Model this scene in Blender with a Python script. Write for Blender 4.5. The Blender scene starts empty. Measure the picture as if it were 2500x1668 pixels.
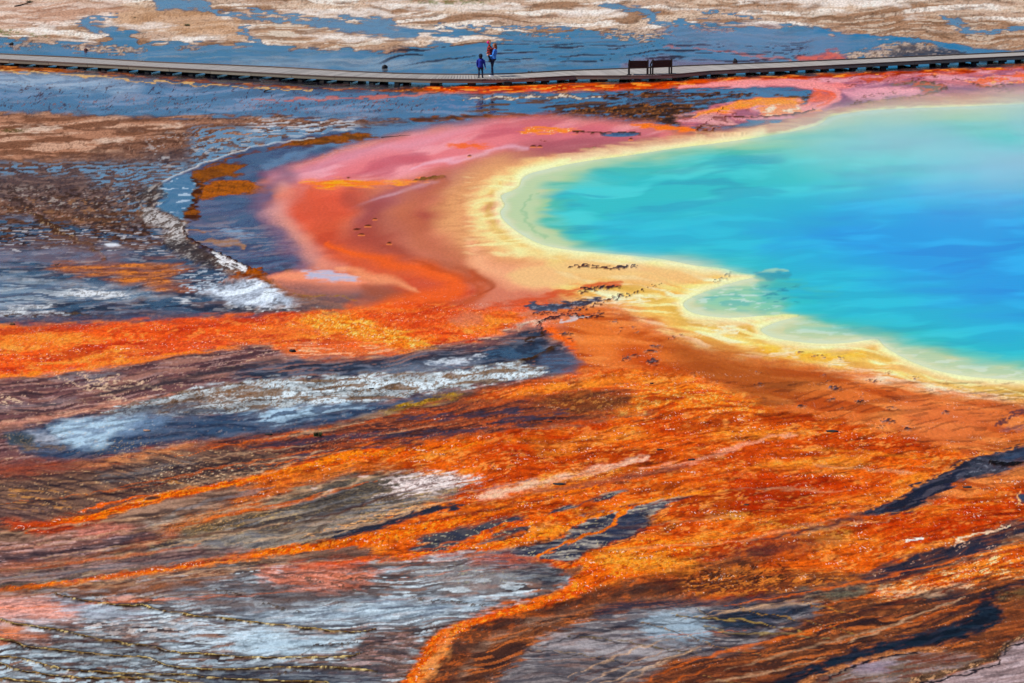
import bpy, bmesh, math, random
import numpy as np
from mathutils import Vector, Matrix

# ------------------------- camera, sky, sun, exposure -------------------------
scene = bpy.context.scene
C = scene.collection
cam_d = bpy.data.cameras.new('camera')
cam_d.lens = 200.0
cam_d.sensor_width = 36.0
cam_d.clip_start = 1.0
cam_d.clip_end = 12000.0
cam = bpy.data.objects.new('camera', cam_d)
C.objects.link(cam)
cam.location = (0, 0, 32.0)
cam.rotation_euler = (math.radians(90 - 8.85), 0, 0)
scene.camera = cam

SUN_EL, SUN_AZ = math.radians(52), math.radians(-104)      # azimuth from +Y (view direction), negative = left
world = bpy.data.worlds.new('World')
scene.world = world
world.use_nodes = True
wn, wl = world.node_tree.nodes, world.node_tree.links
wn.clear()
sky = wn.new('ShaderNodeTexSky')
sky.sky_type = 'NISHITA'
sky.sun_disc = False
sky.sun_elevation = SUN_EL
sky.sun_rotation = SUN_AZ
sky.altitude = 2200
sky.air_density = 1.0
sky.dust_density = 0.15
sky.ozone_density = 4.0
hsv = wn.new('ShaderNodeHueSaturation')
hsv.inputs['Saturation'].default_value = 1.9
bg = wn.new('ShaderNodeBackground')
bg.inputs['Strength'].default_value = 0.085
wo = wn.new('ShaderNodeOutputWorld')
wl.new(sky.outputs[0], hsv.inputs['Color'])
# thin broken cloud all over the dome
tc = wn.new('ShaderNodeTexCoord')
cm = wn.new('ShaderNodeMapping'); cm.inputs['Scale'].default_value = (1.0, 1.0, 2.6)
cn = wn.new('ShaderNodeTexNoise'); cn.inputs['Scale'].default_value = 11.0; cn.inputs['Detail'].default_value = 5.0; cn.inputs['Roughness'].default_value = 0.6
cr = wn.new('ShaderNodeMapRange'); cr.inputs['From Min'].default_value = 0.42; cr.inputs['From Max'].default_value = 0.74; cr.inputs['To Max'].default_value = 0.38
cx = wn.new('ShaderNodeMix'); cx.data_type = 'RGBA'; cx.inputs['B'].default_value = (9.0, 9.6, 10.2, 1)
wl.new(tc.outputs['Generated'], cm.inputs['Vector'])
wl.new(cm.outputs[0], cn.inputs['Vector'])
wl.new(cn.outputs['Fac'], cr.inputs['Value'])
wl.new(cr.outputs[0], cx.inputs['Factor'])
wl.new(hsv.outputs[0], cx.inputs['A'])
wl.new(cx.outputs['Result'], bg.inputs['Color'])
wl.new(bg.outputs[0], wo.inputs['Surface'])

sun_d = bpy.data.lights.new('sun', 'SUN')
sun_d.energy = 4.0
sun_d.angle = math.radians(0.55)
sun_d.color = (1.0, 0.95, 0.87)
sun = bpy.data.objects.new('sun', sun_d)
C.objects.link(sun)
_sd = Vector((math.sin(SUN_AZ) * math.cos(SUN_EL), math.cos(SUN_AZ) * math.cos(SUN_EL), math.sin(SUN_EL)))
sun.rotation_euler = (-_sd).to_track_quat('-Z', 'Y').to_euler()
sun.location = (-40, 200, 90)

vs = scene.view_settings
vs.view_transform = 'Standard'
vs.look = 'None'
vs.exposure = 0.2
vs.gamma = 1.0
vs.use_curve_mapping = False
scene.cycles.max_bounces = 6
scene.cycles.diffuse_bounces = 2
scene.cycles.glossy_bounces = 3
scene.cycles.volume_bounces = 1
scene.cycles.use_denoising = True
# ---------------------------------------------------------------------------
#  GROUND SURVEY: plan coordinates, noise tiles and a small layer painter
# ---------------------------------------------------------------------------
H_CAM, PITCH, FPX, CX, CY = 32.0, math.radians(8.85), 200.0 / 36.0 * 2500.0, 1250.0, 834.0

def plan(X, Y):
    """metres on the flat -> survey sheet coordinates"""
    zc = Y * math.cos(PITCH) + H_CAM * math.sin(PITCH)
    yc = Y * math.sin(PITCH) - H_CAM * math.cos(PITCH)
    return CX + FPX * X / zc, CY - FPX * yc / zc

def at(u, v, z=0.0):
    """survey sheet coordinates -> metres (point at height z above the flat)"""
    t = (CY - v) / FPX
    h = H_CAM - z
    Y = h * (math.cos(PITCH) + t * math.sin(PITCH)) / (math.sin(PITCH) - t * math.cos(PITCH))
    zc = Y * math.cos(PITCH) + h * math.sin(PITCH)
    return (u - CX) / FPX * zc, Y

_rs = np.random.RandomState(11)
TN = 1024
def _tile(beta, lo, hi, aniso=1.0):
    k = np.fft.fftfreq(TN) * TN
    r = np.sqrt(k[:, None] ** 2 + (k[None, :] * aniso) ** 2) + 1e-6
    amp = np.where((r >= lo) & (r <= hi), r ** (-beta), 0)
    f = np.fft.ifft2(np.fft.fft2(_rs.randn(TN, TN)) * amp).real
    return f
def _eq(f):
    o = f.ravel().argsort().argsort().reshape(f.shape)
    return (o / (f.size - 1.0)).astype(np.float32)
_cl = 0.25 + 1.5 * _eq(_tile(1.6, 3, 40))
TILE = {'f': _eq(_tile(2.15, 9, 150)),                    # soft cloud, about 16 features over the tile
        'r': _eq(-np.abs(_tile(2.1, 12, 110))),          # thin veins
        's': _eq(_tile(1.0, 7, 70) * _cl),               # clumped grains
        'b': _eq(_tile(3.0, 10, 60))}                    # smooth blobs

def nz(kind, u, v, L, S, ang=0.0, off=0):
    if kind == 's':
        L, S = L * 1.5, S * 1.9
    a = math.radians(ang)
    c, s = math.cos(a), -math.sin(a)
    p = (u * c + v * s) / L * 64.0 + off * 137.31
    q = (-u * s + v * c) / S * 64.0 + off * 71.77
    p0 = np.floor(p); q0 = np.floor(q)
    fp = (p - p0).astype(np.float32); fq = (q - q0).astype(np.float32)
    i0 = p0.astype(np.int64) % TN; j0 = q0.astype(np.int64) % TN
    i1 = (i0 + 1) % TN; j1 = (j0 + 1) % TN
    T = TILE[kind]
    return (T[i0, j0] * (1 - fp) + T[i1, j0] * fp) * (1 - fq) + (T[i0, j1] * (1 - fp) + T[i1, j1] * fp) * fq

def sstep(a, b, x):
    t = np.clip((x - a) / (b - a + 1e-9), 0, 1)
    return t * t * (3 - 2 * t)

def lin(c):
    c = np.asarray(c, np.float64) / 255.0
    return np.where(c <= 0.04045, c / 12.92, ((c + 0.055) / 1.055) ** 2.4).astype(np.float32)

def spline(pts, closed, n=4):
    P = np.array(pts, np.float64)
    N = len(P); out = []
    rng = range(N) if closed else range(N - 1)
    for i in rng:
        if closed:
            p0, p1, p2, p3 = P[i - 1], P[i], P[(i + 1) % N], P[(i + 2) % N]
        else:
            p0, p1, p2, p3 = P[max(i - 1, 0)], P[i], P[i + 1], P[min(i + 2, N - 1)]
        for k in range(n):
            t = k / n
            out.append(0.5 * ((2 * p1) + (-p0 + p2) * t + (2 * p0 - 5 * p1 + 4 * p2 - p3) * t * t + (-p0 + 3 * p1 - 3 * p2 + p3) * t ** 3))
    if not closed:
        out.append(P[-1])
    return np.array(out)

def poly_sd(P, u, v):
    d2 = np.full(u.shape, 1e12); ins = np.zeros(u.shape, bool)
    for k in range(len(P)):
        x0, y0 = P[k]; x1, y1 = P[(k + 1) % len(P)]
        dx, dy = x1 - x0, y1 - y0
        t = np.clip(((u - x0) * dx + (v - y0) * dy) / (dx * dx + dy * dy + 1e-9), 0, 1)
        np.minimum(d2, (u - x0 - t * dx) ** 2 + (v - y0 - t * dy) ** 2, out=d2)
        if y0 != y1:
            ins ^= ((y0 > v) != (y1 > v)) & (u < (x1 - x0) * (v - y0) / (y1 - y0) + x0)
    d = np.sqrt(d2)
    return np.where(ins, d, -d)

class Sheet:
    """colour (linear), wetness and relief of the ground, painted layer by layer"""
    def __init__(s, U, V):
        s.U = U.ravel().astype(np.float64); s.V = V.ravel().astype(np.float64)
        n = s.U.size
        s.C = np.zeros((n, 3), np.float32); s.W = np.zeros(n, np.float32); s.Z = np.zeros(n, np.float32); s.G = np.ones(n, np.float32)
        s.cnt = 0
        # streaks follow the lie of the land: bend the sheet a little before sampling
        s.FV = s.V + 16 * (nz('b', s.U, s.V, 380, 120, 4, 31) - 0.5) + 7 * (nz('b', s.U, s.V, 130, 46, 4, 37) - 0.5)
    def _sel(s, P, m):
        lo = P[:, :2].min(0) - m; hi = P[:, :2].max(0) + m
        return np.nonzero((s.U > lo[0]) & (s.U < hi[0]) & (s.V > lo[1]) & (s.V < hi[1]))[0]
    def _warp(s, i, warp, ang):
        u, v = s.U[i], s.V[i]
        if warp:
            amp, L, S = warp
            kd = 'b' if amp < 3.5 else 'f'
            u = u + amp * (L / S) ** 0.5 * (nz(kd, s.U[i], s.V[i], L, S, ang, s.cnt + 3) - 0.5) * 2
            v = v + amp * (nz(kd, s.U[i], s.V[i], L, S, ang, s.cnt + 9) - 0.5) * 2
        return u, v
    def _lay(s, i, a, col, wet, tex, ang, op, h, breakup):
        k = a > 0.003
        i = i[k]; a = a[k]
        if not len(i): return
        if breakup:                                       # (kind, L, S, lo, hi): patchy cover
            kd, L, S, lo, hi = breakup
            n = nz(kd, s.U[i], s.FV[i], L, S, ang, s.cnt)
            a = a * sstep(lo, hi, n * 0.6 + a * 0.4 if kd != 'r' else n)
        a = (a * op).astype(np.float32)
        if col is not None:
            c = np.tile(lin(col), (len(i), 1))
            for t, e in enumerate(tex or ()):
                col2, kd, L, S, lo, hi, st = e[:7]
                an = e[7] if len(e) > 7 else ang
                if kd == 'f': L, S = L * 1.15, S * 1.35
                n = sstep(lo, hi, nz(kd, s.U[i], s.FV[i], L, S, an, s.cnt * 1.7 + t * 5 + 1)) * st
                c = c * (1 - n[:, None]) + lin(col2) * n[:, None]
            s.C[i] = s.C[i] * (1 - a[:, None]) + c * a[:, None]
        if wet is not None:
            s.W[i] = s.W[i] * (1 - a) + wet * a
        if h:
            s.Z[i] += h * a
    def poly(s, pts, col=None, soft=6, wet=None, tex=None, ang=0, op=1.0, warp=(6, 60, 20), h=0, breakup=None, n=4):
        s.cnt += 1
        P = spline(pts, True, n)
        if soft >= 4 and P[:, 1].mean() > 700: soft = soft * 1.5
        i = s._sel(P, soft + (warp[0] * (warp[1] / warp[2]) ** 0.5 if warp else 0) + 2)
        u, v = s._warp(i, warp, ang)
        d2 = np.full(len(i), 1e12); ins = np.zeros(len(i), bool)
        for k in range(len(P)):
            x0, y0 = P[k]; x1, y1 = P[(k + 1) % len(P)]
            dx, dy = x1 - x0, y1 - y0
            L2 = dx * dx + dy * dy
            if L2 < 1e-9: continue
            t = np.clip(((u - x0) * dx + (v - y0) * dy) / L2, 0, 1)
            ex = u - x0 - t * dx; ey = v - y0 - t * dy
            np.minimum(d2, ex * ex + ey * ey, out=d2)
            if y0 != y1:
                c = (y0 > v) != (y1 > v)
                ins ^= c & (u < (x1 - x0) * (v - y0) / (y1 - y0) + x0)
        d = np.sqrt(d2); d[~ins] *= -1
        s._lay(i, sstep(-soft, soft, d), col, wet, tex, ang, op, h, breakup)
    def line(s, pts, w, col=None, soft=0.5, wet=None, tex=None, ang=0, op=1.0, warp=(4, 50, 16), h=0, breakup=None, n=4):
        """pts may carry a width factor as third value; soft is the feathered share of the half width"""
        s.cnt += 1
        pts = [tuple(p) + (1.0,) if len(p) == 2 else p for p in pts]
        P = spline(pts, False, n)
        i = s._sel(P, w * max(P[:, 2].max(), 1) + (warp[0] * (warp[1] / warp[2]) ** 0.5 if warp else 0) + 2)
        u, v = s._warp(i, warp, ang)
        best = np.full(len(i), 1e9)
        for k in range(len(P) - 1):
            x0, y0, w0 = P[k]; x1, y1, w1 = P[k + 1]
            dx, dy = x1 - x0, y1 - y0
            L2 = dx * dx + dy * dy
            if L2 < 1e-9: continue
            t = np.clip(((u - x0) * dx + (v - y0) * dy) / L2, 0, 1)
            ex = u - x0 - t * dx; ey = v - y0 - t * dy
            np.minimum(best, np.sqrt(ex * ex + ey * ey) / np.maximum(w * (w0 + (w1 - w0) * t), 0.3), out=best)
        s._lay(i, 1 - sstep(1 - soft, 1 + 0.15 * soft, best), col, wet, tex, ang, op, h, breakup)
    def smooth(s, pts, val, soft):
        """how much grain the surface shows: mats under clear water are smooth"""
        P = spline(pts, True, 3)
        i = s._sel(P, soft + 2)
        d = poly_sd(P, s.U[i], s.V[i])
        a = sstep(-soft, soft, d).astype(np.float32)
        s.G[i] = s.G[i] * (1 - a) + val * a
    def tint(s, rect, col, kind, L, S, lo, hi, st, ang=0, wet=None, h=0, edge=60):
        """texture only, faded towards the borders of a rectangle"""
        s.cnt += 1
        x0, y0, x1, y1 = rect
        i = np.nonzero((s.U > x0) & (s.U < x1) & (s.V > y0) & (s.V < y1))[0]
        u, v = s.U[i], s.V[i]
        m = np.minimum(np.minimum(u - x0, x1 - u) / edge, np.minimum(v - y0, y1 - v) / (edge * 0.5))
        n = (sstep(lo, hi, nz(kind, u, s.FV[i], L, S, ang, s.cnt)) * st * sstep(0, 1, m)).astype(np.float32)
        s.C[i] = s.C[i] * (1 - n[:, None]) + lin(col) * n[:, None]
        if wet is not None: s.W[i] = s.W[i] * (1 - n) + wet * n
        if h: s.Z[i] += h * n
SHORE = [(2900, 232), (2500, 252), (2400, 256), (2300, 260), (2200, 263), (2120, 268), (2060, 276), (2022, 284), (2010, 296), (1985, 307), (1930, 320), (1860, 332), (1762, 346), (1649, 360), (1537, 377), (1453, 388), (1382, 400), (1335, 411), (1293, 422), (1273, 436), (1267, 453), (1248, 464), (1223, 475), (1226, 490), (1231, 501), (1221, 515), (1226, 534), (1250, 557), (1284, 580), (1326, 599), (1396, 612), (1467, 618), (1593, 630), (1650, 640), (1700, 650), (1760, 655), (1815, 668),
         (1846, 673), (1810, 682), (1768, 694), (1711, 714), (1678, 730), (1667, 742), (1678, 758), (1711, 770), (1782, 777), (1860, 772), (1920, 768), (1950, 769), (1925, 776), (1893, 785), (1862, 799), (1858, 809), (1882, 823), (1938, 834), (2008, 840), (2079, 837), (2121, 830), (2143, 829), (2157, 844), (2177, 858), (2219, 881), (2275, 902), (2345, 917), (2430, 926), (2500, 930), (2900, 950)]
TEAL = [(2900, 258), (2500, 272), (2300, 280), (2150, 288), (2040, 304), (1960, 326), (1860, 343), (1700, 363), (1540, 388), (1450, 402), (1390, 420), (1345, 445), (1318, 475), (1308, 505), (1322, 540), (1350, 572), (1400, 600), (1467, 609), (1593, 617), (1677, 627), (1733, 634), (1776, 644), (1806, 656), (1850, 666), (1860, 690), (1800, 706), (1750, 722), (1730, 738), (1760, 752), (1850, 762), (1920, 764), (1962, 776), (2000, 785), (2065, 798), (2090, 808), (2121, 809), (2163, 820), (2205, 833), (2289, 856), (2345, 864), (2402, 877), (2458, 885), (2500, 894), (2900, 910)]
def paint(S):
    P, Ln, T = S.poly, S.line, S.tint
    BIG = -900, 3400
    # ---------------- base: dry sinter flat ----------------
    P([(-4000, -900), (6500, -900), (6500, 4000), (-4000, 4000)], (128, 98, 84), 5, 0.15, warp=None,
      tex=[((170, 135, 112), 'f', 220, 30, .4, .7, .8), ((95, 75, 65), 'f', 160, 22, .55, .8, .7)])
    # ================= A. FAR FLAT (behind the boardwalk) =================
    P([(-900, -600), (3400, -600), (3400, 135), (2500, 132), (1250, 125), (0, 110), (-900, 105)], (184, 158, 138), 6, 0.0, ang=2,
      tex=[((206, 184, 162), 'f', 260, 18, .3, .75, .8), ((150, 118, 94), 'f', 220, 15, .5, .85, .9), ((228, 220, 208), 'f', 200, 12, .70, .86, .8),
           ((110, 88, 74), 'f', 90, 8, .80, .95, .6), ((170, 125, 95), 's', 9, 3.5, .4, .9, .35), ((96, 78, 66), 's', 7, 3, .78, .95, .5)])
    # left pinkish sheet, right brown sheet
    P([(-200, 0), (200, 0), (330, 20), (260, 50), (120, 60), (-200, 70)], (196, 156, 134), 14, 0, op=.6, ang=2, tex=[((225, 205, 190), 'f', 120, 9, .5, .7, .8), ((150, 105, 84), 'f', 110, 8, .6, .8, .8)])
    P([(300, 22), (460, 25), (560, 45), (600, 70), (560, 90), (430, 80), (330, 70), (280, 50)], (178, 140, 108), 10, 0, ang=2, op=.85, tex=[((196, 160, 130), 'f', 90, 8, .45, .6, .8), ((120, 95, 78), 's', 7, 3, .7, .95, .5)])
    P([(630, 60), (760, 55), (900, 65), (1000, 95), (930, 118), (780, 116), (660, 105), (620, 85)], (172, 138, 112), 10, 0, ang=1, op=.85, tex=[((140, 112, 92), 'f', 110, 9, .5, .7, .9), ((205, 190, 172), 'f', 130, 8, .65, .75, .9)])
    P([(1960, 35), (2150, 28), (2350, 40), (2500, 60), (2700, 62), (2700, 130), (2400, 118), (2230, 98), (2100, 90), (2020, 78), (1970, 60)], (166, 130, 104), 12, 0, ang=1, op=.8,
      tex=[((128, 96, 74), 'f', 150, 11, .5, .7, .9), ((196, 176, 156), 'f', 110, 6, .68, .78, .85), ((90, 74, 64), 's', 8, 3, .72, .92, .6)])
    for a in ([(720, 88), (800, 80), (930, 92), (1010, 90), (960, 98), (840, 100)], [(900, 72), (1000, 66), (1100, 80), (1230, 94), (1190, 99), (1050, 92), (960, 86)], [(225, 60), (330, 58), (430, 62), (400, 68), (300, 70)],
              [(900, 8), (1050, 4), (1200, 12), (1300, 18), (1200, 24), (1000, 20)], [(1370, 30), (1480, 22), (1520, 36), (1430, 44)], [(1840, 2), (2080, -4), (2230, 12), (2080, 16), (1900, 8)], [(2190, 40), (2260, 42), (2250, 48)], [(2380, 20), (2460, 18), (2470, 24)],
              [(150, 98), (230, 100), (225, 106), (160, 105)], [(60, 70), (130, 68), (150, 82), (80, 84)], [(1720, 58), (1850, 52), (1900, 58), (1780, 64)], [(380, 95), (480, 90), (560, 96), (470, 101)], [(700, 30), (900, 22), (960, 34), (830, 40)]):
        P(a, (226, 216, 206), 6, 0, warp=(5, 60, 12), ang=1, op=.7, tex=[((190, 170, 150), 's', 12, 4, .5, .95, .6)])
    for a in ([(-20, 74), (30, 76), (46, 84), (0, 82)], [(60, 84), (110, 86), (100, 90)], [(990, 5), (1060, 3), (1130, 4), (1200, 7), (1100, 9)], [(1140, 2), (1180, 3), (1170, 8)]):
        P(a, (104, 112, 64), 3, 0, warp=(5, 24, 6), op=.8, breakup=('s', 14, 6, .3, .7))
    # tiny grey-blue runnels on the far flat
    run = dict(col=(92, 92, 100), soft=.6, wet=.9, warp=(5, 40, 9))
    Ln([(390, 2, 2.2), (480, 14, 1.3), (520, 30), (600, 42), (680, 50), (760, 56, 1.5), (840, 66, 2), (930, 76, 2.6), (1010, 84, 2.2)], 7, **run)
    Ln([(400, 12, 3), (500, 12, 2.2)], 6, **run)
    Ln([(600, 20), (640, 28), (680, 36, 1.4), (760, 46), (840, 56)], 5, **run)
    Ln([(600, 62), (592, 78, 1.6), (610, 90), (632, 102, 1.6)], 6, **run)
    Ln([(280, 40, .8), (230, 46), (200, 56, 1.8), (230, 68, 2), (290, 80, 2.4), (300, 96, 3)], 6, **run)
    Ln([(830, 42), (920, 50, 1.6), (960, 56, 2), (900, 62, 2), (840, 68)], 6, **run)
    Ln([(1060, 62, .8), (1180, 66), (1330, 68), (1430, 70)], 4, **run)
    Ln([(1470, 12), (1540, 22, 1.6), (1600, 36, 1.8), (1580, 50), (1640, 60, 1.6)], 6, **run)
    Ln([(2300, 42), (2340, 56, 2.2), (2350, 72, 1.8), (2400, 80), (2500, 66)], 6, **run)
    Ln([(1700, 26), (1780, 34), (1850, 46, 1.4)], 4, **run)
    # ----- the wide shallow sheet on both sides of the boardwalk -----
    P([(-900, 92), (0, 96), (60, 95), (130, 105), (205, 109), (250, 103), (268, 92), (258, 78), (300, 78), (335, 88), (345, 104), (440, 102), (560, 110), (660, 107), (720, 118), (850, 122), (960, 127), (1040, 112), (1100, 106), (1200, 103),
       (1240, 97), (1120, 88), (1000, 84), (1010, 70), (1100, 74), (1300, 80), (1450, 77), (1600, 77), (1640, 62), (1660, 50), (1750, 54), (1850, 66), (1960, 62), (1990, 70), (2060, 88), (2200, 96), (2280, 108), (2360, 124), (2500, 130), (3400, 140),
       (3400, 330), (-900, 300)], (44, 42, 50), 3, 0.95, warp=(8, 70, 12), ang=1,
      tex=[((96, 92, 98), 'f', 300, 18, .5, .9, .7), ((30, 30, 40), 'f', 200, 12, .6, .85, .8), ((120, 92, 86), 'f', 120, 5, .82, .92, .5)])
    # dry-ish veils and crust flecks in the sheet
    for a, o in (([(160, 118), (250, 112), (330, 116), (300, 124), (200, 124)], 1), ([(235, 122), (330, 118), (360, 128), (260, 132)], .8), ([(1460, 78), (1560, 70), (1640, 78), (1620, 88), (1500, 84)], .9), ([(1470, 90), (1600, 88), (1610, 96), (1550, 98)], 1),
                 ([(1680, 62), (1760, 66), (1800, 78), (1720, 76)], 1), ([(440, 112), (500, 112), (480, 122), (430, 120)], .7), ([(1250, 82), (1340, 84), (1420, 92), (1330, 90)], .8), ([(2110, 128), (2200, 102), (2290, 116), (2260, 128), (2180, 136), (2100, 140)], .9), ([(2040, 132), (2100, 126), (2180, 136), (2120, 142), (2050, 138)], 1), ([(20, 108), (100, 106), (90, 116), (10, 118)], .7)):
        P(a, (186, 164, 146), 3, 0.1, warp=(7, 30, 6), op=o, tex=[((120, 98, 84), 's', 10, 4, .5, .8, .8)], breakup=('f', 40, 6, .35, .6))
    # dark wet gravel on the right side
    P([(2180, 118), (2300, 112), (2420, 122), (2500, 132), (2600, 138), (2350, 150), (2200, 148)], (88, 76, 68), 8, .45, tex=[((170, 150, 134), 's', 12, 4, .7, .9, .8), ((50, 48, 58), 'f', 60, 6, .5, .7, .8)], op=.85)
    Ln([(1985, 70), (2050, 84), (2150, 92), (2260, 100), (2320, 112), (2400, 128), (2520, 128)], 7, (54, 62, 84), .5, .98)
    # mauve and orange tint beyond the benches
    P([(1520, 150), (1600, 138), (1720, 146), (1850, 150), (1900, 166), (1700, 172), (1540, 170)], (146, 92, 96), 12, .75, op=.6)
    P([(1640, 70), (1900, 66), (2060, 90), (2150, 104), (2100, 122), (1950, 136), (1760, 130), (1640, 110)], (128, 110, 124), 20, .85, op=.6, tex=[((96, 86, 100), 'f', 140, 5, .5, .8, .8)])
    Ln([(1620, 114, .6), (1700, 118), (1780, 128, 1.2), (1860, 138, 1.2), (1930, 146, 1.6)], 3.0, (190, 116, 100), .8, .5, op=.7)
    P([(1940, 142), (1990, 134), (2020, 126), (2050, 120), (2030, 132), (2080, 146), (2010, 152), (1950, 150)], (214, 104, 74), 6, .4, op=.85, tex=[((150, 90, 96), 'f', 40, 6, .5, .7, .7)])
    # paler long veils left of the people
    for a in ([(560, 150), (700, 140), (900, 144), (1060, 160), (960, 172), (760, 166), (620, 164)], [(880, 150), (1000, 146), (1120, 150), (1300, 158), (1180, 164), (1000, 160)], [(1280, 150), (1360, 154), (1350, 160), (1270, 160)]):
        P(a, (150, 156, 158), 9, .75, op=.55, ang=2, tex=[((96, 104, 116), 'f', 120, 5, .5, .7, .7)])
    T((900, 90, 2000, 172), (50, 42, 48), 'f', 220, 6, .74, .88, .8, 3, .35)
    T((300, 110, 1000, 172), (150, 156, 160), 'f', 240, 8, .70, .9, .5, 2, .6)
    # ================= B. SHEET BETWEEN BOARDWALK AND CRUST =================
    P([(-300, 168), (200, 185), (500, 205), (760, 220), (1020, 228), (1300, 225), (1330, 282), (1000, 300), (760, 330), (640, 345), (600, 290), (400, 282), (200, 275), (-300, 276)], (72, 62, 72), 6, .92, warp=(6, 60, 12), ang=3,
      tex=[((136, 124, 130), 'f', 260, 16, .4, .75, .85), ((66, 64, 80), 'f', 150, 10, .62, .85, .75), ((62, 52, 62), 'r', 70, 22, .86, .97, .8, 24)])
    P([(-200, 172), (150, 182), (300, 200), (330, 225), (100, 215), (-200, 210)], (176, 184, 190), 20, .8, op=.85, tex=[((110, 115, 130), 'f', 120, 8, .5, .75, .6)])
    T((-200, 180, 1100, 292), (74, 62, 70), 'r', 80, 30, .90, .98, .85, 26, .3)
    T((0, 225, 640, 282), (150, 104, 92), 'r', 60, 22, .92, .985, .8, 28, .3)
    T((560, 218, 1300, 290), (156, 96, 78), 'r', 70, 16, .88, .97, .75, 18, .4)
    # orange brown bank under and before the boardwalk
    P([(-900, 150), (0, 160), (180, 172), (400, 190), (600, 204), (840, 216), (1100, 214), (1240, 208), (1400, 206), (1560, 202), (1760, 192), (2000, 182), (2250, 172), (2500, 160), (3400, 130),
       (3400, 165), (2500, 182), (2350, 186), (2150, 194), (1950, 206), (1800, 212), (1650, 218), (1500, 222), (1300, 227), (1100, 228), (950, 224), (800, 219), (640, 212), (520, 204), (300, 186), (120, 176), (-900, 168)],
      (150, 84, 40), 4, .12, warp=(4, 60, 10), ang=0, tex=[((96, 58, 38), 'f', 110, 7, .5, .75, .9), ((205, 130, 70), 'f', 60, 4, .74, .86, .8), ((70, 40, 28), 's', 14, 5, .72, .92, .55)])
    P([(1040, 214), (1240, 208), (1480, 204), (1680, 197), (1860, 190), (2100, 180), (2360, 170), (2540, 164), (2540, 176), (2300, 186), (2050, 198), (1800, 210), (1560, 219), (1300, 226), (1100, 226)], (206, 84, 22), 4, .1, warp=(3, 50, 8), ang=2,
      tex=[((150, 52, 20), 'f', 90, 7, .45, .7, .85), ((246, 150, 60), 'f', 70, 4, .78, .88, .85)])
    Ln([(-100, 168, .9), (200, 186), (460, 206), (640, 216), (760, 220, .7)], 3.0, (196, 160, 110), .6, .2, breakup=('f', 50, 8, .3, .55))
    Ln([(620, 246, .7), (760, 242), (900, 238), (1010, 230), (1120, 226)], 3.4, (204, 118, 96), .7, .3, op=.75)
    # dark olive weed in the strip behind the pool
    P([(1240, 232), (1480, 228), (1700, 214), (1900, 212), (1985, 228), (1960, 252), (1900, 258), (1760, 246), (1700, 270), (1690, 300), (1640, 310), (1500, 296), (1340, 282), (1220, 280), (1160, 262)], (60, 56, 66), 5, .97, warp=(6, 50, 9), ang=3,
      tex=[((84, 82, 96), 'f', 160, 12, .4, .8, .7)])
    P([(1080, 230), (1500, 226), (1700, 222), (1700, 250), (1400, 274), (1150, 280), (1060, 262)], None, 14, 1.0)
    T((1120, 222, 1960, 300), (112, 78, 44), 'f', 150, 8, .72, .84, .85, 4, .25)
    T((1300, 232, 1800, 312), (72, 54, 42), 'f', 110, 7, .56, .72, .95, 7, .3)
    for a in ([(1440, 234), (1560, 228), (1720, 226), (1840, 230), (1830, 236), (1700, 236), (1560, 240), (1470, 240)], [(1900, 238), (1960, 232), (1975, 244), (1930, 250)], [(1330, 272), (1440, 262), (1560, 256), (1660, 252), (1700, 262), (1640, 282), (1520, 282), (1420, 280)], [(1480, 284), (1600, 280), (1700, 288), (1760, 306), (1720, 314), (1620, 306), (1540, 298)]):
        P(a, (98, 66, 38), 4, .2, warp=(7, 40, 6), tex=[((58, 44, 34), 'f', 70, 6, .4, .6, .9), ((160, 104, 54), 's', 14, 4, .75, .95, .7)], breakup=('f', 60, 7, .3, .5), ang=4)
    Ln([(1130, 243, .4), (1220, 238, 1), (1300, 238, 1.4), (1400, 236, 1), (1460, 242, .5)], 5, (206, 190, 168), .6, .25, breakup=('f', 60, 6, .4, .6), tex=[((120, 88, 60), 's', 16, 4, .45, .7, .9)])
    # brown spit at the pool side
    P([(1000, 290), (1100, 283), (1200, 280), (1330, 280), (1420, 284), (1480, 292), (1330, 292), (1200, 290), (1090, 294), (1020, 298)], (92, 60, 36), 3, .2, warp=(3, 30, 6), tex=[((140, 84, 36), 'f', 60, 6, .5, .7, .8)])
    P([(1330, 284), (1460, 288), (1560, 300), (1480, 304), (1380, 296)], (86, 72, 66), 5, .5, op=.9)
    # ================= C. LEFT CRUST =================
    P([(-900, 276), (20, 278), (100, 276), (180, 282), (300, 290), (420, 288), (520, 284), (600, 286), (680, 282), (760, 292), (860, 292), (980, 296), (900, 308), (780, 328), (640, 350), (580, 368), (500, 400), (440, 424), (390, 448), (396, 470), (380, 500), (376, 512), (440, 540), (450, 580), (520, 620), (640, 680), (600, 700), (300, 690), (-900, 700)],
      (134, 98, 80), 4, .1, warp=(6, 50, 10), ang=3,
      tex=[((160, 120, 98), 'f', 260, 18, .5, .8, .9), ((92, 66, 54), 'f', 120, 8, .55, .75, .8), ((74, 54, 46), 's', 11, 4, .72, .92, .55), ((186, 150, 128), 's', 10, 4, .82, .96, .5)])
    P([(-300, 282), (200, 284), (420, 296), (560, 300), (420, 320), (330, 340), (240, 352), (300, 372), (160, 388), (0, 400), (-300, 400)], (168, 124, 100), 14, .03, ang=3, tex=[((194, 156, 132), 'f', 220, 12, .55, .75, .8), ((124, 88, 70), 'f', 200, 11, .5, .7, .9), ((96, 70, 58), 's', 10, 4, .75, .95, .5)])
    Ln([(0, 300, .6), (60, 302), (180, 314), (330, 318), (480, 316), (620, 306, .6)], 5, (108, 78, 64), .9, .1, op=.8)
    Ln([(-50, 398), (100, 388), (240, 366), (330, 350), (440, 344), (560, 336)], 7, (104, 76, 62), .9, .15, op=.8, breakup=('f', 60, 8, .25, .5))
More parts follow.
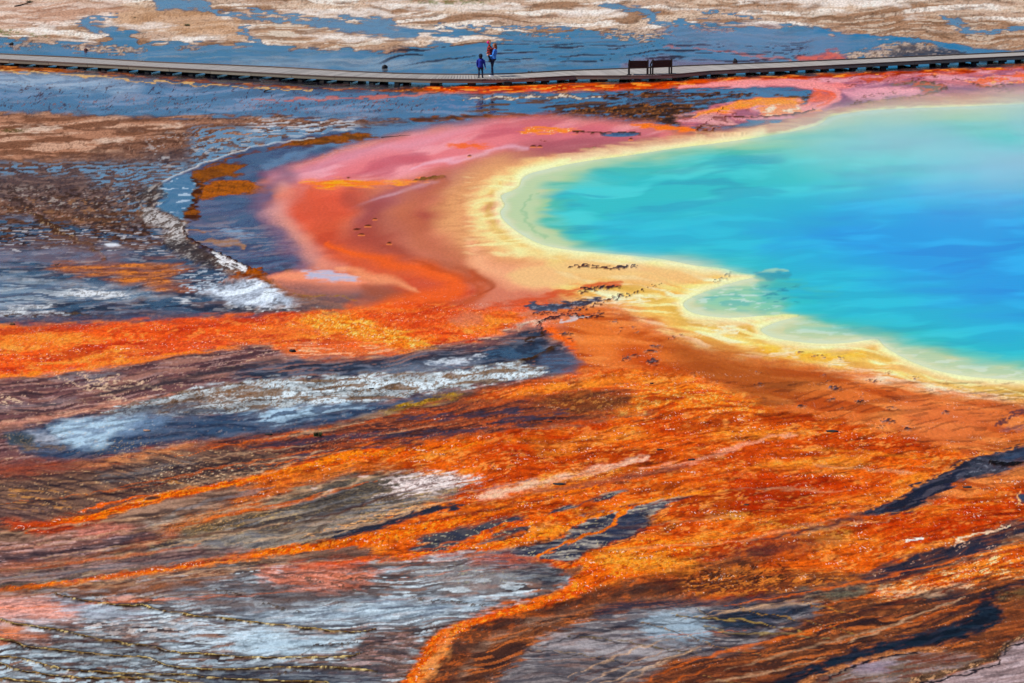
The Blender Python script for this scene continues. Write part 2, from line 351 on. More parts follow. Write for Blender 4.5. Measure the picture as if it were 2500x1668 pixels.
    for a in ([(60, 312), (140, 310), (120, 320), (40, 322)], [(230, 342), (320, 338), (300, 346), (250, 348)], [(390, 308), (440, 304), (430, 310)], [(-20, 465), (60, 458), (110, 462), (20, 472)], [(-20, 432), (30, 430), (20, 436)]):
        P(a, (206, 180, 160), 5, 0, op=.8, warp=(4, 30, 6))
    P([(0, 312), (60, 318), (70, 328), (10, 328)], (90, 80, 52), 5, .05, op=.8, breakup=('s', 12, 5, .3, .7))
    # wet broken crust with puddles of sky
    P([(-300, 410), (100, 396), (240, 384), (380, 372), (500, 352), (640, 330), (760, 310), (860, 296), (990, 298), (900, 310), (780, 330), (640, 352), (560, 376), (470, 416), (400, 444), (380, 470), (395, 480), (370, 520), (300, 560), (150, 520), (-300, 450)], (92, 70, 60), 16, .4, ang=4, op=.9,
      tex=[((128, 102, 88), 'f', 60, 6, .5, .7, .7), ((56, 44, 40), 's', 14, 5, .6, .85, .7)])
    for r, st, th in (((-100, 384, 480, 440), .95, .60), ((200, 396, 480, 470), .95, .62), ((440, 296, 1000, 420), .95, .42), ((250, 440, 430, 560), .8, .70), ((560, 300, 760, 360), .9, .5)):
        T(r, (108, 116, 124), 'f', 46, 7, th, th + .05, st, 5, .95, edge=50)
    T((580, 276, 900, 350), (196, 196, 196), 'f', 70, 6, .66, .76, .8, 4, .5)
    T((330, 310, 700, 430), (180, 176, 172), 's', 26, 5, .86, .93, .6, 5, .4)
    T((-100, 440, 420, 640), (70, 54, 46), 's', 26, 7, .55, .8, .75, 3, .15)
    T((-100, 470, 420, 640), (150, 112, 84), 's', 30, 7, .80, .92, .8, 3, .1)
    T((-100, 440, 420, 600), (172, 158, 148), 's', 22, 6, .88, .96, .6, 3, .2)
    # lower left wet zone: blue, brown, orange
    P([(-300, 530), (60, 525), (150, 540), (270, 560), (380, 552), (450, 585), (520, 640), (600, 700), (620, 760), (500, 775), (300, 782), (0, 790), (-300, 796)], (52, 50, 60), 14, .7, ang=2,
      tex=[((112, 92, 88), 'f', 130, 10, .5, .7, .85), ((46, 46, 60), 'f', 120, 9, .6, .8, .8), ((150, 146, 146), 'f', 60, 5, .84, .92, .6)])
    T((-100, 500, 470, 620), (104, 74, 56), 'f', 90, 9, .55, .72, .85, 2, .1)
    T((-100, 520, 480, 620), (60, 46, 40), 's', 30, 8, .6, .82, .8, 2, .15)
    T((-60, 540, 470, 640), (190, 186, 186), 'f', 50, 5, .86, .91, .7, 2, .4)
    Ln([(80, 522), (130, 556), (190, 590), (220, 600), (250, 628)], 9, (84, 62, 48), .7, .1, breakup=('s', 18, 7, .2, .6), h=.04, tex=[((168, 140, 110), 's', 10, 5, .7, .9, .8)])
    P([(255, 596), (280, 594), (296, 600), (270, 604)], (226, 230, 234), 3, .4, warp=None)
    P([(60, 580), (200, 574), (330, 590), (420, 570), (400, 600), (300, 620), (120, 612)], (120, 84, 60), 12, .5, op=.55, breakup=('f', 80, 9, .35, .6))
    P([(120, 650), (220, 638), (360, 642), (430, 640), (450, 660), (420, 680), (440, 690), (470, 704), (400, 712), (340, 702), (300, 690), (240, 674), (170, 668)], (176, 108, 62), 18, .2, ang=3, warp=(9, 90, 14), op=.85,
      tex=[((214, 128, 46), 'f', 90, 9, .45, .65, .9), ((140, 90, 76), 'f', 110, 8, .6, .75, .8), ((120, 66, 28), 'f', 40, 5, .72, .85, .7)])
    P([(-100, 610), (160, 606), (330, 616), (300, 636), (120, 646), (-100, 650)], (128, 104, 104), 16, .7, op=.6, breakup=('f', 120, 9, .3, .55))
    # pale streaks at the far left
    P([(-200, 680), (60, 676), (160, 690), (300, 706), (420, 720), (320, 730), (180, 730), (60, 750), (-200, 752)], (150, 160, 166), 12, .7, ang=1, op=.7, tex=[((86, 92, 106), 'f', 160, 9, .45, .7, .9), ((196, 202, 204), 'f', 140, 6, .76, .84, .8)])
    for a in ([(150, 718), (230, 706), (310, 722), (240, 726)], [(20, 750), (120, 744), (116, 750), (40, 754)], [(-60, 764), (100, 760), (170, 768), (90, 772), (-60, 772)], [(430, 730), (465, 728), (455, 737)]):
        P(a, (206, 208, 208), 4, .35, warp=(5, 40, 6), tex=[((120, 110, 100), 's', 14, 4, .6, .9, .7)])
    Ln([(-60, 768), (100, 770), (180, 768), (260, 772)], 3, (90, 72, 56), .5, .2, breakup=('s', 12, 5, .4, .6))
    P([(-200, 772), (180, 772), (420, 760), (600, 768), (760, 760), (640, 785), (300, 792), (-200, 800)], (96, 78, 84), 8, .55, tex=[((140, 104, 92), 's', 16, 4, .6, .9, .6), ((70, 66, 84), 'f', 120, 8, .5, .75, .8)])
    # ================= D. THE OUTER SHELF: violet, brown and blue pond =================
    P([(1000, 304), (1180, 292), (1300, 288), (1180, 310), (1020, 330), (860, 352), (760, 390), (690, 420), (660, 460), (690, 520), (730, 560), (760, 600), (770, 640), (700, 660), (660, 676), (640, 668), (560, 640), (480, 606), (450, 560), (460, 545), (430, 520), (400, 512), (378, 500), (398, 474), (390, 452), (440, 426), (500, 400), (580, 372), (700, 340), (860, 316)],
      (66, 50, 76), 4, .74, warp=(3, 40, 10), ang=2, tex=[((104, 84, 96), 'f', 240, 22, .4, .8, .7), ((62, 56, 74), 'f', 140, 9, .62, .85, .7)])
    P([(880, 320), (1060, 300), (1190, 294), (1100, 316), (960, 336), (860, 348), (760, 372), (700, 400), (640, 420), (650, 400), (740, 364)], (96, 92, 104), 10, .95, op=.85)
    P([(385, 470), (400, 450), (450, 426), (490, 440), (486, 462), (470, 500), (450, 540), (410, 520), (380, 506), (396, 480)], (66, 80, 88), 5, .98, warp=(3, 20, 8), tex=[((200, 206, 206), 'f', 36, 7, .84, .88, .8), ((50, 60, 72), 'f', 60, 9, .5, .8, .7)])
    br = dict(wet=.15, warp=(3, 30, 8), tex=[((146, 88, 30), 'f', 90, 9, .45, .7, .9), ((98, 60, 30), 's', 10, 4, .6, .9, .6)])
    P([(650, 366), (720, 342), (800, 332), (870, 324), (920, 334), (880, 342), (800, 352), (740, 358), (680, 362), (560, 390), (470, 424), (490, 412), (560, 384), (600, 376)], (112, 74, 36), 3, **br)
    P([(470, 424), (540, 400), (600, 402), (585, 412), (570, 420), (600, 428), (560, 432), (520, 434), (500, 446), (480, 438)], (130, 80, 32), 3, **br)
    P([(500, 452), (540, 441), (600, 442), (640, 456), (690, 462), (640, 472), (560, 476), (500, 488), (488, 478)], (166, 96, 28), 3, **br)
    P([(462, 428), (482, 440), (520, 440), (560, 432), (500, 446), (496, 458), (486, 480), (480, 500), (488, 530), (478, 538), (455, 536), (446, 520), (470, 498), (472, 470), (484, 452), (470, 440)], (78, 48, 26), 3, **br)
    Ln([(446, 545, .6), (440, 544), (470, 540, .7)], 3, (80, 52, 36), .6, .2)
    Ln([(470, 596, .5), (520, 590), (580, 596, 1.4), (600, 606, .4)], 9, (160, 120, 86), .6, .35, op=.9)
    Ln([(452, 566, .7), (480, 563), (510, 565, .5)], 4, (150, 108, 76), .7, .4)
    P([(540, 556), (580, 560), (610, 578), (590, 580), (550, 570)], (150, 166, 180), 5, .85, op=.6, warp=(5, 30, 6))
    # violet to pink transition streaks
    T((440, 520, 760, 640), (150, 128, 122), 'f', 120, 7, .6, .8, .55, 3, .7)
    # rim ledge of the shelf: white fringe on the outer slope
    fr = dict(warp=(5, 24, 8))
    Ln([(770, 338, .4), (700, 346, .5), (620, 360, .6), (560, 378, .7), (500, 398, .7), (450, 420, .7), (400, 444)], 4, (190, 188, 184), .7, h=.03, warp=(2, 40, 16), op=.85)
    P([(330, 480), (355, 462), (390, 450), (398, 468), (404, 478), (392, 490), (380, 502), (376, 512), (400, 526), (430, 536), (448, 546), (452, 560), (450, 575), (470, 590), (500, 606), (540, 628), (590, 648), (616, 664), (560, 662), (500, 650), (440, 625), (400, 600), (420, 570), (390, 550), (350, 540), (345, 515), (365, 500), (345, 490)], (84, 72, 66), 10, .2, h=.05, ang=20, op=.85,
      tex=[((176, 168, 160), 's', 30, 6, .62, .9, .7, 24), ((48, 42, 40), 'f', 50, 10, .5, .8, .7, 20)], **fr)
    P([(365, 505), (385, 514), (420, 532), (446, 546), (452, 562), (446, 580), (420, 590), (400, 582), (412, 564), (390, 552), (352, 546), (352, 524)], (196, 190, 186), 9, .1, op=.75, ang=18, tex=[((96, 82, 74), 's', 30, 6, .45, .8, .9, 20)], **fr)
    P([(520, 622), (545, 624), (580, 645), (606, 660), (585, 662), (545, 646)], (214, 212, 210), 3, .1, ang=-20, breakup=('s', 22, 6, .35, .55), **fr)
    Ln([(450, 552, .7), (449, 572), (470, 590), (500, 606), (540, 622), (590, 646), (625, 664)], 2.6, (70, 44, 32), .5, .2, h=.05, warp=(2, 16, 8))
    P([(540, 690), (570, 676), (600, 664), (632, 654), (648, 676), (660, 690), (640, 698), (590, 688), (556, 694)], (158, 86, 26), 4, .1, h=.06, tex=[((112, 58, 22), 'f', 40, 8, .5, .7, .8)], **fr)
    P([(640, 690), (670, 688), (710, 704), (760, 714), (830, 722), (890, 726), (820, 730), (740, 728), (690, 716)], (122, 86, 40), 4, .15, tex=[((84, 60, 36), 's', 14, 5, .5, .8, .7)], **fr)
    # white salt fan
    P([(490, 714), (530, 704), (550, 694), (590, 686), (640, 690), (670, 706), (700, 722), (740, 738), (700, 752), (640, 752), (590, 750), (550, 736), (515, 722)], (176, 184, 194), 8, .12, h=.03, warp=(6, 40, 12), ang=8, tex=[((128, 130, 138), 's', 20, 8, .4, .9, .6), ((218, 226, 234), 'f', 90, 14, .45, .8, .8), ((90, 84, 84), 's', 30, 8, .82, .96, .6)])
    P([(540, 746), (600, 752), (680, 756), (760, 744), (810, 742), (770, 754), (680, 764), (620, 764), (560, 756)], (52, 44, 42), 4, .4, warp=(5, 30, 6), tex=[((206, 204, 200), 'f', 44, 5, .74, .8, .9), ((70, 62, 66), 'f', 60, 6, .4, .6, .7)])
    P([(450, 706), (500, 700), (540, 690), (520, 704), (470, 712)], (190, 204, 214), 4, .4, warp=(6, 24, 5), breakup=('f', 30, 5, .3, .5))
    T((430, 650, 560, 712), (176, 184, 190), 'f', 40, 5, .76, .82, .8, 4, .4, edge=20)
    # ================= E. PINK / RED SHELF ROUND THE POOL =================
    P([(640, 440), (760, 392), (880, 352), (1020, 322), (1160, 300), (1320, 288), (1460, 296), (1600, 312), (1720, 322), (1840, 310), (2000, 270), (2200, 240), (2500, 215), (3400, 150), (3400, 1000), (2300, 960), (1600, 900), (1290, 790), (1160, 830), (1000, 800), (900, 770), (860, 748), (700, 706), (650, 680), (690, 672), (760, 640), (740, 600), (690, 540), (650, 500), (690, 466), (650, 452)],
      (200, 122, 96), 16, .18, warp=(4, 90, 30), ang=8)
    S_ = dict(warp=(7, 160, 50), ang=10)
    P([(650, 436), (800, 384), (960, 340), (1140, 306), (1320, 292), (1500, 302), (1640, 318), (1560, 350), (1400, 366), (1250, 376), (1130, 400), (980, 440), (800, 448)], (212, 122, 124), 24, .22, tex=[((224, 156, 158), 'f', 300, 30, .45, .9, .7), ((182, 92, 102), 'f', 240, 24, .5, .95, .7)], **S_)
    P([(660, 432), (800, 386), (940, 346), (1080, 320), (1200, 306), (1120, 330), (960, 372), (820, 410), (720, 440)], (212, 160, 172), 24, .4, op=.5, **S_)
    P([(1180, 318), (1320, 300), (1460, 310), (1560, 330), (1400, 340), (1270, 330)], (190, 100, 110), 18, .15, op=.7, **S_)
    # mauve sweep
    Ln([(880, 560, .9), (930, 500, 1.1), (1000, 470, 1.1), (1120, 436, 1.2), (1220, 396, 1.2), (1340, 368, 1.1), (1480, 356, 1), (1600, 346, .8)], 34, (158, 92, 98), .95, .2, op=.85, **S_)
    Ln([(840, 596, .9), (900, 580, 1.3), (960, 560, 1.3), (1030, 540), (1100, 500, .7)], 44, (156, 76, 66), .95, .15, op=.75, **S_)
    Ln([(850, 520, .6), (920, 486, 1), (1000, 456, .9), (1060, 444, .5)], 12, (206, 168, 174), .98, .3, op=.5, **S_)
    Ln([(1000, 412, .6), (1100, 392, 1), (1220, 366, 1), (1300, 356, .6)], 10, (220, 176, 186), .98, .3, op=.5, **S_)
    # red body
    P([(700, 470), (800, 462), (860, 470), (860, 520), (830, 560), (850, 610), (920, 640), (1010, 655), (1100, 680), (1160, 700), (1120, 745), (1000, 760), (900, 745), (940, 700), (900, 676), (830, 660), (780, 630), (750, 580), (700, 540), (676, 505)], (196, 92, 66), 26, .12, tex=[((222, 112, 76), 'f', 260, 36, .4, .9, .7), ((176, 70, 50), 'f', 220, 26, .5, .95, .6)], **S_)
    P([(690, 450), (780, 452), (880, 450), (880, 500), (800, 540), (740, 560), (690, 520)], (216, 100, 76), 26, .15, op=.7, **S_)
    Ln([(700, 432, .8), (660, 470, 1), (650, 510, 1.1), (700, 580, 1.1), (750, 630, 1), (740, 660, .8)], 44, (132, 98, 112), .98, .5, op=.75, **S_)
    Ln([(700, 470, .8), (680, 510, 1), (720, 570, 1), (770, 620, 1.1), (830, 655, .8)], 34, (222, 156, 134), .98, .3, op=.6, **S_)
    Ln([(650, 520), (700, 500, 1.4), (740, 470), (690, 450, .6)], 26, (206, 150, 146), .98, .35, op=.4, **S_)
    P([(830, 600), (920, 620), (1030, 646), (1130, 672), (1080, 690), (960, 668), (860, 642)], (228, 116, 66), 18, .1, op=.7, **S_)
    Ln([(940, 604, .6), (1040, 640), (1130, 662), (1190, 690, .8), (1180, 720, .6)], 18, (156, 74, 44), .95, .1, op=.75, **S_)
    Ln([(740, 490, .8), (790, 540, 1), (850, 596, 1.1), (950, 640, 1), (1050, 672, .7)], 84, (192, 90, 66), .99, .12, op=.6, **S_)
    Ln([(860, 480, .6), (920, 520, 1), (910, 580, 1.1), (980, 620, .9)], 60, (152, 80, 70), .99, .14, op=.6, **S_)
    Ln([(1000, 480, .7), (960, 530, 1), (1000, 590, 1), (1080, 630, .8)], 50, (186, 120, 98), .99, .14, op=.5, **S_)
    # orange tongue and its dark island
    P([(740, 446), (840, 440), (920, 444), (1010, 440), (1060, 436), (1000, 448), (900, 454), (800, 458)], (238, 126, 46), 7, .08, warp=(5, 50, 8), tex=[((250, 156, 40), 'f', 80, 8, .5, .7, .9)])
    P([(1010, 441), (1040, 433), (1080, 430), (1092, 434), (1070, 440), (1030, 443)], (86, 82, 34), 2, .1, warp=(2, 16, 5), tex=[((50, 50, 26), 's', 12, 4, .5, .8, .8)], h=.05)
    P([(1090, 354), (1150, 350), (1205, 358), (1170, 362), (1110, 360)], (228, 110, 66), 5, .1, warp=(4, 30, 6))
    P([(1270, 322), (1300, 312), (1380, 314), (1420, 320), (1360, 324), (1300, 326)], (238, 132, 44), 6, .08, warp=(5, 40, 6), tex=[((255, 200, 140), 's', 7, 3, .9, .98, .9)])
    Ln([(1395, 322, .5), (1450, 325, 1), (1540, 326, 1), (1566, 330, .4)], 3, (90, 58, 32), .4, .2, h=.04, warp=(2, 20, 6))
    P([(1466, 330), (1500, 327), (1550, 327), (1560, 330), (1530, 334), (1490, 334)], (70, 70, 82), 2, .97, warp=None)
    # pink back bay
    P([(1640, 216), (1760, 204), (1900, 196), (2060, 188), (2300, 180), (2540, 172), (2540, 230), (2300, 236), (2140, 252), (1990, 276), (1900, 290), (1780, 306), (1700, 308), (1640, 300), (1700, 280), (1740, 262), (1800, 250), (1900, 256), (1980, 256), (2000, 236), (1960, 218), (1860, 212), (1760, 214)], (190, 112, 116), 5, .25, warp=(5, 60, 10), ang=2,
      tex=[((214, 150, 156), 'f', 180, 10, .5, .75, .8), ((150, 90, 110), 'f', 140, 9, .58, .8, .8), ((120, 56, 40), 's', 16, 4, .95, .98, .6)])
    P([(1740, 206), (1860, 200), (1960, 206), (2060, 214), (2200, 216), (2250, 224), (2180, 232), (2060, 234), (2000, 220), (1900, 208), (1800, 212)], (230, 156, 158), 5, .15, op=.95, warp=(3, 60, 14))
    P([(2000, 204), (2080, 208), (2060, 222), (2030, 240), (1990, 258), (1950, 262), (1975, 244), (2000, 226)], (222, 128, 122), 5, .12, op=.95, warp=(3, 40, 14))
    P([(2010, 224), (2100, 220), (2230, 232), (2150, 250), (2040, 262), (1990, 262)], (132, 84, 108), 8, .4, op=.85, warp=(3, 40, 14))
    P([(2160, 206), (2240, 198), (2300, 206), (2420, 200), (2500, 196), (2540, 214), (2400, 226), (2330, 236), (2280, 214)], (146, 88, 110), 9, .3, op=.75)
    P([(1760, 262), (1830, 242), (1920, 238), (1960, 246), (1935, 252), (1870, 256), (1800, 270), (1730, 280), (1700, 276)], (238, 132, 56), 4, .08, warp=(3, 40, 12), tex=[((250, 160, 50), 'f', 60, 7, .5, .7, .9), ((226, 140, 130), 'f', 50, 6, .66, .8, .8)])
    P([(1860, 246), (1920, 242), (1945, 250), (1925, 258), (1870, 256)], (246, 146, 40), 5, .05, op=.9, warp=(4, 30, 6))
    P([(1850, 262), (1920, 256), (1990, 262), (1995, 270), (1940, 278), (1870, 284)], (238, 140, 84), 5, .1, warp=(4, 40, 7), tex=[((250, 200, 170), 'f', 40, 5, .66, .8, .9)])
    P([(1990, 228), (2030, 222), (2040, 236), (2010, 252), (1985, 250)], (222, 104, 66), 6, .1, op=.8)
    P([(1540, 302), (1620, 306), (1700, 316), (1690, 322), (1620, 318), (1560, 310)], (238, 120, 46), 3.5, .1, warp=(3, 40, 6))
    P([(1640, 284), (1720, 276), (1780, 288), (1800, 300), (1740, 310), (1700, 304), (1760, 296), (1690, 292)], (206, 150, 140), 6, .2, op=.7, warp=(5, 40, 10), tex=[((120, 72, 44), 'f', 50, 8, .6, .82, .9)])
    Ln([(1660, 214, .5), (1760, 206, .9), (1880, 201, 1), (1980, 206, 1.1), (2036, 220, 1.1), (2046, 238, 1), (2010, 256, 1), (1960, 266, .7)], 10, (228, 140, 136), .8, .12, warp=(2, 50, 16))
    Ln([(1990, 216, .5), (2034, 230, 1), (2026, 246, 1), (1996, 258, .6)], 6, (224, 98, 56), .9, .1, op=.8, warp=(2, 50, 16))
    Ln([(2060, 250, .6), (2062, 232, 1), (2100, 216, 1), (2200, 208, .8), (2330, 216, .8), (2400, 226, .5)], 9, (138, 86, 112), .95, .35, op=.7, warp=(2, 50, 16))
    Ln([(1690, 286, .4), (1750, 268, 1), (1830, 250, 1), (1900, 246, 1.2), (1940, 254, .8)], 6, (244, 140, 56), .9, .08, op=.9, warp=(2, 40, 14))
    # thin dark rims of the ledges
    for pts, w in (([(1764, 262, .3), (1740, 290, .2), (1700, 320, 1), (1730, 322), (1744, 314, .6)], 2.5), ([(1700, 330, .6), (1740, 330), (1820, 326, .5)], 1.8), ([(1840, 286, .5), (1900, 284), (1960, 276), (1986, 268, .5)], 2.8), ([(2062, 257, .4), (2120, 251), (2200, 242), (2262, 232), (2300, 220), (2310, 214, .7), (2280, 203, .8), (2220, 199, .4)], 2.8), ([(2330, 194, .6), (2360, 196), (2420, 190)], 2), ([(2372, 200), (2396, 212), (2420, 212), (2470, 206)], 2.4), ([(1770, 286), (1840, 288, .6)], 1.6)):
        Ln(pts, w, (104, 46, 22), .4, .1, h=.05, warp=(2, 20, 6))
    P([(2170, 206), (2230, 199), (2285, 204), (2308, 214), (2290, 222), (2260, 230), (2240, 224), (2250, 214), (2200, 208)], (128, 100, 70), 4, .4, warp=(4, 30, 6), tex=[((190, 92, 40), 'f', 40, 6, .58, .72, .9), ((96, 100, 120), 'f', 30, 6, .7, .82, .8)])
    P([(2350, 196), (2400, 188), (2500, 178), (2540, 180), (2540, 196), (2440, 206), (2410, 214), (2380, 204)], (226, 108, 54), 5, .1, op=.85, warp=(5, 40, 6), tex=[((214, 150, 156), 'f', 60, 6, .5, .65, .9), ((250, 170, 90), 's', 10, 4, .85, .95, .8)])
    P([(2100, 194), (2160, 188), (2158, 196), (2120, 200)], (190, 80, 40), 3, .1, op=.9, warp=(3, 20, 5))
    P([(1880, 295), (1908, 294), (1900, 301), (1885, 302)], (70, 84, 110), 2, .9, warp=None)
    P([(1820, 292), (1862, 296), (1866, 300), (1840, 302)], (66, 64, 72), 2, .95, warp=None)
    P([(2060, 222), (2130, 216), (2210, 218), (2250, 226), (2200, 236), (2120, 244), (2080, 240)], (222, 152, 160), 6, .2, op=.8, warp=(3, 40, 14))
    for x, y in ((2110, 236), (2130, 232), (2150, 229), (2100, 250), (2094, 248), (2160, 240), (2180, 226), (2210, 204), (2240, 194), (2190, 192), (2230, 190), (2250, 191), (2280, 186), (2020, 198), (2060, 206), (2080, 208), (2440, 214), (2452, 217), (2440, 222), (2460, 225), (2472, 223), (1330, 345)):
        P([(x - 8, y), (x, y - 1.6), (x + 8, y), (x, y + 1.6)], (118, 56, 34), 1.6, .1, warp=(3, 10, 5))
    for x, y, w in ((915, 535, 5), (898, 551, 9), (871, 560, 10), (882, 573, 8), (950, 594, 6), (1146, 381, 5), (1302, 357, 8), (1318, 357, 6), (1432, 364, 14), (1450, 361, 6), (850, 435, 4), (1540, 340, 5)):
        P([(x - w, y), (x, y - 2), (x + w, y - .5), (x, y + 2)], (70, 40, 24), 1.4, .1, warp=None, h=.03)
        Ln([(x - w, y + 2.5), (x + w, y + 2.5)], 1.2, (236, 140, 80), .6, .1, op=.6, warp=None)
    # sandy lip along the back shore
    Ln([(1330, 388, .5), (1480, 366, .8), (1640, 346), (1760, 332), (1860, 320), (1980, 296), (2060, 276), (2200, 258), (2340, 250), (2520, 240), (2700, 230)], 17, (204, 158, 124), .8, .15, warp=(4, 60, 8), tex=[((186, 128, 110), 'f', 160, 8, .5, .75, .7)])
    Ln([(2040, 270, .4), (2200, 246, .8), (2360, 234), (2520, 222)], 15, (182, 122, 104), .95, .2, op=.65, warp=(4, 60, 8))
    # lower pond patches of the shelf
    P([(660, 672), (760, 664), (830, 672), (900, 690), (820, 700), (720, 694), (660, 684)], (230, 142, 108), 8, .2, **S_)
    P([(744, 664), (790, 660), (850, 670), (880, 680), (850, 687), (790, 684), (752, 675)], (186, 176, 188), 5, .6, warp=(4, 40, 8), tex=[((214, 170, 160), 'f', 60, 5, .66, .8, .7)])
    P([(680, 694), (780, 700), (900, 706), (980, 712), (940, 736), (860, 742), (780, 722), (700, 708)], (146, 100, 88), 12, .45, **S_)
    P([(740, 728), (860, 728), (960, 728), (900, 748), (780, 756), (720, 748)], (136, 100, 86), 10, .35, op=.9, breakup=None, tex=[((96, 78, 80), 'f', 100, 7, .5, .75, .7)])
    Ln([(720, 720, .6), (800, 722), (870, 730, .6)], 3, (150, 112, 62), .6, .2, breakup=('s', 12, 5, .3, .6))
    P([(890, 700), (980, 706), (1010, 720), (970, 738), (900, 730)], (158, 84, 54), 14, .2, op=.7, **S_)
    # bright swirl
    Ln([(800, 590, .25), (880, 622, .5), (980, 646, .8), (1070, 668, 1), (1110, 694, 1.1), (1080, 722, 1.1), (980, 742, 1), (860, 758, .8)], 30, (224, 102, 46), .99, .08, op=.75, **S_)
    Ln([(1000, 640, .3), (1100, 664, .6), (1160, 696, .8), (1140, 730, .8), (1040, 752, .6)], 22, (168, 78, 44), .99, .1, op=.5, **S_)
    Ln([(820, 655, .5), (900, 676, 1), (980, 690, 1), (1010, 702, .6)], 18, (236, 164, 118), .98, .15, op=.55, **S_)
    # sand and gold round the left end of the pool
    Ln([(1340, 396, .5), (1240, 410, .9), (1160, 440, 1.1), (1120, 480, 1.3), (1110, 530, 1.4), (1150, 580, 1.4), (1240, 620, 1.2), (1340, 640, .9), (1480, 650, .7)], 54, (214, 158, 108), .98, .12, op=.85, **S_)
    Ln([(1080, 440, .8), (1010, 490, 1.2), (1000, 540, 1.2), (1060, 600, 1.1), (1130, 640, 1)], 40, (182, 108, 80), .98, .12, op=.7, **S_)
    Ln([(1140, 600, .6), (1190, 650, 1), (1280, 680, 1.2), (1400, 690, 1), (1560, 690, .7)], 34, (226, 164, 124), .98, .12, op=.85, **S_)
    Ln([(1150, 676, .6), (1180, 712, 1), (1130, 742, .9)], 24, (184, 92, 58), .98, .1, op=.6, **S_)
    Ln([(1380, 392, .4), (1300, 412, .8), (1220, 446, 1), (1180, 480, 1.1), (1170, 520, 1.2), (1200, 570, 1.2), (1290, 610, 1.1), (1420, 630, .9), (1560, 640, .8), (1700, 660, .6)], 34, (236, 202, 138), .98, .12, warp=(6, 80, 26), op=.95)
    Ln([(1225, 446, .5), (1196, 500, 1), (1206, 550, 1.2), (1260, 590, 1), (1360, 618, .8), (1500, 630, .5)], 15, (200, 172, 96), .95, .12, op=.65, warp=(4, 50, 16))
    T((1120, 420, 1300, 640), (246, 222, 160), 'f', 140, 12, .5, .95, .55, 0, edge=40)
    T((1040, 430, 1280, 640), (176, 118, 84), 'f', 160, 10, .65, .95, .3, 2, edge=60)
    # ================= F. NEAR SHORE: yellow and gold fields =================
    P([(1380, 640), (1560, 640), (1760, 650), (1840, 676), (1770, 700), (1700, 730), (1690, 760), (1790, 780), (1960, 770), (1900, 790), (1880, 820), (2000, 850), (2140, 835), (2220, 890), (2340, 925), (2540, 940), (2700, 990), (2540, 980), (2380, 968), (2240, 950), (2120, 925), (2000, 900), (1860, 880), (1700, 850), (1600, 800), (1520, 760), (1400, 740), (1360, 700)],
      (226, 178, 96), 24, .12, warp=(10, 120, 30), ang=-8, tex=[((244, 212, 130), 'f', 200, 22, .35, .9, .8), ((206, 152, 76), 'f', 180, 18, .5, .95, .6), ((250, 232, 190), 'f', 130, 12, .74, .95, .7)])
    P([(1400, 636), (1500, 640), (1640, 648), (1740, 660), (1700, 690), (1580, 700), (1440, 690), (1300, 700), (1240, 676), (1300, 650)], (232, 180, 124), 14, .12, op=.8, **S_)
    Ln([(1480, 700, .6), (1580, 716, 1), (1640, 752, 1.2), (1720, 790, 1.1), (1820, 812, 1), (1900, 846, .8), (2030, 870, 1), (2150, 864, .8), (2240, 904, 1), (2380, 946, 1), (2540, 962)], 28, (190, 156, 72), .98, .12, op=.55, warp=(6, 90, 26), ang=-8)
    T((1500, 700, 2560, 990), (250, 228, 160), 'f', 150, 14, .6, .95, .6, -10, edge=60)
    P([(1860, 840), (1980, 850), (2100, 862), (2060, 880), (1940, 892), (1880, 886)], (236, 184, 58), 16, .1, op=.75, breakup=('f', 120, 14, .25, .6))
    for a in ([(1880, 862), (1930, 858), (1940, 868), (1890, 872)], [(2020, 884), (2070, 880), (2060, 888)], [(2040, 910), (2150, 916), (2300, 944), (2480, 972), (2340, 966), (2180, 942), (2080, 926)], [(1740, 800), (1800, 800), (1800, 812), (1750, 812)], [(1440, 730), (1600, 724), (1560, 736), (1460, 742)]):
        P(a, (246, 228, 196), 8, .05, op=.85, warp=(6, 40, 6), breakup=('f', 50, 7, .25, .5))
    # orange and red-brown field below the gold
    P([(1300, 760), (1340, 740), (1420, 738), (1520, 756), (1600, 795), (1700, 842), (1850, 872), (1990, 892), (2120, 918), (2260, 948), (2420, 975), (2560, 990), (2800, 1000), (2800, 1300), (2300, 1220), (1900, 1100), (1500, 980), (1420, 920), (1360, 880), (1390, 840), (1340, 800)],
      (204, 112, 58), 18, .12, warp=(10, 90, 20), ang=-6, tex=[((220, 136, 76), 'f', 200, 22, .5, .8, .8), ((170, 78, 36), 'f', 200, 20, .58, .82, .8)])
    P([(1640, 830), (1720, 850), (1850, 876), (1960, 905), (2060, 930), (1980, 960), (1850, 990), (1780, 960), (1700, 920), (1640, 880)], (160, 88, 42), 26, .15, op=.8, **S_)
    P([(1420, 800), (1520, 810), (1600, 850), (1620, 880), (1520, 880), (1440, 850)], (222, 126, 62), 22, .1, op=.7, **S_)
    P([(2200, 960), (2360, 985), (2480, 1010), (2400, 1060), (2300, 1080), (2200, 1030)], (212, 120, 72), 26, .1, op=.7, **S_)
    P([(1330, 770), (1350, 800), (1400, 830), (1400, 860), (1370, 880), (1390, 905), (1420, 920), (1390, 925), (1345, 890), (1380, 850), (1330, 810), (1316, 780)], (230, 104, 36), 8, .08, op=.9, warp=(4, 40, 12))
    P([(1540, 840), (1600, 870), (1650, 910), (1700, 930), (1620, 920), (1540, 890), (1500, 870)], (176, 70, 30), 14, .1, op=.7, **S_)
    # red strands between shelf and near field
    Ln([(1120, 770, .6), (1220, 748, .9), (1310, 730, 1), (1420, 704, .8), (1520, 690, .5)], 14, (196, 86, 54), .9, .1, op=.85, warp=(5, 60, 12))
    Ln([(1100, 790), (1180, 776), (1260, 756), (1340, 744, .6)], 12, (220, 96, 52), .9, .1, op=.85, warp=(5, 60, 12))
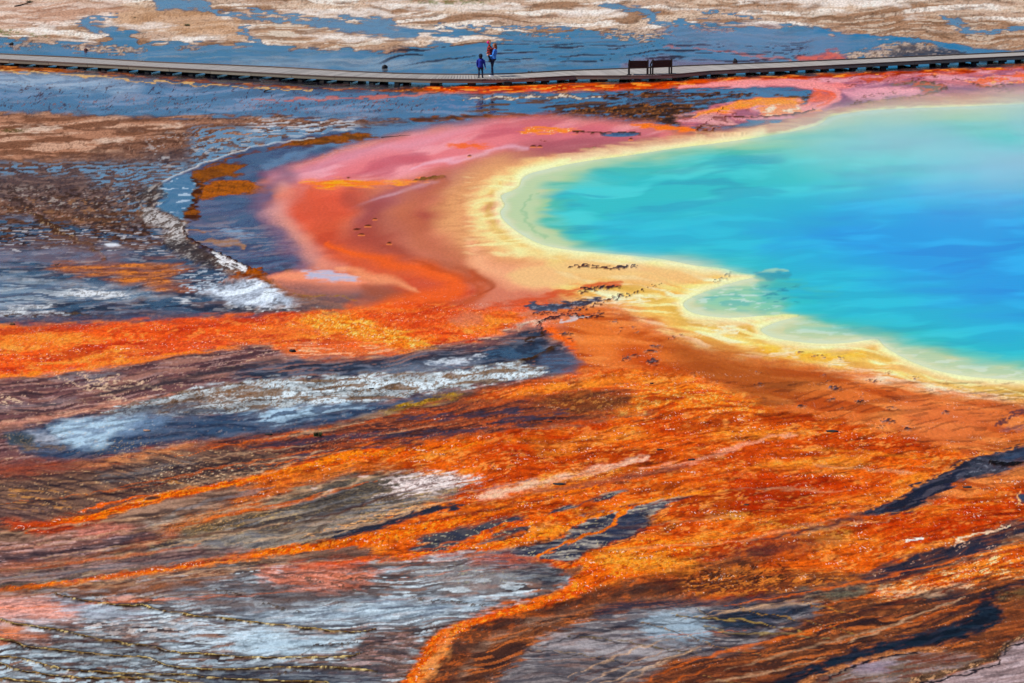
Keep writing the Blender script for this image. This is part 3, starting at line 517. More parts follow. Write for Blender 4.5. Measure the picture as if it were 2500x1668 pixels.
    P([(1150, 816), (1220, 792), (1290, 778), (1400, 770), (1340, 790), (1300, 812), (1220, 832), (1160, 838)], (216, 134, 104), 10, .15, op=.9, warp=(6, 50, 10))
    Ln([(1150, 832, .6), (1210, 816), (1270, 794), (1330, 786, .6)], 5, (214, 186, 160), .7, .2, op=.85, tex=[((150, 100, 80), 's', 14, 4, .6, .85, .7)])
    Ln([(1370, 786, .5), (1410, 778, 1), (1440, 774, .6)], 5, (196, 178, 172), .6, .3)
    # slate pools and lava-like edges
    P([(1284, 745), (1300, 738), (1320, 744), (1400, 735), (1440, 730), (1480, 724), (1440, 742), (1380, 756), (1320, 762), (1290, 756)], (74, 66, 74), 3, .6, warp=(4, 30, 7), tex=[((140, 136, 140), 'f', 30, 6, .75, .85, .7), ((60, 40, 34), 's', 12, 5, .6, .8, .7)])
    for pts, w in (([(1412, 716, .6), (1450, 706, 1.2), (1518, 700, .5)], 4), ([(1412, 706, .5), (1440, 704, .8)], 3), ([(1390, 652), (1430, 650, 1.2), (1480, 656), (1510, 654, 1.3), (1552, 650, .5)], 3), ([(1740, 692, .6), (1770, 678, 1), (1782, 664, .5)], 3.5), ([(1480, 735, .5), (1540, 720, .6), (1610, 695, .6)], 2), ([(1300, 766), (1380, 764), (1460, 742), (1530, 716, .6)], 2), ([(1330, 812), (1316, 790), (1340, 780), (1380, 772), (1450, 776), (1470, 765, 1.3)], 4)):
        Ln(pts, w, (84, 48, 42), .5, .25, warp=(4, 18, 6), h=.04, breakup=('s', 22, 7, .12, .4), tex=[((60, 56, 66), 'f', 30, 6, .5, .7, .7)])
    for x, y, a, b in ((1405, 748, 18, 3), (1384, 816, 22, 4), (1394, 830, 8, 3), (1500, 786, 10, 3), (1520, 802, 8, 2), (1545, 800, 8, 3), (1555, 810, 7, 3), (1505, 810, 8, 2), (1460, 765, 9, 3), (1400, 770, 12, 2), (1660, 818, 14, 2), (1640, 826, 6, 2), (1530, 876, 12, 6), (1602, 846, 18, 4), (1590, 858, 22, 5), (1594, 884, 18, 8), (1545, 870, 16, 3), (1690, 914, 12, 4), (1740, 930, 7, 2), (1852, 942, 12, 4), (1850, 911, 9, 2),
                       (2040, 950, 20, 6), (2028, 975, 13, 4), (2100, 980, 14, 6), (2104, 967, 5, 3), (2166, 1030, 22, 5), (2310, 1008, 11, 4), (2366, 998, 8, 2), (2216, 1048, 13, 5), (2150, 1042, 8, 3), (2176, 998, 16, 2), (1958, 992, 12, 5), (2050, 996, 8, 3), (2120, 930, 8, 3), (2140, 932, 8, 3), (1953, 861, 6, 3), (1990, 868, 6, 2), (2050, 874, 6, 2), (2010, 870, 7, 2), (2236, 923, 6, 2), (2170, 910, 6, 2), (2310, 930, 6, 2), (2420, 932, 6, 2), (2008, 918, 6, 2), (2022, 930, 6, 2)):
        a, b = a * .85, b * .75
        P([(x - a, y + b * .3), (x - a * .3, y - b), (x + a * .6, y - b * .7), (x + a, y), (x + a * .2, y + b), (x - a * .6, y + b * .8)], (92, 62, 58), 1.6, .3, warp=(4, 14, 6), h=.04, tex=[((128, 110, 112), 'f', 20, 6, .6, .8, .8), ((60, 34, 26), 's', 10, 5, .6, .8, .8)])
        Ln([(x - a, y + b * .6), (x, y + b * 1.3), (x + a, y + b * .5)], 1.4, (236, 166, 120), .6, .05, op=.3, warp=None)
    # ================= G. WATER OF THE SPRING (own colour) =================
    SH = SHORE
    P(SH, (214, 206, 128), 6, .3, warp=(2, 40, 10))
    Ln([(x, y) for x, y in SH if 1200 < x < 2600 and not (y < 330 and x > 1900)], 24, (242, 232, 180), .99, .12, op=.7, warp=(2, 50, 16), n=3)
    Ln([(1890, 330), (2010, 300), (2060, 282), (2200, 268), (2400, 260), (2600, 254)], 7, (236, 222, 178), .9, .12, op=.7, warp=(2, 30, 8))
    P([(x, y) for x, y in TEAL], (176, 204, 118), 22, .3, warp=(5, 120, 20))
    P([(1244, 480), (1290, 440), (1340, 420), (1420, 402), (1560, 382), (1760, 354), (1700, 372), (1500, 398), (1400, 420), (1340, 450), (1310, 490), (1310, 530), (1350, 570), (1410, 600), (1340, 596), (1270, 560), (1240, 520)], (200, 212, 132), 14, .25, op=.8, warp=(5, 60, 20))
    Ln([(1310, 470, .6), (1280, 500, 1), (1284, 540, 1), (1334, 580, .7)], 6, (158, 190, 104), .9, .3, op=.6)
    W_ = dict(warp=(12, 240, 36), ang=2)
    GRN = [(2900, 280), (2500, 296), (2300, 300), (2140, 308), (2040, 320), (1960, 338), (1860, 352), (1700, 374), (1560, 396), (1460, 414), (1390, 440), (1350, 470), (1336, 506), (1346, 540), (1372, 570), (1420, 596), (1480, 606), (1593, 614), (1677, 624), (1740, 633), (1790, 646), (1830, 662), (1870, 680), (1880, 712), (1850, 734), (1870, 752), (1930, 762), (1990, 782), (2060, 796), (2110, 806), (2163, 818), (2205, 831), (2289, 852), (2402, 874), (2500, 890), (2900, 905)]
    P(GRN, (86, 186, 140), 22, .45, tex=[((126, 206, 168), 'f', 200, 16, .5, .9, .6)], **W_)
    P([(1960, 786), (2000, 788), (2080, 806), (2100, 815), (2060, 824), (1980, 826), (1930, 818), (1920, 800)], (188, 206, 140), 9, .3, op=.8, warp=(4, 40, 10), tex=[((214, 226, 190), 'f', 60, 8, .55, .9, .8)])
    P([(2170, 846), (2220, 850), (2320, 874), (2420, 894), (2540, 908), (2540, 926), (2400, 914), (2280, 890)], (188, 206, 146), 8, .3, op=.8, warp=(4, 40, 10), tex=[((220, 228, 196), 'f', 70, 8, .55, .9, .7)])
    P([(1720, 716), (1760, 706), (1810, 700), (1860, 690), (1900, 700), (1920, 740), (1880, 762), (1800, 760), (1730, 752), (1700, 736)], (150, 204, 150), 14, .35, op=.85, warp=(6, 60, 14), tex=[((100, 180, 156), 'f', 80, 12, .45, .85, .8), ((214, 230, 206), 'f', 50, 7, .74, .92, .7)])
    # turquoise, cyan and blue depth
    P([(1480, 604), (1400, 584), (1366, 550), (1356, 510), (1390, 464), (1470, 432), (1580, 412), (1760, 390), (1960, 366), (2150, 336), (2400, 320), (2900, 306), (2900, 896), (2500, 880), (2380, 862), (2250, 832), (2140, 800), (2060, 790), (1980, 770), (1930, 750), (1890, 700), (1860, 672), (1790, 640), (1680, 622), (1560, 612)], (44, 190, 176), 34, .6, tex=[((84, 214, 200), 'f', 300, 30, .45, .95, .7), ((24, 150, 160), 'f', 280, 24, .55, .95, .6)], **W_)
    P([(1520, 604), (1470, 580), (1500, 540), (1640, 520), (1820, 490), (2000, 462), (2200, 420), (2500, 396), (2900, 380), (2900, 884), (2500, 864), (2300, 824), (2160, 790), (2060, 770), (1980, 740), (1920, 690), (1850, 645), (1720, 622), (1600, 612)], (16, 176, 190), 50, .65, tex=[((50, 200, 208), 'f', 320, 30, .45, .95, .6)], **W_)
    P([(1880, 580), (2000, 540), (2100, 510), (2260, 480), (2500, 470), (2900, 470), (2900, 800), (2500, 780), (2340, 740), (2160, 670), (1960, 600)], (10, 152, 208), 80, .7, tex=[((50, 178, 226), 'f', 340, 36, .45, .9, .7), ((4, 130, 200), 'f', 300, 28, .55, .95, .6)], **W_)
    # submerged ledges
    Ln([(1846, 668, .6), (1880, 660, 1), (1920, 659, .8), (1928, 662, .3)], 6, (160, 204, 164), .7, .4, warp=(2, 30, 10))
    P([(1846, 664), (1924, 664), (1920, 682), (1860, 682)], (50, 140, 140), 6, .5, op=.7, warp=(3, 30, 10))
    for a in ([(1850, 686), (1950, 686), (1960, 700), (1880, 706)], [(1860, 714), (1930, 720), (1920, 736), (1850, 734)], [(1960, 706), (2040, 706), (2020, 716)]):
        P(a, (80, 184, 150), 8, .5, op=.6, warp=(6, 60, 10))
    T((1850, 690, 1960, 752), (20, 110, 120), 'f', 60, 12, .66, .85, .5, edge=24)
    P([(2080, 800), (2140, 806), (2200, 826), (2120, 826)], (90, 180, 150), 9, .5, op=.6, warp=(5, 60, 10))
    P([(2330, 864), (2380, 858), (2440, 872), (2400, 884), (2340, 876)], (110, 200, 166), 7, .5, op=.6, warp=(4, 60, 10))
    # ================= H. LEFT ORANGE BAND =================
    OB = [((240, 140, 60), 'f', 360, 50, .40, .9, .8), ((176, 58, 38), 'f', 280, 24, .52, .95, .75), ((250, 160, 80), 's', 34, 9, .6, .98, .5), ((160, 52, 36), 's', 44, 9, .62, .98, .5)]
    P([(-900, 805), (0, 797), (200, 791), (400, 782), (520, 772), (640, 770), (720, 762), (800, 762), (880, 756), (960, 742), (1060, 742), (1160, 752), (1230, 760), (1280, 770), (1240, 806), (1160, 832), (1060, 846), (1000, 862), (900, 872), (760, 880), (640, 842), (520, 856), (400, 874), (260, 900), (130, 914), (0, 924), (-900, 950)], (226, 98, 44), 6, .1, warp=(6, 60, 12), ang=4, tex=OB)
    P([(-200, 797), (200, 793), (420, 784), (640, 772), (740, 766), (700, 780), (500, 792), (200, 804), (-200, 814)], (200, 80, 44), 8, .12, op=.7, tex=[((150, 76, 64), 's', 18, 4, .5, .8, .7)])
    P([(300, 850), (440, 826), (620, 800), (760, 790), (760, 820), (640, 838), (480, 858), (340, 876)], (186, 70, 48), 14, .1, op=.6, breakup=('f', 120, 12, .25, .55), tex=[((236, 120, 70), 's', 16, 4, .6, .9, .7)])
    Ln([(-100, 930), (0, 922), (150, 908), (300, 890), (450, 864), (600, 846)], 7, (244, 132, 50), .8, .08, op=.85)
    P([(730, 780), (760, 772), (830, 770), (900, 782), (960, 804), (1040, 830), (1060, 846), (980, 850), (900, 830), (820, 808), (750, 796)], (238, 142, 44), 14, .08, op=.75, ang=-8, warp=(8, 60, 14), tex=[((252, 186, 76), 'f', 60, 8, .5, .7, .9), ((176, 92, 26), 's', 12, 5, .64, .85, .8), ((255, 224, 150), 's', 10, 4, .86, .95, .8)])
    P([(900, 760), (1040, 752), (1160, 760), (1180, 780), (1060, 800), (940, 790)], (196, 76, 40), 14, .1, op=.7, ang=4, tex=[((230, 130, 80), 's', 12, 4, .7, .92, .7)])
    P([(1090, 772), (1160, 766), (1180, 776), (1150, 792), (1110, 790)], (196, 120, 90), 8, .2, op=.7)
    P([(640, 850), (720, 842), (860, 842), (980, 856), (900, 874), (800, 884), (700, 872)], (206, 112, 66), 10, .1, op=.8, ang=3, tex=[((236, 180, 140), 'f', 80, 5, .7, .82, .8)])
    # ================= I. BROWN STREAK ZONE, LEFT =================
    ST = [((160, 116, 100), 'f', 200, 14, .45, .7, .8), ((84, 58, 58), 'f', 160, 9, .52, .74, .9), ((206, 170, 140), 'r', 150, 16, .92, .985, .75), ((176, 140, 130), 'f', 90, 4, .78, .88, .6)]
    P([(-900, 950), (0, 926), (130, 915), (260, 900), (400, 876), (520, 858), (640, 845), (760, 884), (860, 884), (960, 870), (1060, 848), (1160, 834), (1250, 810), (1300, 800), (1380, 850), (1400, 880), (1340, 925), (1200, 950), (1080, 966), (900, 1010), (700, 1060), (500, 1100), (300, 1130), (100, 1140), (-900, 1150)], (118, 82, 78), 6, .3, warp=(6, 60, 10), ang=8, tex=ST)
    P([(120, 915), (240, 905), (300, 915), (220, 935), (140, 930)], (150, 148, 150), 14, .5, op=.45, breakup=('f', 60, 8, .3, .6))
    for pts in ([(140, 918, .5), (180, 936), (230, 950, 1.2), (300, 948, .6)], [(190, 910), (230, 928), (290, 918)], [(250, 962), (300, 976), (260, 975)], [(0, 966), (40, 980), (60, 984)], [(0, 984), (20, 990)], [(210, 940), (280, 930), (360, 936)], [(230, 948), (330, 942), (400, 950)]):
        Ln(pts, 2.6, (214, 180, 150), .7, .15, op=.85, warp=(5, 24, 8))
    P([(-200, 990), (60, 992), (180, 972), (120, 988), (-200, 1010)], (150, 140, 140), 10, .5, op=.6)
    Ln([(-60, 1046, 1.2), (80, 1026), (200, 1004), (320, 978, .8), (420, 966, .5)], 10, (190, 132, 110), .9, .15, op=.8, tex=[((220, 170, 140), 'f', 120, 5, .5, .8, .7)], ang=9)
    Ln([(240, 960, .6), (400, 936, 1), (540, 906, 1), (680, 880, .8)], 16, (70, 58, 56), .95, .35, op=.75, breakup=('f', 110, 10, .2, .55), ang=9)
    # slate strip above the white crust
    P([(560, 920), (640, 890), (760, 876), (880, 878), (1000, 866), (1100, 854), (1180, 850), (1260, 822), (1300, 800), (1340, 830), (1390, 860), (1400, 882), (1360, 914), (1260, 936), (1120, 920), (900, 926), (700, 934)], (60, 56, 64), 10, .5, warp=(6, 60, 12), ang=6,
      tex=[((112, 108, 114), 'f', 150, 9, .48, .72, .8), ((44, 42, 52), 'f', 110, 8, .58, .8, .8), ((150, 104, 84), 'f', 120, 5, .8, .9, .7)])
    P([(860, 908), (1000, 890), (1120, 880), (1180, 876), (1120, 896), (960, 912)], (130, 132, 140), 9, .7, op=.7)
    for a in ([(1040, 886), (1100, 878), (1150, 878), (1120, 888)], [(1160, 870), (1180, 866), (1180, 874)], [(1230, 858), (1260, 852), (1250, 860)]):
        P(a, (206, 212, 216), 4, .3, op=.9, warp=(5, 20, 5))
    P([(1186, 862), (1220, 848), (1270, 844), (1330, 850), (1300, 872), (1240, 880), (1190, 876)], (52, 58, 72), 8, .7, warp=(4, 30, 10))
    Ln([(1270, 886, .7), (1320, 866, 1), (1360, 846, 1), (1376, 844, .5)], 7, (78, 56, 34), .6, .15, breakup=('s', 16, 6, .2, .5), h=.04)
    Ln([(1276, 830, .6), (1310, 826), (1330, 810, .8)], 5, (74, 54, 40), .6, .15, breakup=('s', 16, 6, .2, .5))
    P([(1320, 880), (1340, 862), (1390, 856), (1420, 900), (1360, 918), (1330, 900)], (84, 80, 92), 8, .8, op=.8)
    # ================= J. WHITE CRUST ISLAND AND BLUE PONDS =================
    P([(240, 1016), (330, 984), (400, 970), (470, 950), (560, 936), (660, 924), (800, 922), (900, 914), (1040, 910), (1160, 900), (1240, 886), (1300, 894), (1340, 908), (1310, 922), (1240, 930), (1140, 946), (1020, 962), (900, 984), (760, 996), (620, 1010), (480, 1016), (340, 1018)], (172, 178, 178), 5, .12, warp=(7, 50, 9), ang=5,
      tex=[((206, 216, 218), 'f', 120, 12, .42, .68, .9), ((128, 96, 68), 'f', 130, 10, .66, .82, .8), ((120, 92, 64), 's', 14, 6, .62, .82, .75), ((60, 54, 54), 's', 16, 5, .88, .95, .5)])
    P([(360, 1000), (440, 976), (540, 954), (640, 944), (620, 966), (560, 984), (440, 1004)], (138, 102, 76), 12, .1, op=.75, tex=[((90, 66, 46), 's', 10, 5, .5, .8, .7), ((200, 200, 196), 's', 16, 6, .82, .92, .8)], breakup=None)
    P([(300, 996), (420, 984), (520, 990), (560, 1008), (420, 1014), (260, 1018)], (80, 82, 92), 9, .6, op=.7, breakup=('f', 60, 8, .25, .5))
    P([(10, 1070), (40, 1052), (100, 1040), (130, 1030), (200, 1018), (340, 1016), (520, 1010), (700, 1000), (840, 986), (960, 980), (1040, 966), (1100, 958), (1000, 990), (900, 1016), (800, 1036), (680, 1056), (540, 1070), (400, 1086), (280, 1110), (180, 1124), (100, 1116), (50, 1096)], (56, 64, 84), 7, .62, warp=(5, 50, 12), ang=6,
      tex=[((92, 92, 104), 'f', 140, 12, .45, .75, .8), ((150, 130, 120), 'r', 60, 22, .92, .985, .7, 14)])
    P([(118, 1044), (150, 1030), (200, 1022), (280, 1020), (350, 1018), (330, 1040), (300, 1050), (260, 1072), (270, 1088), (210, 1096), (160, 1084), (130, 1070), (128, 1056)], (170, 192, 204), 8, .55, warp=(4, 40, 12), ang=8, tex=[((206, 200, 194), 'r', 50, 20, .9, .98, .8), ((120, 134, 152), 'f', 60, 12, .5, .8, .7)])
    P([(70, 1056), (110, 1058), (150, 1076), (120, 1084), (80, 1074)], (178, 180, 186), 8, .6, op=.75, warp=(5, 30, 6))
    P([(350, 1020), (420, 1022), (400, 1040), (330, 1056), (290, 1060)], (120, 140, 162), 10, .6, op=.8, tex=[((190, 190, 190), 'r', 50, 16, .92, .98, .8)])
    P([(600, 1016), (660, 1000), (760, 992), (850, 986), (900, 990), (800, 1004), (720, 1026), (660, 1032), (640, 1016)], (168, 192, 206), 9, .5, warp=(8, 50, 10), ang=6, tex=[((80, 92, 112), 'f', 50, 8, .55, .7, .8)])
    P([(40, 1080), (100, 1084), (160, 1092), (130, 1100), (60, 1098)], (140, 116, 92), 6, .2, op=.8, breakup=('s', 14, 6, .3, .6))
    P([(8, 1066), (40, 1056), (70, 1062), (90, 1078), (60, 1088), (30, 1084)], (70, 72, 66), 6, .5, op=.8, tex=[((170, 140, 96), 'r', 40, 16, .85, .96, .8, -20)])
    T((200, 1060, 560, 1130), (190, 170, 140), 'r', 44, 14, .88, .97, .75, 24, .2)
    # yellow weed patch
    P([(930, 1006), (980, 990), (1040, 976), (1100, 962), (1135, 968), (1080, 980), (1010, 996), (960, 1010)], (176, 136, 44), 5, .1, warp=(6, 40, 8), ang=12, tex=[((120, 90, 36), 's', 16, 5, .5, .8, .8)])
    P([(870, 1024), (920, 1010), (970, 1006), (930, 1020), (880, 1030)], (160, 136, 110), 8, .2, op=.8)
    # ================= K. BROWN-ORANGE SLOPE BETWEEN PONDS AND MAT =================
    KT = [((176, 84, 44), 'f', 200, 12, .45, .7, .85), ((74, 56, 58), 'f', 170, 9, .60, .78, .85), ((196, 110, 66), 's', 18, 5, .72, .92, .6), ((120, 74, 56), 'f', 90, 6, .5, .8, .5)]
    P([(-900, 1160), (0, 1134), (120, 1130), (260, 1120), (420, 1090), (560, 1074), (700, 1060), (820, 1036), (920, 1018), (1000, 1000), (1080, 982), (1180, 952), (1340, 924), (1460, 924), (1600, 950), (1720, 960), (1620, 1000), (1480, 1030), (1300, 1052), (1100, 1078), (900, 1112), (760, 1140), (600, 1180), (440, 1210), (300, 1240), (120, 1290), (-900, 1330)],
      (142, 78, 54), 8, .15, warp=(7, 70, 10), ang=9, tex=KT)
    P([(1340, 964), (1460, 958), (1580, 968), (1640, 980), (1560, 1000), (1420, 1010), (1320, 990)], (128, 76, 46), 16, .1, op=.8, tex=[((190, 130, 70), 's', 12, 4, .7, .9, .8)])
    for pts, w in (([(620, 1092), (720, 1082, 1.2), (860, 1064, 1), (1040, 1062, 1.4), (1180, 1050, .8)], 9), ([(700, 1116), (780, 1112, 1.4), (900, 1098, 1), (1010, 1090, .6)], 10), ([(600, 1140), (700, 1132), (800, 1118, .7)], 9), ([(1220, 1030), (1300, 1020), (1380, 1002, .8)], 8), ([(1240, 1044), (1320, 1032, .8)], 6), ([(980, 1020), (1100, 1018), (1280, 1000)], 8)):
        Ln(pts, w, (64, 56, 70), .9, .45, op=.85, warp=(6, 60, 8), ang=9, breakup=('f', 100, 10, .12, .4))
    T((640, 1040, 1240, 1120), (214, 160, 124), 'r', 70, 14, .92, .985, .6, 12)
    # rippled brown fan, left
    RF = [((150, 112, 86), 'f', 190, 12, .45, .7, .8), ((84, 64, 58), 'f', 150, 7, .55, .75, .85, -12), ((216, 176, 130), 'r', 130, 16, .90, .975, .7, -12), ((110, 84, 74), 'f', 90, 5, .6, .85, .5, -10)]
    P([(-900, 1180), (0, 1160), (100, 1142), (180, 1130), (280, 1126), (400, 1100), (520, 1096), (640, 1098), (720, 1120), (640, 1150), (520, 1182), (440, 1204), (360, 1216), (260, 1236), (150, 1262), (0, 1278), (-900, 1290)], (120, 92, 76), 10, .25, warp=(7, 60, 10), ang=-8, tex=RF)
    P([(240, 1160), (330, 1150), (440, 1128), (480, 1124), (420, 1146), (320, 1168), (250, 1178)], (112, 116, 116), 12, .6, op=.6, breakup=('f', 70, 9, .25, .55))
    T((330, 1120, 660, 1200), (222, 196, 160), 'r', 70, 14, .86, .96, .8, -16)
    T((360, 1110, 700, 1200), (64, 50, 46), 'f', 90, 7, .62, .74, .8, -14, .3)
    P([(170, 1140), (300, 1116), (400, 1096), (470, 1086), (400, 1106), (300, 1126), (240, 1142)], (226, 150, 96), 8, .1, op=.75, breakup=('f', 60, 8, .2, .5))
    P([(-200, 1140), (60, 1128), (200, 1132), (260, 1140), (120, 1156), (-200, 1176)], (150, 82, 64), 12, .15, op=.8, tex=[((120, 76, 70), 'f', 90, 6, .5, .75, .7)])
    for pts in ([(0, 1196), (60, 1198), (140, 1200), (230, 1212)], [(0, 1230), (80, 1230), (170, 1240)], [(0, 1240), (60, 1244), (110, 1250)], [(20, 1210), (100, 1216), (160, 1224)], [(380, 1170), (440, 1180), (480, 1190)]):
        Ln(pts, 2.2, (196, 140, 84), .7, .1, op=.8, warp=(3, 30, 8))
    P([(-200, 1226), (60, 1230), (140, 1250), (60, 1268), (-200, 1276)], (96, 70, 66), 12, .3, op=.6, ang=-6, tex=[((140, 110, 100), 'f', 90, 5, .55, .75, .7)])
    # ================= L. THE BIG ORANGE MAT =================
    MAT = [((190, 76, 30), 'f', 440, 100, .30, .85, .75), ((240, 146, 56), 'f', 260, 46, .50, .95, .7), ((146, 52, 26), 'f', 340, 70, .60, .98, .7), ((164, 62, 30), 's', 44, 10, .45, .95, .5, 9), ((246, 164, 88), 's', 40, 9, .64, .97, .5, 9), ((104, 42, 26), 's', 50, 10, .84, .98, .5, 9)]
    P([(820, 1110), (980, 1090), (1120, 1066), (1240, 1050), (1360, 1040), (1480, 1028), (1580, 1008), (1640, 986), (1720, 966), (1760, 968), (1860, 1000), (1940, 1006), (2040, 1020), (2140, 1050), (2200, 1060), (2280, 1090), (2360, 1108), (2320, 1130), (2290, 1160), (2230, 1190), (2200, 1220), (2120, 1250), (2060, 1270), (2500, 1180), (2800, 1130), (2800, 1260), (2500, 1270), (2420, 1300), (2300, 1340), (2150, 1390), (2060, 1420), (1900, 1440), (1740, 1470), (1560, 1420), (1520, 1440), (1440, 1452), (1300, 1500), (1100, 1480), (900, 1340), (700, 1330), (500, 1380), (300, 1400), (400, 1330), (600, 1250), (620, 1180), (700, 1150)],
      (218, 104, 36), 6, .08, warp=(8, 70, 16), ang=6, tex=MAT)
    P([(1330, 928), (1400, 924), (1480, 900), (1580, 902), (1680, 912), (1760, 950), (1720, 972), (1620, 966), (1500, 950), (1400, 958), (1260, 974), (1140, 978), (1220, 950)], (226, 108, 44), 10, .08, ang=6, tex=MAT[1:])
    P([(1560, 950), (1700, 940), (1800, 962), (1880, 1000), (1800, 1010), (1660, 1000), (1560, 1010), (1480, 1020), (1540, 990)], (240, 130, 40), 12, .06, op=.75, tex=[((255, 190, 100), 's', 14, 5, .6, .85, .8), ((190, 70, 30), 'f', 70, 9, .6, .8, .8)])
    for a in ([(1200, 1080), (1340, 1066), (1500, 1044), (1440, 1070), (1280, 1100), (1160, 1106)], [(1640, 1120), (1760, 1140), (1900, 1150), (2000, 1180), (1880, 1190), (1740, 1170)], [(1560, 1058), (1680, 1040), (1760, 1070), (1680, 1090)], [(2100, 1280), (2260, 1250), (2420, 1230), (2460, 1260), (2300, 1310), (2180, 1320)], [(1800, 1220), (1900, 1230), (1960, 1250), (1840, 1250)], [(1960, 1140), (2100, 1170), (2160, 1200), (2060, 1230), (1960, 1200)]):
        P(a, (186, 56, 22), 24, .06, op=.6, breakup=('f', 90, 12, .2, .6), ang=5)
    Ln([(2110, 1126, .6), (2180, 1112, 1), (2240, 1100, 1), (2290, 1090, .5)], 5, (140, 56, 26), .8, .1, op=.7)
    for a in ([(1280, 1180), (1400, 1156), (1520, 1150), (1440, 1170), (1320, 1190)], [(1840, 1270), (1960, 1280), (2060, 1290), (2040, 1300), (1900, 1290)], [(1560, 1326), (1660, 1330), (1720, 1350), (1620, 1346)], [(2000, 1300), (2060, 1296), (2080, 1308), (2040, 1312)], [(1760, 1250), (1840, 1256), (1800, 1268)]):
        P(a, (250, 176, 80), 8, .05, op=.7, breakup=('s', 20, 6, .3, .6), ang=-4, tex=[((110, 56, 20), 's', 12, 6, .72, .86, .8)])
    # pale track across the mat
    Ln([(1180, 1212, 1.3), (1300, 1184, 1.2), (1380, 1166), (1480, 1140, .8), (1580, 1116, .5)], 15, (244, 190, 160), .9, .1, op=.8, breakup=('s', 26, 7, .1, .6), ang=10)
    Ln([(1560, 1144, .6), (1680, 1130, 1), (1760, 1106, 1), (1840, 1078, .8), (1940, 1058, .5)], 9, (232, 156, 124), .9, .1, op=.75, breakup=('s', 26, 7, .05, .55), ang=12)
    Ln([(1300, 1200, .6), (1420, 1190, 1), (1560, 1160, 1), (1680, 1138, .6)], 15, (140, 82, 66), .95, .2, op=.75, breakup=('f', 110, 10, .15, .5), ang=10)
    # ---- slate channels on the right ----
    CH = dict(wet=.35, warp=(4, 40, 9), ang=16, tex=[((92, 84, 90), 'f', 90, 8, .55, .78, .7), ((42, 40, 58), 'f', 70, 8, .55, .8, .8)])
    P([(2800, 1040), (2500, 1086), (2440, 1104), (2380, 1116), (2330, 1134), (2320, 1150), (2290, 1158), (2240, 1180), (2222, 1186), (2216, 1206), (2180, 1220), (2140, 1240), (2100, 1258), (2180, 1256), (2240, 1242), (2262, 1218), (2310, 1200), (2340, 1176), (2400, 1164), (2460, 1150), (2500, 1120), (2800, 1110)], (46, 42, 52), 3.9, **CH)
    P([(2380, 1120), (2440, 1112), (2500, 1104), (2520, 1130), (2460, 1150), (2400, 1160), (2340, 1170), (2360, 1140)], (96, 88, 92), 8, .5, op=.7, tex=[((150, 150, 154), 's', 16, 5, .8, .9, .7), ((50, 44, 42), 'f', 40, 8, .5, .7, .8)])
    P([(2430, 1118), (2500, 1096), (2800, 1080), (2800, 1110), (2520, 1126), (2470, 1132)], (54, 62, 82), 7, .6, op=.7)
    Ln([(2420, 1126), (2450, 1136, 1.4), (2500, 1130)], 4, (40, 32, 26), .5, .2, breakup=('s', 14, 6, .2, .5), h=.04)
    Ln([(2100, 1258, 1), (2040, 1276, .8), (1990, 1292, .7), (1930, 1304, .5), (1840, 1318, .7)], 9, (104, 64, 56), .9, .25, op=.85)
    Ln([(2510, 1084, .6), (2440, 1102, 1), (2370, 1116, 1), (2310, 1150, .8), (2220, 1196, .8), (2110, 1250, .5)], 4, (246, 150, 66), .9, .05, op=.7, warp=(3, 30, 8))
    P([(2500, 1000), (2470, 1012), (2440, 1030), (2436, 1040), (2460, 1030), (2500, 1012), (2800, 980), (2800, 970)], (110, 66, 62), 3, .3, warp=(5, 20, 7))
    P([(2450, 1052), (2480, 1040), (2800, 1020), (2800, 1034), (2490, 1050)], (150, 96, 90), 4, .3, warp=(5, 20, 7), op=.8)
    P([(2482, 1210), (2500, 1204), (2600, 1190), (2600, 1240), (2500, 1230), (2486, 1222)], (60, 54, 70), 4, .6, warp=(3, 20, 8))
    Ln([(2490, 1204), (2478, 1216), (2492, 1230)], 3, (250, 170, 110), .6, .1)
    # long brown-slate band
    P([(2800, 1240), (2500, 1272), (2420, 1300), (2340, 1326), (2260, 1345), (2180, 1375), (2120, 1400), (2060, 1412), (2130, 1416), (2200, 1420), (2260, 1394), (2360, 1362), (2440, 1336), (2500, 1300), (2800, 1270)], (70, 54, 56), 6, .4, warp=(7, 50, 12), ang=14, tex=[((120, 72, 46), 'f', 100, 8, .5, .75, .85), ((46, 42, 54), 'f', 90, 8, .55, .78, .9), ((214, 170, 140), 's', 14, 5, .95, .98, .8)])
    Ln([(2330, 1320), (2400, 1302, 1.2), (2460, 1286, .6)], 3, (250, 206, 170), .6, .05, breakup=('s', 16, 5, .2, .5))
    Ln([(2212, 1320), (2256, 1314, .6)], 3, (255, 236, 214), .5, .05, warp=(2, 16, 6))
    # dark smear below the mat
    P([(1700, 1380), (1780, 1350), (1860, 1322), (1960, 1318), (2060, 1316), (1980, 1340), (1880, 1360), (1820, 1390), (1740, 1400)], (104, 66, 54), 16, .2, op=.85, ang=10, tex=[((180, 96, 46), 's', 20, 6, .6, .85, .7), ((60, 48, 52), 'f', 80, 8, .5, .75, .7)])
    P([(1500, 1420), (1640, 1396), (1760, 1400), (1880, 1390), (2040, 1400), (2100, 1412), (1980, 1436), (1840, 1448), (1680, 1462), (1560, 1470), (1440, 1480), (1300, 1520), (1180, 1570), (1120, 1668), (1040, 1760), (900, 1760), (1000, 1640), (1060, 1560), (1200, 1500), (1360, 1450)], (116, 70, 46), 12, .15, op=.92, ang=10,
      tex=[((180, 96, 46), 's', 26, 7, .62, .85, .8), ((62, 48, 46), 'f', 180, 20, .45, .85, .75)])
    T((1640, 1380, 2120, 1470), (216, 132, 62), 's', 40, 7, .60, .78, .75, 8, .05)
    T((1640, 1360, 1960, 1440), (60, 44, 40), 's', 26, 7, .68, .82, .8, 10, .1)
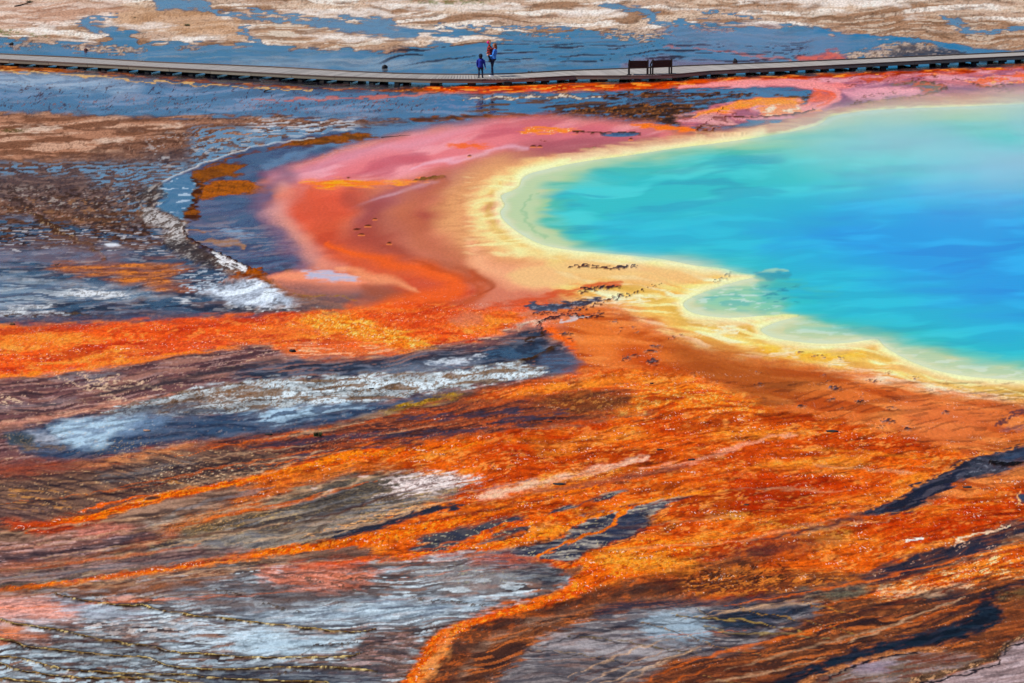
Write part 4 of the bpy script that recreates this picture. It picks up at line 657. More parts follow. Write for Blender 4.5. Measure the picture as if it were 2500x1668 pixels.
    # ================= M. CHANNEL FAN, CENTRE =================
    GR = [((150, 142, 132), 'f', 120, 9, .48, .7, .8), ((58, 54, 64), 'f', 110, 8, .56, .76, .9), ((190, 176, 140), 'r', 110, 12, .90, .975, .65)]
    P([(280, 1320), (380, 1290), (500, 1256), (600, 1240), (680, 1200), (760, 1176), (880, 1150), (960, 1150), (1060, 1160), (1140, 1180), (1120, 1200), (1060, 1230), (980, 1256), (900, 1290), (820, 1320), (700, 1344), (560, 1370), (400, 1400), (200, 1440), (0, 1470), (-900, 1560), (-900, 1400), (0, 1360), (160, 1340)], (132, 112, 94), 10, .2, warp=(8, 60, 10), ang=10,
      tex=[((170, 148, 122), 'f', 160, 12, .45, .7, .85), ((84, 76, 72), 'f', 130, 9, .55, .76, .85), ((190, 160, 110), 's', 22, 5, .74, .9, .6), ((140, 140, 140), 'f', 120, 7, .78, .9, .6)])
    P([(690, 1204), (780, 1178), (900, 1156), (960, 1156), (1000, 1186), (920, 1210), (860, 1244), (780, 1252), (700, 1240), (660, 1222)], (74, 70, 66), 18, .2, op=.8, tex=[((112, 100, 84), 's', 20, 5, .6, .85, .8)])
    P([(930, 1170), (1000, 1158), (1080, 1154), (1140, 1162), (1180, 1172), (1110, 1186), (1040, 1204), (960, 1212), (920, 1222), (970, 1190)], (226, 206, 198), 8, .1, warp=(10, 40, 7), ang=10, breakup=('f', 60, 8, .2, .5), tex=[((120, 92, 84), 's', 26, 5, .7, .85, .7)])
    for a in ([(874, 1162), (900, 1160), (890, 1166)], [(800, 1198), (815, 1196), (806, 1202)], [(760, 1192), (776, 1192), (766, 1197)]):
        P(a, (226, 210, 206), 2, .1, warp=None)
    P([(380, 1290), (460, 1262), (560, 1236), (640, 1216), (600, 1240), (520, 1270), (440, 1296)], (206, 120, 60), 10, .1, op=.8, breakup=('s', 30, 7, .15, .6), ang=14, tex=[((110, 80, 50), 'r', 40, 14, .8, .95, .7, 24)])
    P([(420, 1300), (520, 1270), (620, 1246), (640, 1262), (560, 1290), (470, 1310)], (100, 82, 62), 9, .15, op=.8, tex=[((196, 150, 90), 'r', 40, 12, .8, .94, .8, 20)])
    P([(640, 1320), (700, 1280), (760, 1262), (860, 1262), (820, 1290), (740, 1320)], (150, 136, 120), 12, .3, op=.7, tex=[((110, 90, 76), 'f', 80, 8, .5, .7, .8, 26)])
    P([(440, 1330), (520, 1316), (640, 1296), (680, 1310), (600, 1340), (480, 1356), (380, 1376)], (156, 146, 132), 14, .35, op=.75, tex=[((110, 112, 118), 'f', 70, 8, .55, .75, .8), ((90, 72, 64), 'r', 60, 16, .9, .97, .7)])
    P([(350, 1290), (400, 1268), (420, 1256), (400, 1280)], (190, 184, 170), 12, .3, op=.6)
    Ln([(820, 1310, .7), (900, 1290, 1), (980, 1264, 1), (1060, 1244, .8), (1120, 1236, .5)], 15, (52, 48, 56), .7, .4, warp=(5, 40, 8), breakup=('f', 70, 9, .1, .4), ang=16)
    Ln([(750, 1310, .6), (840, 1284), (940, 1256), (1040, 1236, .8)], 3.5, (226, 166, 110), .8, .1, op=.85, warp=(5, 40, 8))
    # channels between the orange fingers
    P([(1180, 1330), (1240, 1310), (1280, 1290), (1350, 1246), (1420, 1228), (1500, 1200), (1540, 1196), (1500, 1212), (1420, 1230), (1400, 1240), (1360, 1256), (1300, 1276), (1290, 1290), (1240, 1306), (1190, 1322), (1120, 1340), (1040, 1350), (1000, 1340), (1080, 1320)], (70, 64, 70), 3.5, .45, warp=(3, 40, 12), ang=16, tex=GR)
    P([(1020, 1312), (1100, 1292), (1180, 1276), (1260, 1260), (1290, 1272), (1290, 1292), (1230, 1308), (1160, 1326), (1110, 1336), (1040, 1330)], (84, 78, 78), 6, .4, warp=(4, 40, 8), ang=12, tex=[((196, 186, 150), 'r', 90, 14, .84, .95, .85, -10), ((56, 54, 66), 'f', 90, 8, .5, .75, .8, -8)])
    P([(1230, 1340), (1300, 1330), (1380, 1310), (1380, 1290), (1420, 1262), (1480, 1244), (1540, 1230), (1610, 1216), (1680, 1208), (1690, 1212), (1640, 1228), (1610, 1248), (1590, 1258), (1584, 1282), (1560, 1296), (1530, 1314), (1480, 1330), (1440, 1340), (1430, 1352), (1400, 1372), (1340, 1366), (1260, 1360), (1180, 1352), (1120, 1350), (1180, 1344)], (92, 86, 90), 3.5, .4, warp=(3, 40, 12), ang=14,
      tex=[((170, 160, 146), 'f', 130, 7, .5, .7, .85, 0), ((48, 46, 62), 'f', 100, 9, .55, .75, .9, 4), ((206, 192, 150), 'r', 120, 12, .92, .98, .7, -8)])
    P([(1480, 1298), (1500, 1270), (1530, 1256), (1590, 1260), (1578, 1284), (1540, 1308), (1500, 1320)], (56, 54, 70), 8, .5, op=.8)
    Ln([(1300, 1366, .8), (1350, 1340, 1), (1400, 1318, .9), (1490, 1288, 1), (1506, 1262, 1.1), (1540, 1238, 1), (1620, 1214, .8), (1730, 1198, .5)], 5, (232, 122, 36), .5, .08, warp=(3, 40, 14), tex=[((190, 84, 26), 's', 16, 6, .6, .85, .7)], ang=20)
    Ln([(1180, 1360), (1240, 1366, 1.2), (1310, 1362, .6)], 8, (206, 96, 60), .8, .15, op=.8)
    # dark outlines of the fingers
    for pts in ([(1584, 1258), (1586, 1280), (1560, 1300), (1530, 1318), (1470, 1334), (1440, 1342), (1420, 1360), (1396, 1376), (1380, 1392), (1366, 1400), (1376, 1412), (1384, 1424), (1360, 1440), (1290, 1458), (1240, 1480)], [(1290, 1286), (1286, 1300), (1220, 1322)], [(1390, 1290), (1380, 1302), (1310, 1326), (1220, 1350)]):
        Ln(pts, 4, (58, 40, 44), .8, .3, op=.8, warp=(3, 30, 8), h=-.03)
    # orange fingers that run out to the left
    FT = [((206, 84, 26), 'f', 110, 9, .5, .75, .85), ((250, 156, 56), 's', 18, 6, .68, .88, .7), ((120, 60, 26), 's', 22, 5, .9, .96, .7), ((180, 70, 26), 's', 26, 6, .7, .9, .5)]
    Ln([(1180, 1080, .3), (1000, 1100, .7), (860, 1112, 1.2), (760, 1140, 1.5), (660, 1160, 1), (560, 1182, .8), (460, 1200, .8), (380, 1216, 1), (300, 1240, .9), (220, 1266, 1), (140, 1282, 1.2), (60, 1296, .6)], 13, (240, 124, 32), .5, .08, warp=(3, 40, 9), ang=14, tex=FT)
    Ln([(380, 1210, .5), (320, 1216, 1), (260, 1230, .9), (190, 1248, .5)], 6, (224, 104, 36), .7, .1)
    P([(350, 1220), (372, 1212), (392, 1214), (380, 1219), (360, 1222)], (90, 62, 48), 2, .2, warp=None)
    P([(0, 1272), (120, 1276), (210, 1270), (250, 1270), (200, 1292), (120, 1302), (70, 1300), (60, 1288)], (214, 84, 34), 8, .1, op=.9, tex=[((180, 60, 24), 'f', 60, 7, .5, .75, .8)])
    P([(640, 1170), (760, 1150), (880, 1136), (960, 1150), (820, 1162), (740, 1190), (660, 1214), (580, 1232), (560, 1216)], (204, 108, 48), 10, .1, op=.8, ang=12, breakup=('f', 80, 10, .15, .5), tex=[((240, 140, 50), 's', 18, 6, .6, .85, .7), ((130, 70, 40), 'f', 60, 7, .6, .8, .8)])
    Ln([(1460, 1190, .4), (1340, 1214, .9), (1240, 1236, 1.2), (1140, 1262, 1.4), (1040, 1288, 1.6), (940, 1310, 1.6), (860, 1322, 1.3), (780, 1334, 1.1), (680, 1346, 1.1), (560, 1362, 1), (420, 1386, .9), (280, 1408, .8), (160, 1424, .7), (0, 1440, .6), (-100, 1450, .5)], 12, (232, 116, 32), .5, .08, warp=(4, 40, 9), ang=14, tex=FT)
    Ln([(680, 1356), (560, 1372), (420, 1396), (280, 1416), (120, 1432)], 3, (214, 130, 70), .7, .1, op=.8)
    Ln([(1440, 1240, .5), (1340, 1262, 1), (1240, 1284, 1), (1180, 1310, 1.2), (1140, 1330, 1.3), (1080, 1348, 1), (980, 1360, .9), (860, 1374, 1.1), (800, 1390, 1.2)], 8.5, (230, 108, 34), .5, .08, warp=(4, 40, 9), ang=14, tex=FT)
    Ln([(1560, 1232, .4), (1440, 1262, .9), (1380, 1286, 1.5), (1300, 1310, 1.3), (1220, 1330, 1.2), (1160, 1344, .8)], 9, (240, 130, 38), .5, .08, warp=(4, 30, 9), ang=14, tex=FT)
    P([(620, 1386), (720, 1376), (820, 1366), (900, 1362), (900, 1376), (830, 1394), (760, 1392), (660, 1398)], (206, 86, 44), 9, .12, op=.9)
    # the strong finger running down to the lower edge
    P([(1360, 1396), (1372, 1388), (1400, 1372), (1440, 1346), (1500, 1330), (1620, 1310), (1700, 1330), (1640, 1380), (1560, 1404), (1480, 1424), (1400, 1460), (1300, 1490), (1230, 1508), (1160, 1530), (1110, 1556), (1082, 1600), (1050, 1640), (1020, 1690), (960, 1760), (900, 1760), (980, 1668), (1010, 1620), (1040, 1570), (1090, 1530), (1170, 1504), (1250, 1474), (1340, 1450), (1384, 1428), (1376, 1408)], (232, 112, 34), 5, .08, warp=(4, 40, 10), ang=14, tex=FT)
    P([(1130, 1520), (1100, 1560), (1090, 1600), (1050, 1660), (1000, 1700), (1040, 1620), (1076, 1570)], (232, 160, 96), 10, .1, op=.65, breakup=('f', 40, 12, .2, .55), ang=40)
    Ln([(1250, 1474), (1170, 1498), (1090, 1524), (1040, 1560), (1014, 1600), (990, 1648), (950, 1690)], 5, (76, 44, 34), .9, .15, op=.7, warp=(3, 30, 8))
    P([(1380, 1392), (1400, 1380), (1420, 1384), (1414, 1400), (1400, 1404)], (140, 96, 72), 4, .2, op=.85)
    # studded golden terrace rims
    for a in ([(1430, 1352), (1520, 1340), (1640, 1356), (1700, 1372), (1640, 1390), (1560, 1394), (1470, 1380)], [(1580, 1262), (1640, 1268), (1660, 1280), (1600, 1276)], [(1290, 1290), (1370, 1294), (1376, 1300), (1320, 1302)]):
        P(a, (240, 146, 46), 12, .06, op=.6, ang=-4, tex=[((90, 54, 22), 's', 14, 7, .80, .9, .9), ((255, 196, 100), 's', 18, 6, .3, .8, .5)], breakup=('f', 60, 10, .15, .4))
    # ================= N. LOWER LEFT: grey, rose and pale terraces =================
    P([(-900, 1370), (0, 1330), (120, 1310), (240, 1296), (330, 1290), (376, 1300), (370, 1318), (300, 1336), (200, 1362), (100, 1374), (0, 1390), (-900, 1410)], (168, 118, 100), 12, .2, ang=6, warp=(6, 60, 9), tex=[((206, 164, 152), 'f', 130, 6, .55, .72, .85), ((110, 80, 74), 'f', 120, 7, .6, .78, .85)])
    P([(190, 1300), (260, 1280), (320, 1286), (300, 1300), (220, 1310)], (226, 134, 112), 12, .15, op=.7)
    P([(210, 1330), (300, 1304), (372, 1292), (378, 1306), (340, 1322), (240, 1344), (120, 1362), (0, 1378), (-200, 1396), (-200, 1370), (60, 1350)], (84, 66, 64), 8, .35, op=.9, ang=8, tex=[((190, 160, 156), 'f', 110, 4, .72, .8, .75, 3), ((60, 50, 56), 'f', 90, 8, .5, .75, .7)])
    P([(-200, 1420), (60, 1376), (200, 1362), (320, 1330), (400, 1304), (440, 1296), (400, 1322), (320, 1346), (200, 1370), (100, 1384), (0, 1400), (-200, 1440)], (180, 100, 64), 10, .15, op=.85, ang=9, tex=[((140, 80, 56), 'f', 110, 6, .5, .75, .7)])
    P([(-200, 1440), (0, 1410), (120, 1390), (280, 1366), (420, 1340), (520, 1340), (620, 1344), (480, 1368), (320, 1390), (160, 1410), (0, 1428), (-200, 1456)], (136, 102, 92), 10, .3, ang=7, tex=[((170, 136, 126), 'f', 160, 7, .5, .72, .8), ((92, 74, 76), 'f', 150, 6, .55, .78, .85)])
    TB = [((166, 174, 178), 'f', 150, 14, .50, .8, .85), ((78, 66, 62), 'f', 170, 14, .52, .8, .85), ((206, 216, 218), 'f', 90, 7, .74, .84, .8), ((150, 112, 92), 'f', 100, 8, .74, .86, .7)]
    P([(-900, 1480), (0, 1448), (160, 1432), (320, 1414), (460, 1396), (620, 1384), (800, 1394), (900, 1376), (1000, 1366), (1120, 1352), (1240, 1366), (1330, 1376), (1376, 1396), (1384, 1426), (1340, 1446), (1250, 1472), (1160, 1500), (1080, 1528), (1036, 1568), (1000, 1620), (960, 1670), (880, 1800), (-900, 1800)], (116, 106, 102), 8, .32, warp=(7, 60, 12), ang=3, tex=TB)
    P([(-200, 1448), (100, 1436), (260, 1424), (420, 1404), (560, 1392), (520, 1420), (420, 1446), (300, 1452), (160, 1454), (40, 1462), (-200, 1470)], (146, 92, 60), 12, .15, op=.85, ang=6, tex=[((110, 78, 62), 'f', 120, 8, .5, .75, .7)])
    P([(420, 1440), (560, 1416), (660, 1430), (820, 1450), (760, 1480), (640, 1500), (480, 1490), (400, 1466)], (118, 106, 102), 20, .4, op=.7, tex=[((140, 146, 152), 'f', 90, 8, .58, .76, .7)])
    P([(-100, 1466), (60, 1462), (140, 1474), (200, 1490), (180, 1510), (80, 1512), (-100, 1504)], (228, 158, 138), 16, .25, op=.9, **S_)
    P([(260, 1464), (300, 1456), (340, 1460), (330, 1470), (280, 1472)], (222, 160, 140), 6, .3, op=.85)
    P([(-100, 1528), (40, 1526), (80, 1544), (110, 1568), (60, 1570), (-100, 1560)], (226, 134, 88), 12, .2, op=.9, **S_)
    P([(140, 1460), (220, 1470), (330, 1490), (350, 1506), (240, 1510), (170, 1490)], (170, 172, 180), 10, .5, op=.75, warp=(8, 50, 8))
    P([(640, 1396), (760, 1386), (860, 1384), (920, 1400), (900, 1420), (860, 1446), (800, 1450), (720, 1440), (650, 1420)], (196, 116, 88), 10, .2, op=.9, ang=-6, warp=(6, 50, 9), tex=[((226, 150, 126), 'f', 110, 8, .5, .75, .8), ((130, 84, 66), 'r', 110, 20, .93, .985, .8, -14), ((110, 84, 76), 'f', 80, 8, .72, .86, .7)])
    P([(640, 1440), (760, 1446), (880, 1440), (980, 1424), (900, 1460), (800, 1476), (660, 1470)], (96, 80, 74), 12, .3, op=.8)
    P([(1000, 1390), (1100, 1376), (1200, 1384), (1280, 1400), (1240, 1430), (1120, 1440), (1040, 1420)], (150, 144, 140), 16, .45, op=.6, tex=[((196, 186, 150), 'r', 90, 14, .9, .98, .8, -22)])
    P([(1140, 1364), (1220, 1350), (1300, 1374), (1260, 1386), (1180, 1380)], (178, 96, 74), 12, .2, op=.85, tex=[((110, 84, 88), 'f', 60, 7, .5, .75, .8)])
    P([(1260, 1380), (1330, 1378), (1376, 1400), (1370, 1424), (1300, 1420), (1240, 1400)], (70, 66, 70), 12, .4, op=.85, tex=[((120, 114, 108), 'f', 80, 6, .5, .75, .8)])
    P([(820, 1476), (900, 1468), (1000, 1460), (1100, 1462), (1200, 1468), (1160, 1490), (1040, 1510), (900, 1520), (760, 1524), (620, 1526), (480, 1510), (640, 1500)], (164, 180, 188), 16, .6, op=.75, ang=4, warp=(12, 90, 12), tex=[((120, 128, 140), 'f', 140, 9, .5, .75, .8), ((200, 216, 222), 'f', 110, 6, .68, .8, .8)])
    P([(900, 1540), (980, 1550), (1020, 1560), (1000, 1610), (960, 1660), (880, 1660), (820, 1620), (880, 1590)], (120, 92, 80), 14, .25, op=.8, tex=[((180, 140, 130), 'f', 70, 5, .62, .78, .8, 6), ((64, 58, 62), 'f', 90, 8, .55, .75, .8, 8)])
    T((380, 1500, 700, 1610), (206, 220, 226), 'f', 110, 12, .50, .68, .75, 4, .5)
    T((180, 1500, 520, 1570), (206, 190, 180), 'f', 34, 9, .62, .74, .7, 4, .3)
    T((-60, 1556, 640, 1700), (186, 202, 208), 'f', 60, 9, .62, .74, .75, 3, .5)
    P([(620, 1540), (760, 1556), (860, 1560), (780, 1590), (640, 1600), (560, 1580)], (186, 206, 214), 14, .6, op=.8, warp=(10, 70, 9))
    P([(60, 1560), (200, 1572), (380, 1590), (420, 1620), (300, 1632), (160, 1612), (40, 1590)], (84, 82, 82), 16, .35, op=.7, tex=[((170, 176, 176), 'f', 34, 7, .7, .8, .8)])
    P([(600, 1620), (760, 1630), (900, 1636), (900, 1680), (620, 1690), (400, 1660)], (70, 72, 80), 14, .45, op=.8, tex=[((130, 132, 134), 'f', 120, 7, .58, .75, .8)])
    # terrace rims: narrow raised sinter dams
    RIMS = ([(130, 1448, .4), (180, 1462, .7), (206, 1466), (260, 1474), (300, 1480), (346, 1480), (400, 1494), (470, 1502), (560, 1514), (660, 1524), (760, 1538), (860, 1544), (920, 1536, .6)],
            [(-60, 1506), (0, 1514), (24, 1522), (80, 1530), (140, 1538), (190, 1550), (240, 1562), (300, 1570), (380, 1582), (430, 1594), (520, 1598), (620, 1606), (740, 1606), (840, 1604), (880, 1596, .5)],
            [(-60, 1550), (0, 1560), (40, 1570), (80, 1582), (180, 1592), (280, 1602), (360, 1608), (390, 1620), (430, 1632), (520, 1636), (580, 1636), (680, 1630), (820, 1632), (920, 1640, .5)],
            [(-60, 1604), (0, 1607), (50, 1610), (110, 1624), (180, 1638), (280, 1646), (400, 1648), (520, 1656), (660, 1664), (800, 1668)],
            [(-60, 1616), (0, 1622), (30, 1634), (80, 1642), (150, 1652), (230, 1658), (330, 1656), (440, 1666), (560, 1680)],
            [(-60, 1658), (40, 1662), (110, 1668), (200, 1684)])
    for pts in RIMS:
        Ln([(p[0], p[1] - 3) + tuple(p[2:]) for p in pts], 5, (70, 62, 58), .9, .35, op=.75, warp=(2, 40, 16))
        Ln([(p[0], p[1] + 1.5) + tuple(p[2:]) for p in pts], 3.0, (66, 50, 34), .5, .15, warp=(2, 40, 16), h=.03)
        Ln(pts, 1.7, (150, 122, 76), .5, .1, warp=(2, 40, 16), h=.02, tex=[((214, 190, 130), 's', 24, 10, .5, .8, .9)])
    for pts in ([(700, 1402, .5), (760, 1416), (830, 1430), (880, 1446)], [(800, 1404), (860, 1414), (940, 1418, .5)], [(990, 1450, .5), (1040, 1466), (1100, 1470), (1200, 1482, .5)], [(520, 1440), (620, 1460), (690, 1488), (740, 1496, .4)], [(740, 1600, .6), (770, 1576), (850, 1572), (900, 1556, .5)], [(216, 1450), (250, 1460), (262, 1470)], [(340, 1478), (330, 1470), (350, 1460)], [(345, 1476), (380, 1462), (400, 1460)], [(660, 1650), (760, 1634), (880, 1632)]):
        Ln(pts, 2, (92, 76, 60), .6, .2, op=.8, warp=(4, 20, 8), h=.03)
    # ================= O. LOWER RIGHT =================
    LR = [((150, 92, 56), 's', 40, 8, .55, .8, .7), ((66, 50, 46), 'f', 220, 24, .42, .85, .75), ((196, 112, 58), 'f', 110, 8, .68, .82, .7)]
    P([(1040, 1760), (1120, 1668), (1180, 1580), (1300, 1526), (1440, 1486), (1560, 1476), (1740, 1474), (1900, 1446), (2060, 1424), (2200, 1424), (2300, 1388), (2440, 1344), (2500, 1312), (2800, 1270), (2800, 1760)], (112, 72, 50), 10, .18, warp=(8, 60, 11), ang=10, tex=LR)
    P([(2100, 1440), (2200, 1420), (2300, 1386), (2400, 1358), (2500, 1326), (2800, 1300), (2800, 1350), (2500, 1400), (2400, 1420), (2300, 1440), (2200, 1460), (2140, 1456)], (232, 132, 52), 10, .08, ang=12, warp=(8, 50, 10), tex=[((255, 206, 150), 's', 26, 7, .70, .86, .85), ((190, 76, 28), 'f', 110, 9, .5, .72, .85), ((110, 60, 36), 's', 26, 6, .80, .9, .7)])
    P([(2140, 1440), (2240, 1440), (2360, 1424), (2330, 1446), (2220, 1456)], (250, 214, 176), 10, .05, op=.7, breakup=('s', 30, 7, .3, .6), ang=8)
    P([(1300, 1580), (1400, 1530), (1480, 1496), (1560, 1484), (1640, 1480), (1760, 1472), (1880, 1470), (1990, 1470), (2000, 1490), (1960, 1520), (1900, 1548), (1860, 1570), (1760, 1600), (1640, 1612), (1600, 1640), (1520, 1668), (1400, 1720), (1240, 1760), (1200, 1700), (1240, 1640)], (116, 106, 104), 8, .4, warp=(7, 60, 10), ang=4,
      tex=[((158, 150, 146), 'f', 160, 12, .46, .68, .85), ((78, 72, 76), 'f', 140, 10, .56, .76, .85), ((140, 106, 90), 'f', 110, 8, .74, .88, .7)])
    P([(1590, 1500), (1640, 1490), (1700, 1496), (1740, 1520), (1720, 1556), (1660, 1570), (1600, 1556), (1560, 1530)], (160, 176, 184), 14, .6, op=.85, warp=(10, 50, 9), ang=-8)
    P([(1730, 1490), (1820, 1476), (1940, 1476), (1980, 1490), (1920, 1512), (1860, 1540), (1780, 1540), (1730, 1520)], (40, 44, 54), 10, .5, op=.95, warp=(5, 40, 9), tex=[((90, 84, 92), 'f', 90, 8, .6, .8, .7)])
    P([(1950, 1444), (2040, 1434), (2120, 1430), (2110, 1444), (2060, 1460), (1990, 1458)], (136, 128, 104), 7, .2, op=.9, tex=[((90, 84, 72), 's', 20, 5, .5, .8, .7)])
    P([(1340, 1556), (1440, 1556), (1560, 1564), (1640, 1580), (1560, 1600), (1440, 1590), (1340, 1580)], (176, 166, 164), 16, .4, op=.7, warp=(12, 80, 10), ang=-4)
    P([(1240, 1640), (1340, 1620), (1480, 1630), (1600, 1640), (1500, 1680), (1360, 1700), (1200, 1690)], (92, 84, 84), 18, .35, op=.75, tex=[((140, 128, 124), 'f', 120, 7, .55, .75, .8)])
    P([(1600, 1640), (1700, 1620), (1800, 1610), (1900, 1640), (1940, 1700), (1600, 1740)], (128, 76, 52), 18, .15, op=.75, tex=[((70, 50, 44), 'f', 80, 10, .5, .7, .8)])
    # pale rims in the lower right
    for pts, w, c in (([(1640, 1500, .5), (1690, 1506), (1760, 1512, 1.2), (1830, 1516, 1.3), (1880, 1530, 1), (1920, 1536), (1990, 1548, .6)], 3, (176, 146, 84)), ([(1700, 1484, .6), (1726, 1500), (1735, 1508, .6)], 2.6, (170, 150, 110)), ([(1800, 1476, .6), (1830, 1496), (1880, 1502), (1960, 1518), (2060, 1540), (2100, 1560, .5)], 2.6, (176, 134, 70)), ([(1720, 1530), (1760, 1540), (1800, 1548, 1.8), (1880, 1548, 2), (1960, 1552, .8), (2020, 1560)], 3.4, (166, 142, 96)), ([(1390, 1552, .6), (1440, 1556), (1520, 1566), (1600, 1580), (1700, 1596, .6)], 2.6, (120, 100, 60)), ([(1290, 1586, .6), (1380, 1594), (1440, 1602), (1540, 1620, .5)], 2.2, (150, 128, 104)), ([(1560, 1520), (1640, 1538), (1740, 1576), (1800, 1590), (1860, 1600)], 2.2, (166, 130, 86)), ([(1720, 1650), (1780, 1662), (1860, 1680)], 2.2, (170, 130, 80)), ([(1960, 1470), (2040, 1490), (2100, 1504)], 2.6, (200, 140, 70))):
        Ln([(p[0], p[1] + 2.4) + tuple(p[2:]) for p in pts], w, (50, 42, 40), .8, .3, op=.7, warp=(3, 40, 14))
        Ln(pts, w * .62, c, .8, .1, warp=(3, 40, 14), h=.02, op=.75, breakup=('f', 60, 14, .05, .3))
    P([(1480, 1474), (1560, 1466), (1740, 1462), (1860, 1454), (2000, 1440), (2120, 1424), (2040, 1440), (1900, 1464), (1720, 1478), (1560, 1488), (1460, 1500)], (64, 52, 60), 6, .4, op=.85, ang=8, tex=[((140, 84, 56), 'f', 110, 5, .6, .75, .7)])
    # dark navy run
    P([(2800, 1380), (2500, 1420), (2430, 1440), (2390, 1462), (2380, 1490), (2360, 1510), (2300, 1530), (2220, 1552), (2120, 1578), (2040, 1602), (1960, 1636), (1880, 1668), (1800, 1700), (1800, 1740), (1900, 1690), (1980, 1656), (2080, 1618), (2180, 1590), (2300, 1572), (2380, 1550), (2440, 1518), (2450, 1494), (2420, 1470), (2440, 1450), (2500, 1432), (2800, 1400)], (22, 22, 32), 6, .45, warp=(6, 40, 10), ang=14, tex=[((56, 48, 54), 'f', 100, 8, .5, .8, .7)])
    P([(2280, 1450), (2340, 1444), (2380, 1454), (2340, 1470), (2280, 1472)], (60, 54, 58), 12, .3, op=.8)
    P([(2440, 1450), (2480, 1440), (2800, 1420), (2800, 1460), (2500, 1460), (2450, 1464)], (110, 92, 64), 8, .15, op=.8, tex=[((60, 52, 44), 's', 16, 6, .5, .8, .8)])
    P([(2460, 1480), (2560, 1460), (2800, 1440), (2800, 1560), (2560, 1540), (2460, 1560), (2400, 1580), (2460, 1520)], (158, 88, 50), 16, .12, op=.8, tex=[((110, 70, 50), 'f', 120, 8, .5, .75, .8)])
    # grey tongue with outline, lower right corner
    P([(1990, 1668), (2060, 1632), (2140, 1604), (2240, 1590), (2320, 1594), (2400, 1606), (2390, 1622), (2300, 1646), (2200, 1680), (2100, 1760), (1960, 1760)], (124, 104, 90), 6, .3, ang=10, warp=(4, 40, 10), tex=[((160, 140, 134), 'f', 110, 10, .5, .72, .8), ((176, 124, 90), 'r', 110, 16, .9, .98, .7, -14), ((120, 70, 48), 'f', 90, 8, .62, .8, .8)])
    P([(2080, 1620), (2140, 1610), (2180, 1624), (2130, 1640), (2090, 1640)], (156, 140, 152), 8, .4, op=.7)
    P([(2230, 1604), (2300, 1600), (2340, 1614), (2270, 1626)], (120, 66, 46), 12, .15, op=.7)
    Ln([(1900, 1700, .8), (2000, 1650), (2080, 1622), (2140, 1604), (2220, 1588), (2300, 1586, .7)], 7, (200, 132, 84), .8, .1, op=.8, tex=[((130, 86, 60), 's', 16, 5, .5, .8, .7)])
    Ln([(2010, 1664, .8), (2080, 1628), (2150, 1606), (2240, 1592, .6)], 3, (52, 40, 42), .6, .3, warp=(2, 30, 8))
    P([(2220, 1690), (2340, 1640), (2430, 1616), (2450, 1590), (2500, 1560), (2800, 1500), (2800, 1760), (2200, 1760)], (168, 144, 140), 6, .3, ang=12, tex=[((190, 168, 166), 'f', 130, 8, .5, .72, .8), ((140, 116, 112), 'f', 90, 5, .6, .8, .7)])
    Ln([(2220, 1664), (2320, 1640), (2400, 1618), (2436, 1608), (2440, 1596), (2470, 1568), (2520, 1548), (2700, 1510)], 9, (110, 84, 64), .8, .15, tex=[((196, 150, 110), 's', 14, 5, .6, .85, .8), ((60, 48, 44), 's', 20, 5, .6, .8, .7)], ang=14)
    Ln([(2230, 1676), (2330, 1652), (2410, 1630), (2440, 1612), (2450, 1590), (2500, 1562)], 3, (50, 42, 44), .6, .25)
    # ================= flow lines: thin runnels that follow the slope between guide curves =================
    rs = np.random.RandomState(3)
    def fan(A, B, n, cols, wmin, wmax, op):
        a = spline(A, False, 8); b = spline(B, False, 8)
        k = np.linspace(0, 1, 60)
        ra = np.stack([np.interp(k, np.linspace(0, 1, len(a)), a[:, i]) for i in (0, 1)], 1)
        rb = np.stack([np.interp(k, np.linspace(0, 1, len(b)), b[:, i]) for i in (0, 1)], 1)
        for _ in range(n):
            t = rs.uniform(.02, .98); s0 = rs.uniform(0, .75); s1 = min(1, s0 + rs.uniform(.15, .45))
            dt = rs.uniform(-.12, .12)
            kk = np.linspace(s0, s1, 7)
            pts = []
            for q, s_ in enumerate(kk):
                tt = t + dt * (q / 6 - .5)
                i0 = int(round(s_ * 59))
                x, y = ra[i0] * (1 - tt) + rb[i0] * tt
                pts.append((x, y + rs.uniform(-2, 2), max(.15, math.sin(math.pi * (q + .6) / 7.2))))
            c, w_ = cols[rs.randint(len(cols))]
            Ln(pts, rs.uniform(wmin, wmax), c, .9, w_, op=op * rs.uniform(.6, 1.1), warp=(3, 50, 18), n=3)
    DK, BR, OG, TN, GY, YL = ((48, 38, 42), .25), ((96, 60, 48), .15), ((220, 110, 40), .08), ((206, 166, 130), .1), ((130, 126, 126), .35), ((240, 156, 60), .06)
    fan([(1340, 930), (1080, 985), (820, 1040), (560, 1080), (260, 1125), (-160, 1145)], [(1180, 1082), (860, 1116), (660, 1162), (460, 1202), (300, 1242), (-160, 1300)], 34, (DK, DK, BR, OG, TN), 2, 6, .6)
    fan([(1180, 1092), (860, 1140), (660, 1190), (460, 1226), (300, 1256), (-160, 1320)], [(1440, 1196), (1140, 1262), (940, 1310), (680, 1346), (420, 1386), (-160, 1456)], 44, (DK, DK, GY, TN, OG, BR), 2, 7, .6)
    fan([(1400, 1220), (1140, 1290), (900, 1346), (680, 1366), (420, 1402), (-160, 1466)], [(1380, 1410), (1240, 1400), (900, 1440), (600, 1470), (300, 1480), (-160, 1500)], 22, (DK, GY, TN, BR, OG), 2, 5, .5)
    fan([(2560, 1300), (2100, 1416), (1740, 1476), (1400, 1506), (1160, 1600)], [(2560, 1430), (2380, 1500), (2120, 1590), (1880, 1680), (1600, 1760)], 40, (DK, DK, BR, OG, TN), 2, 7, .6)
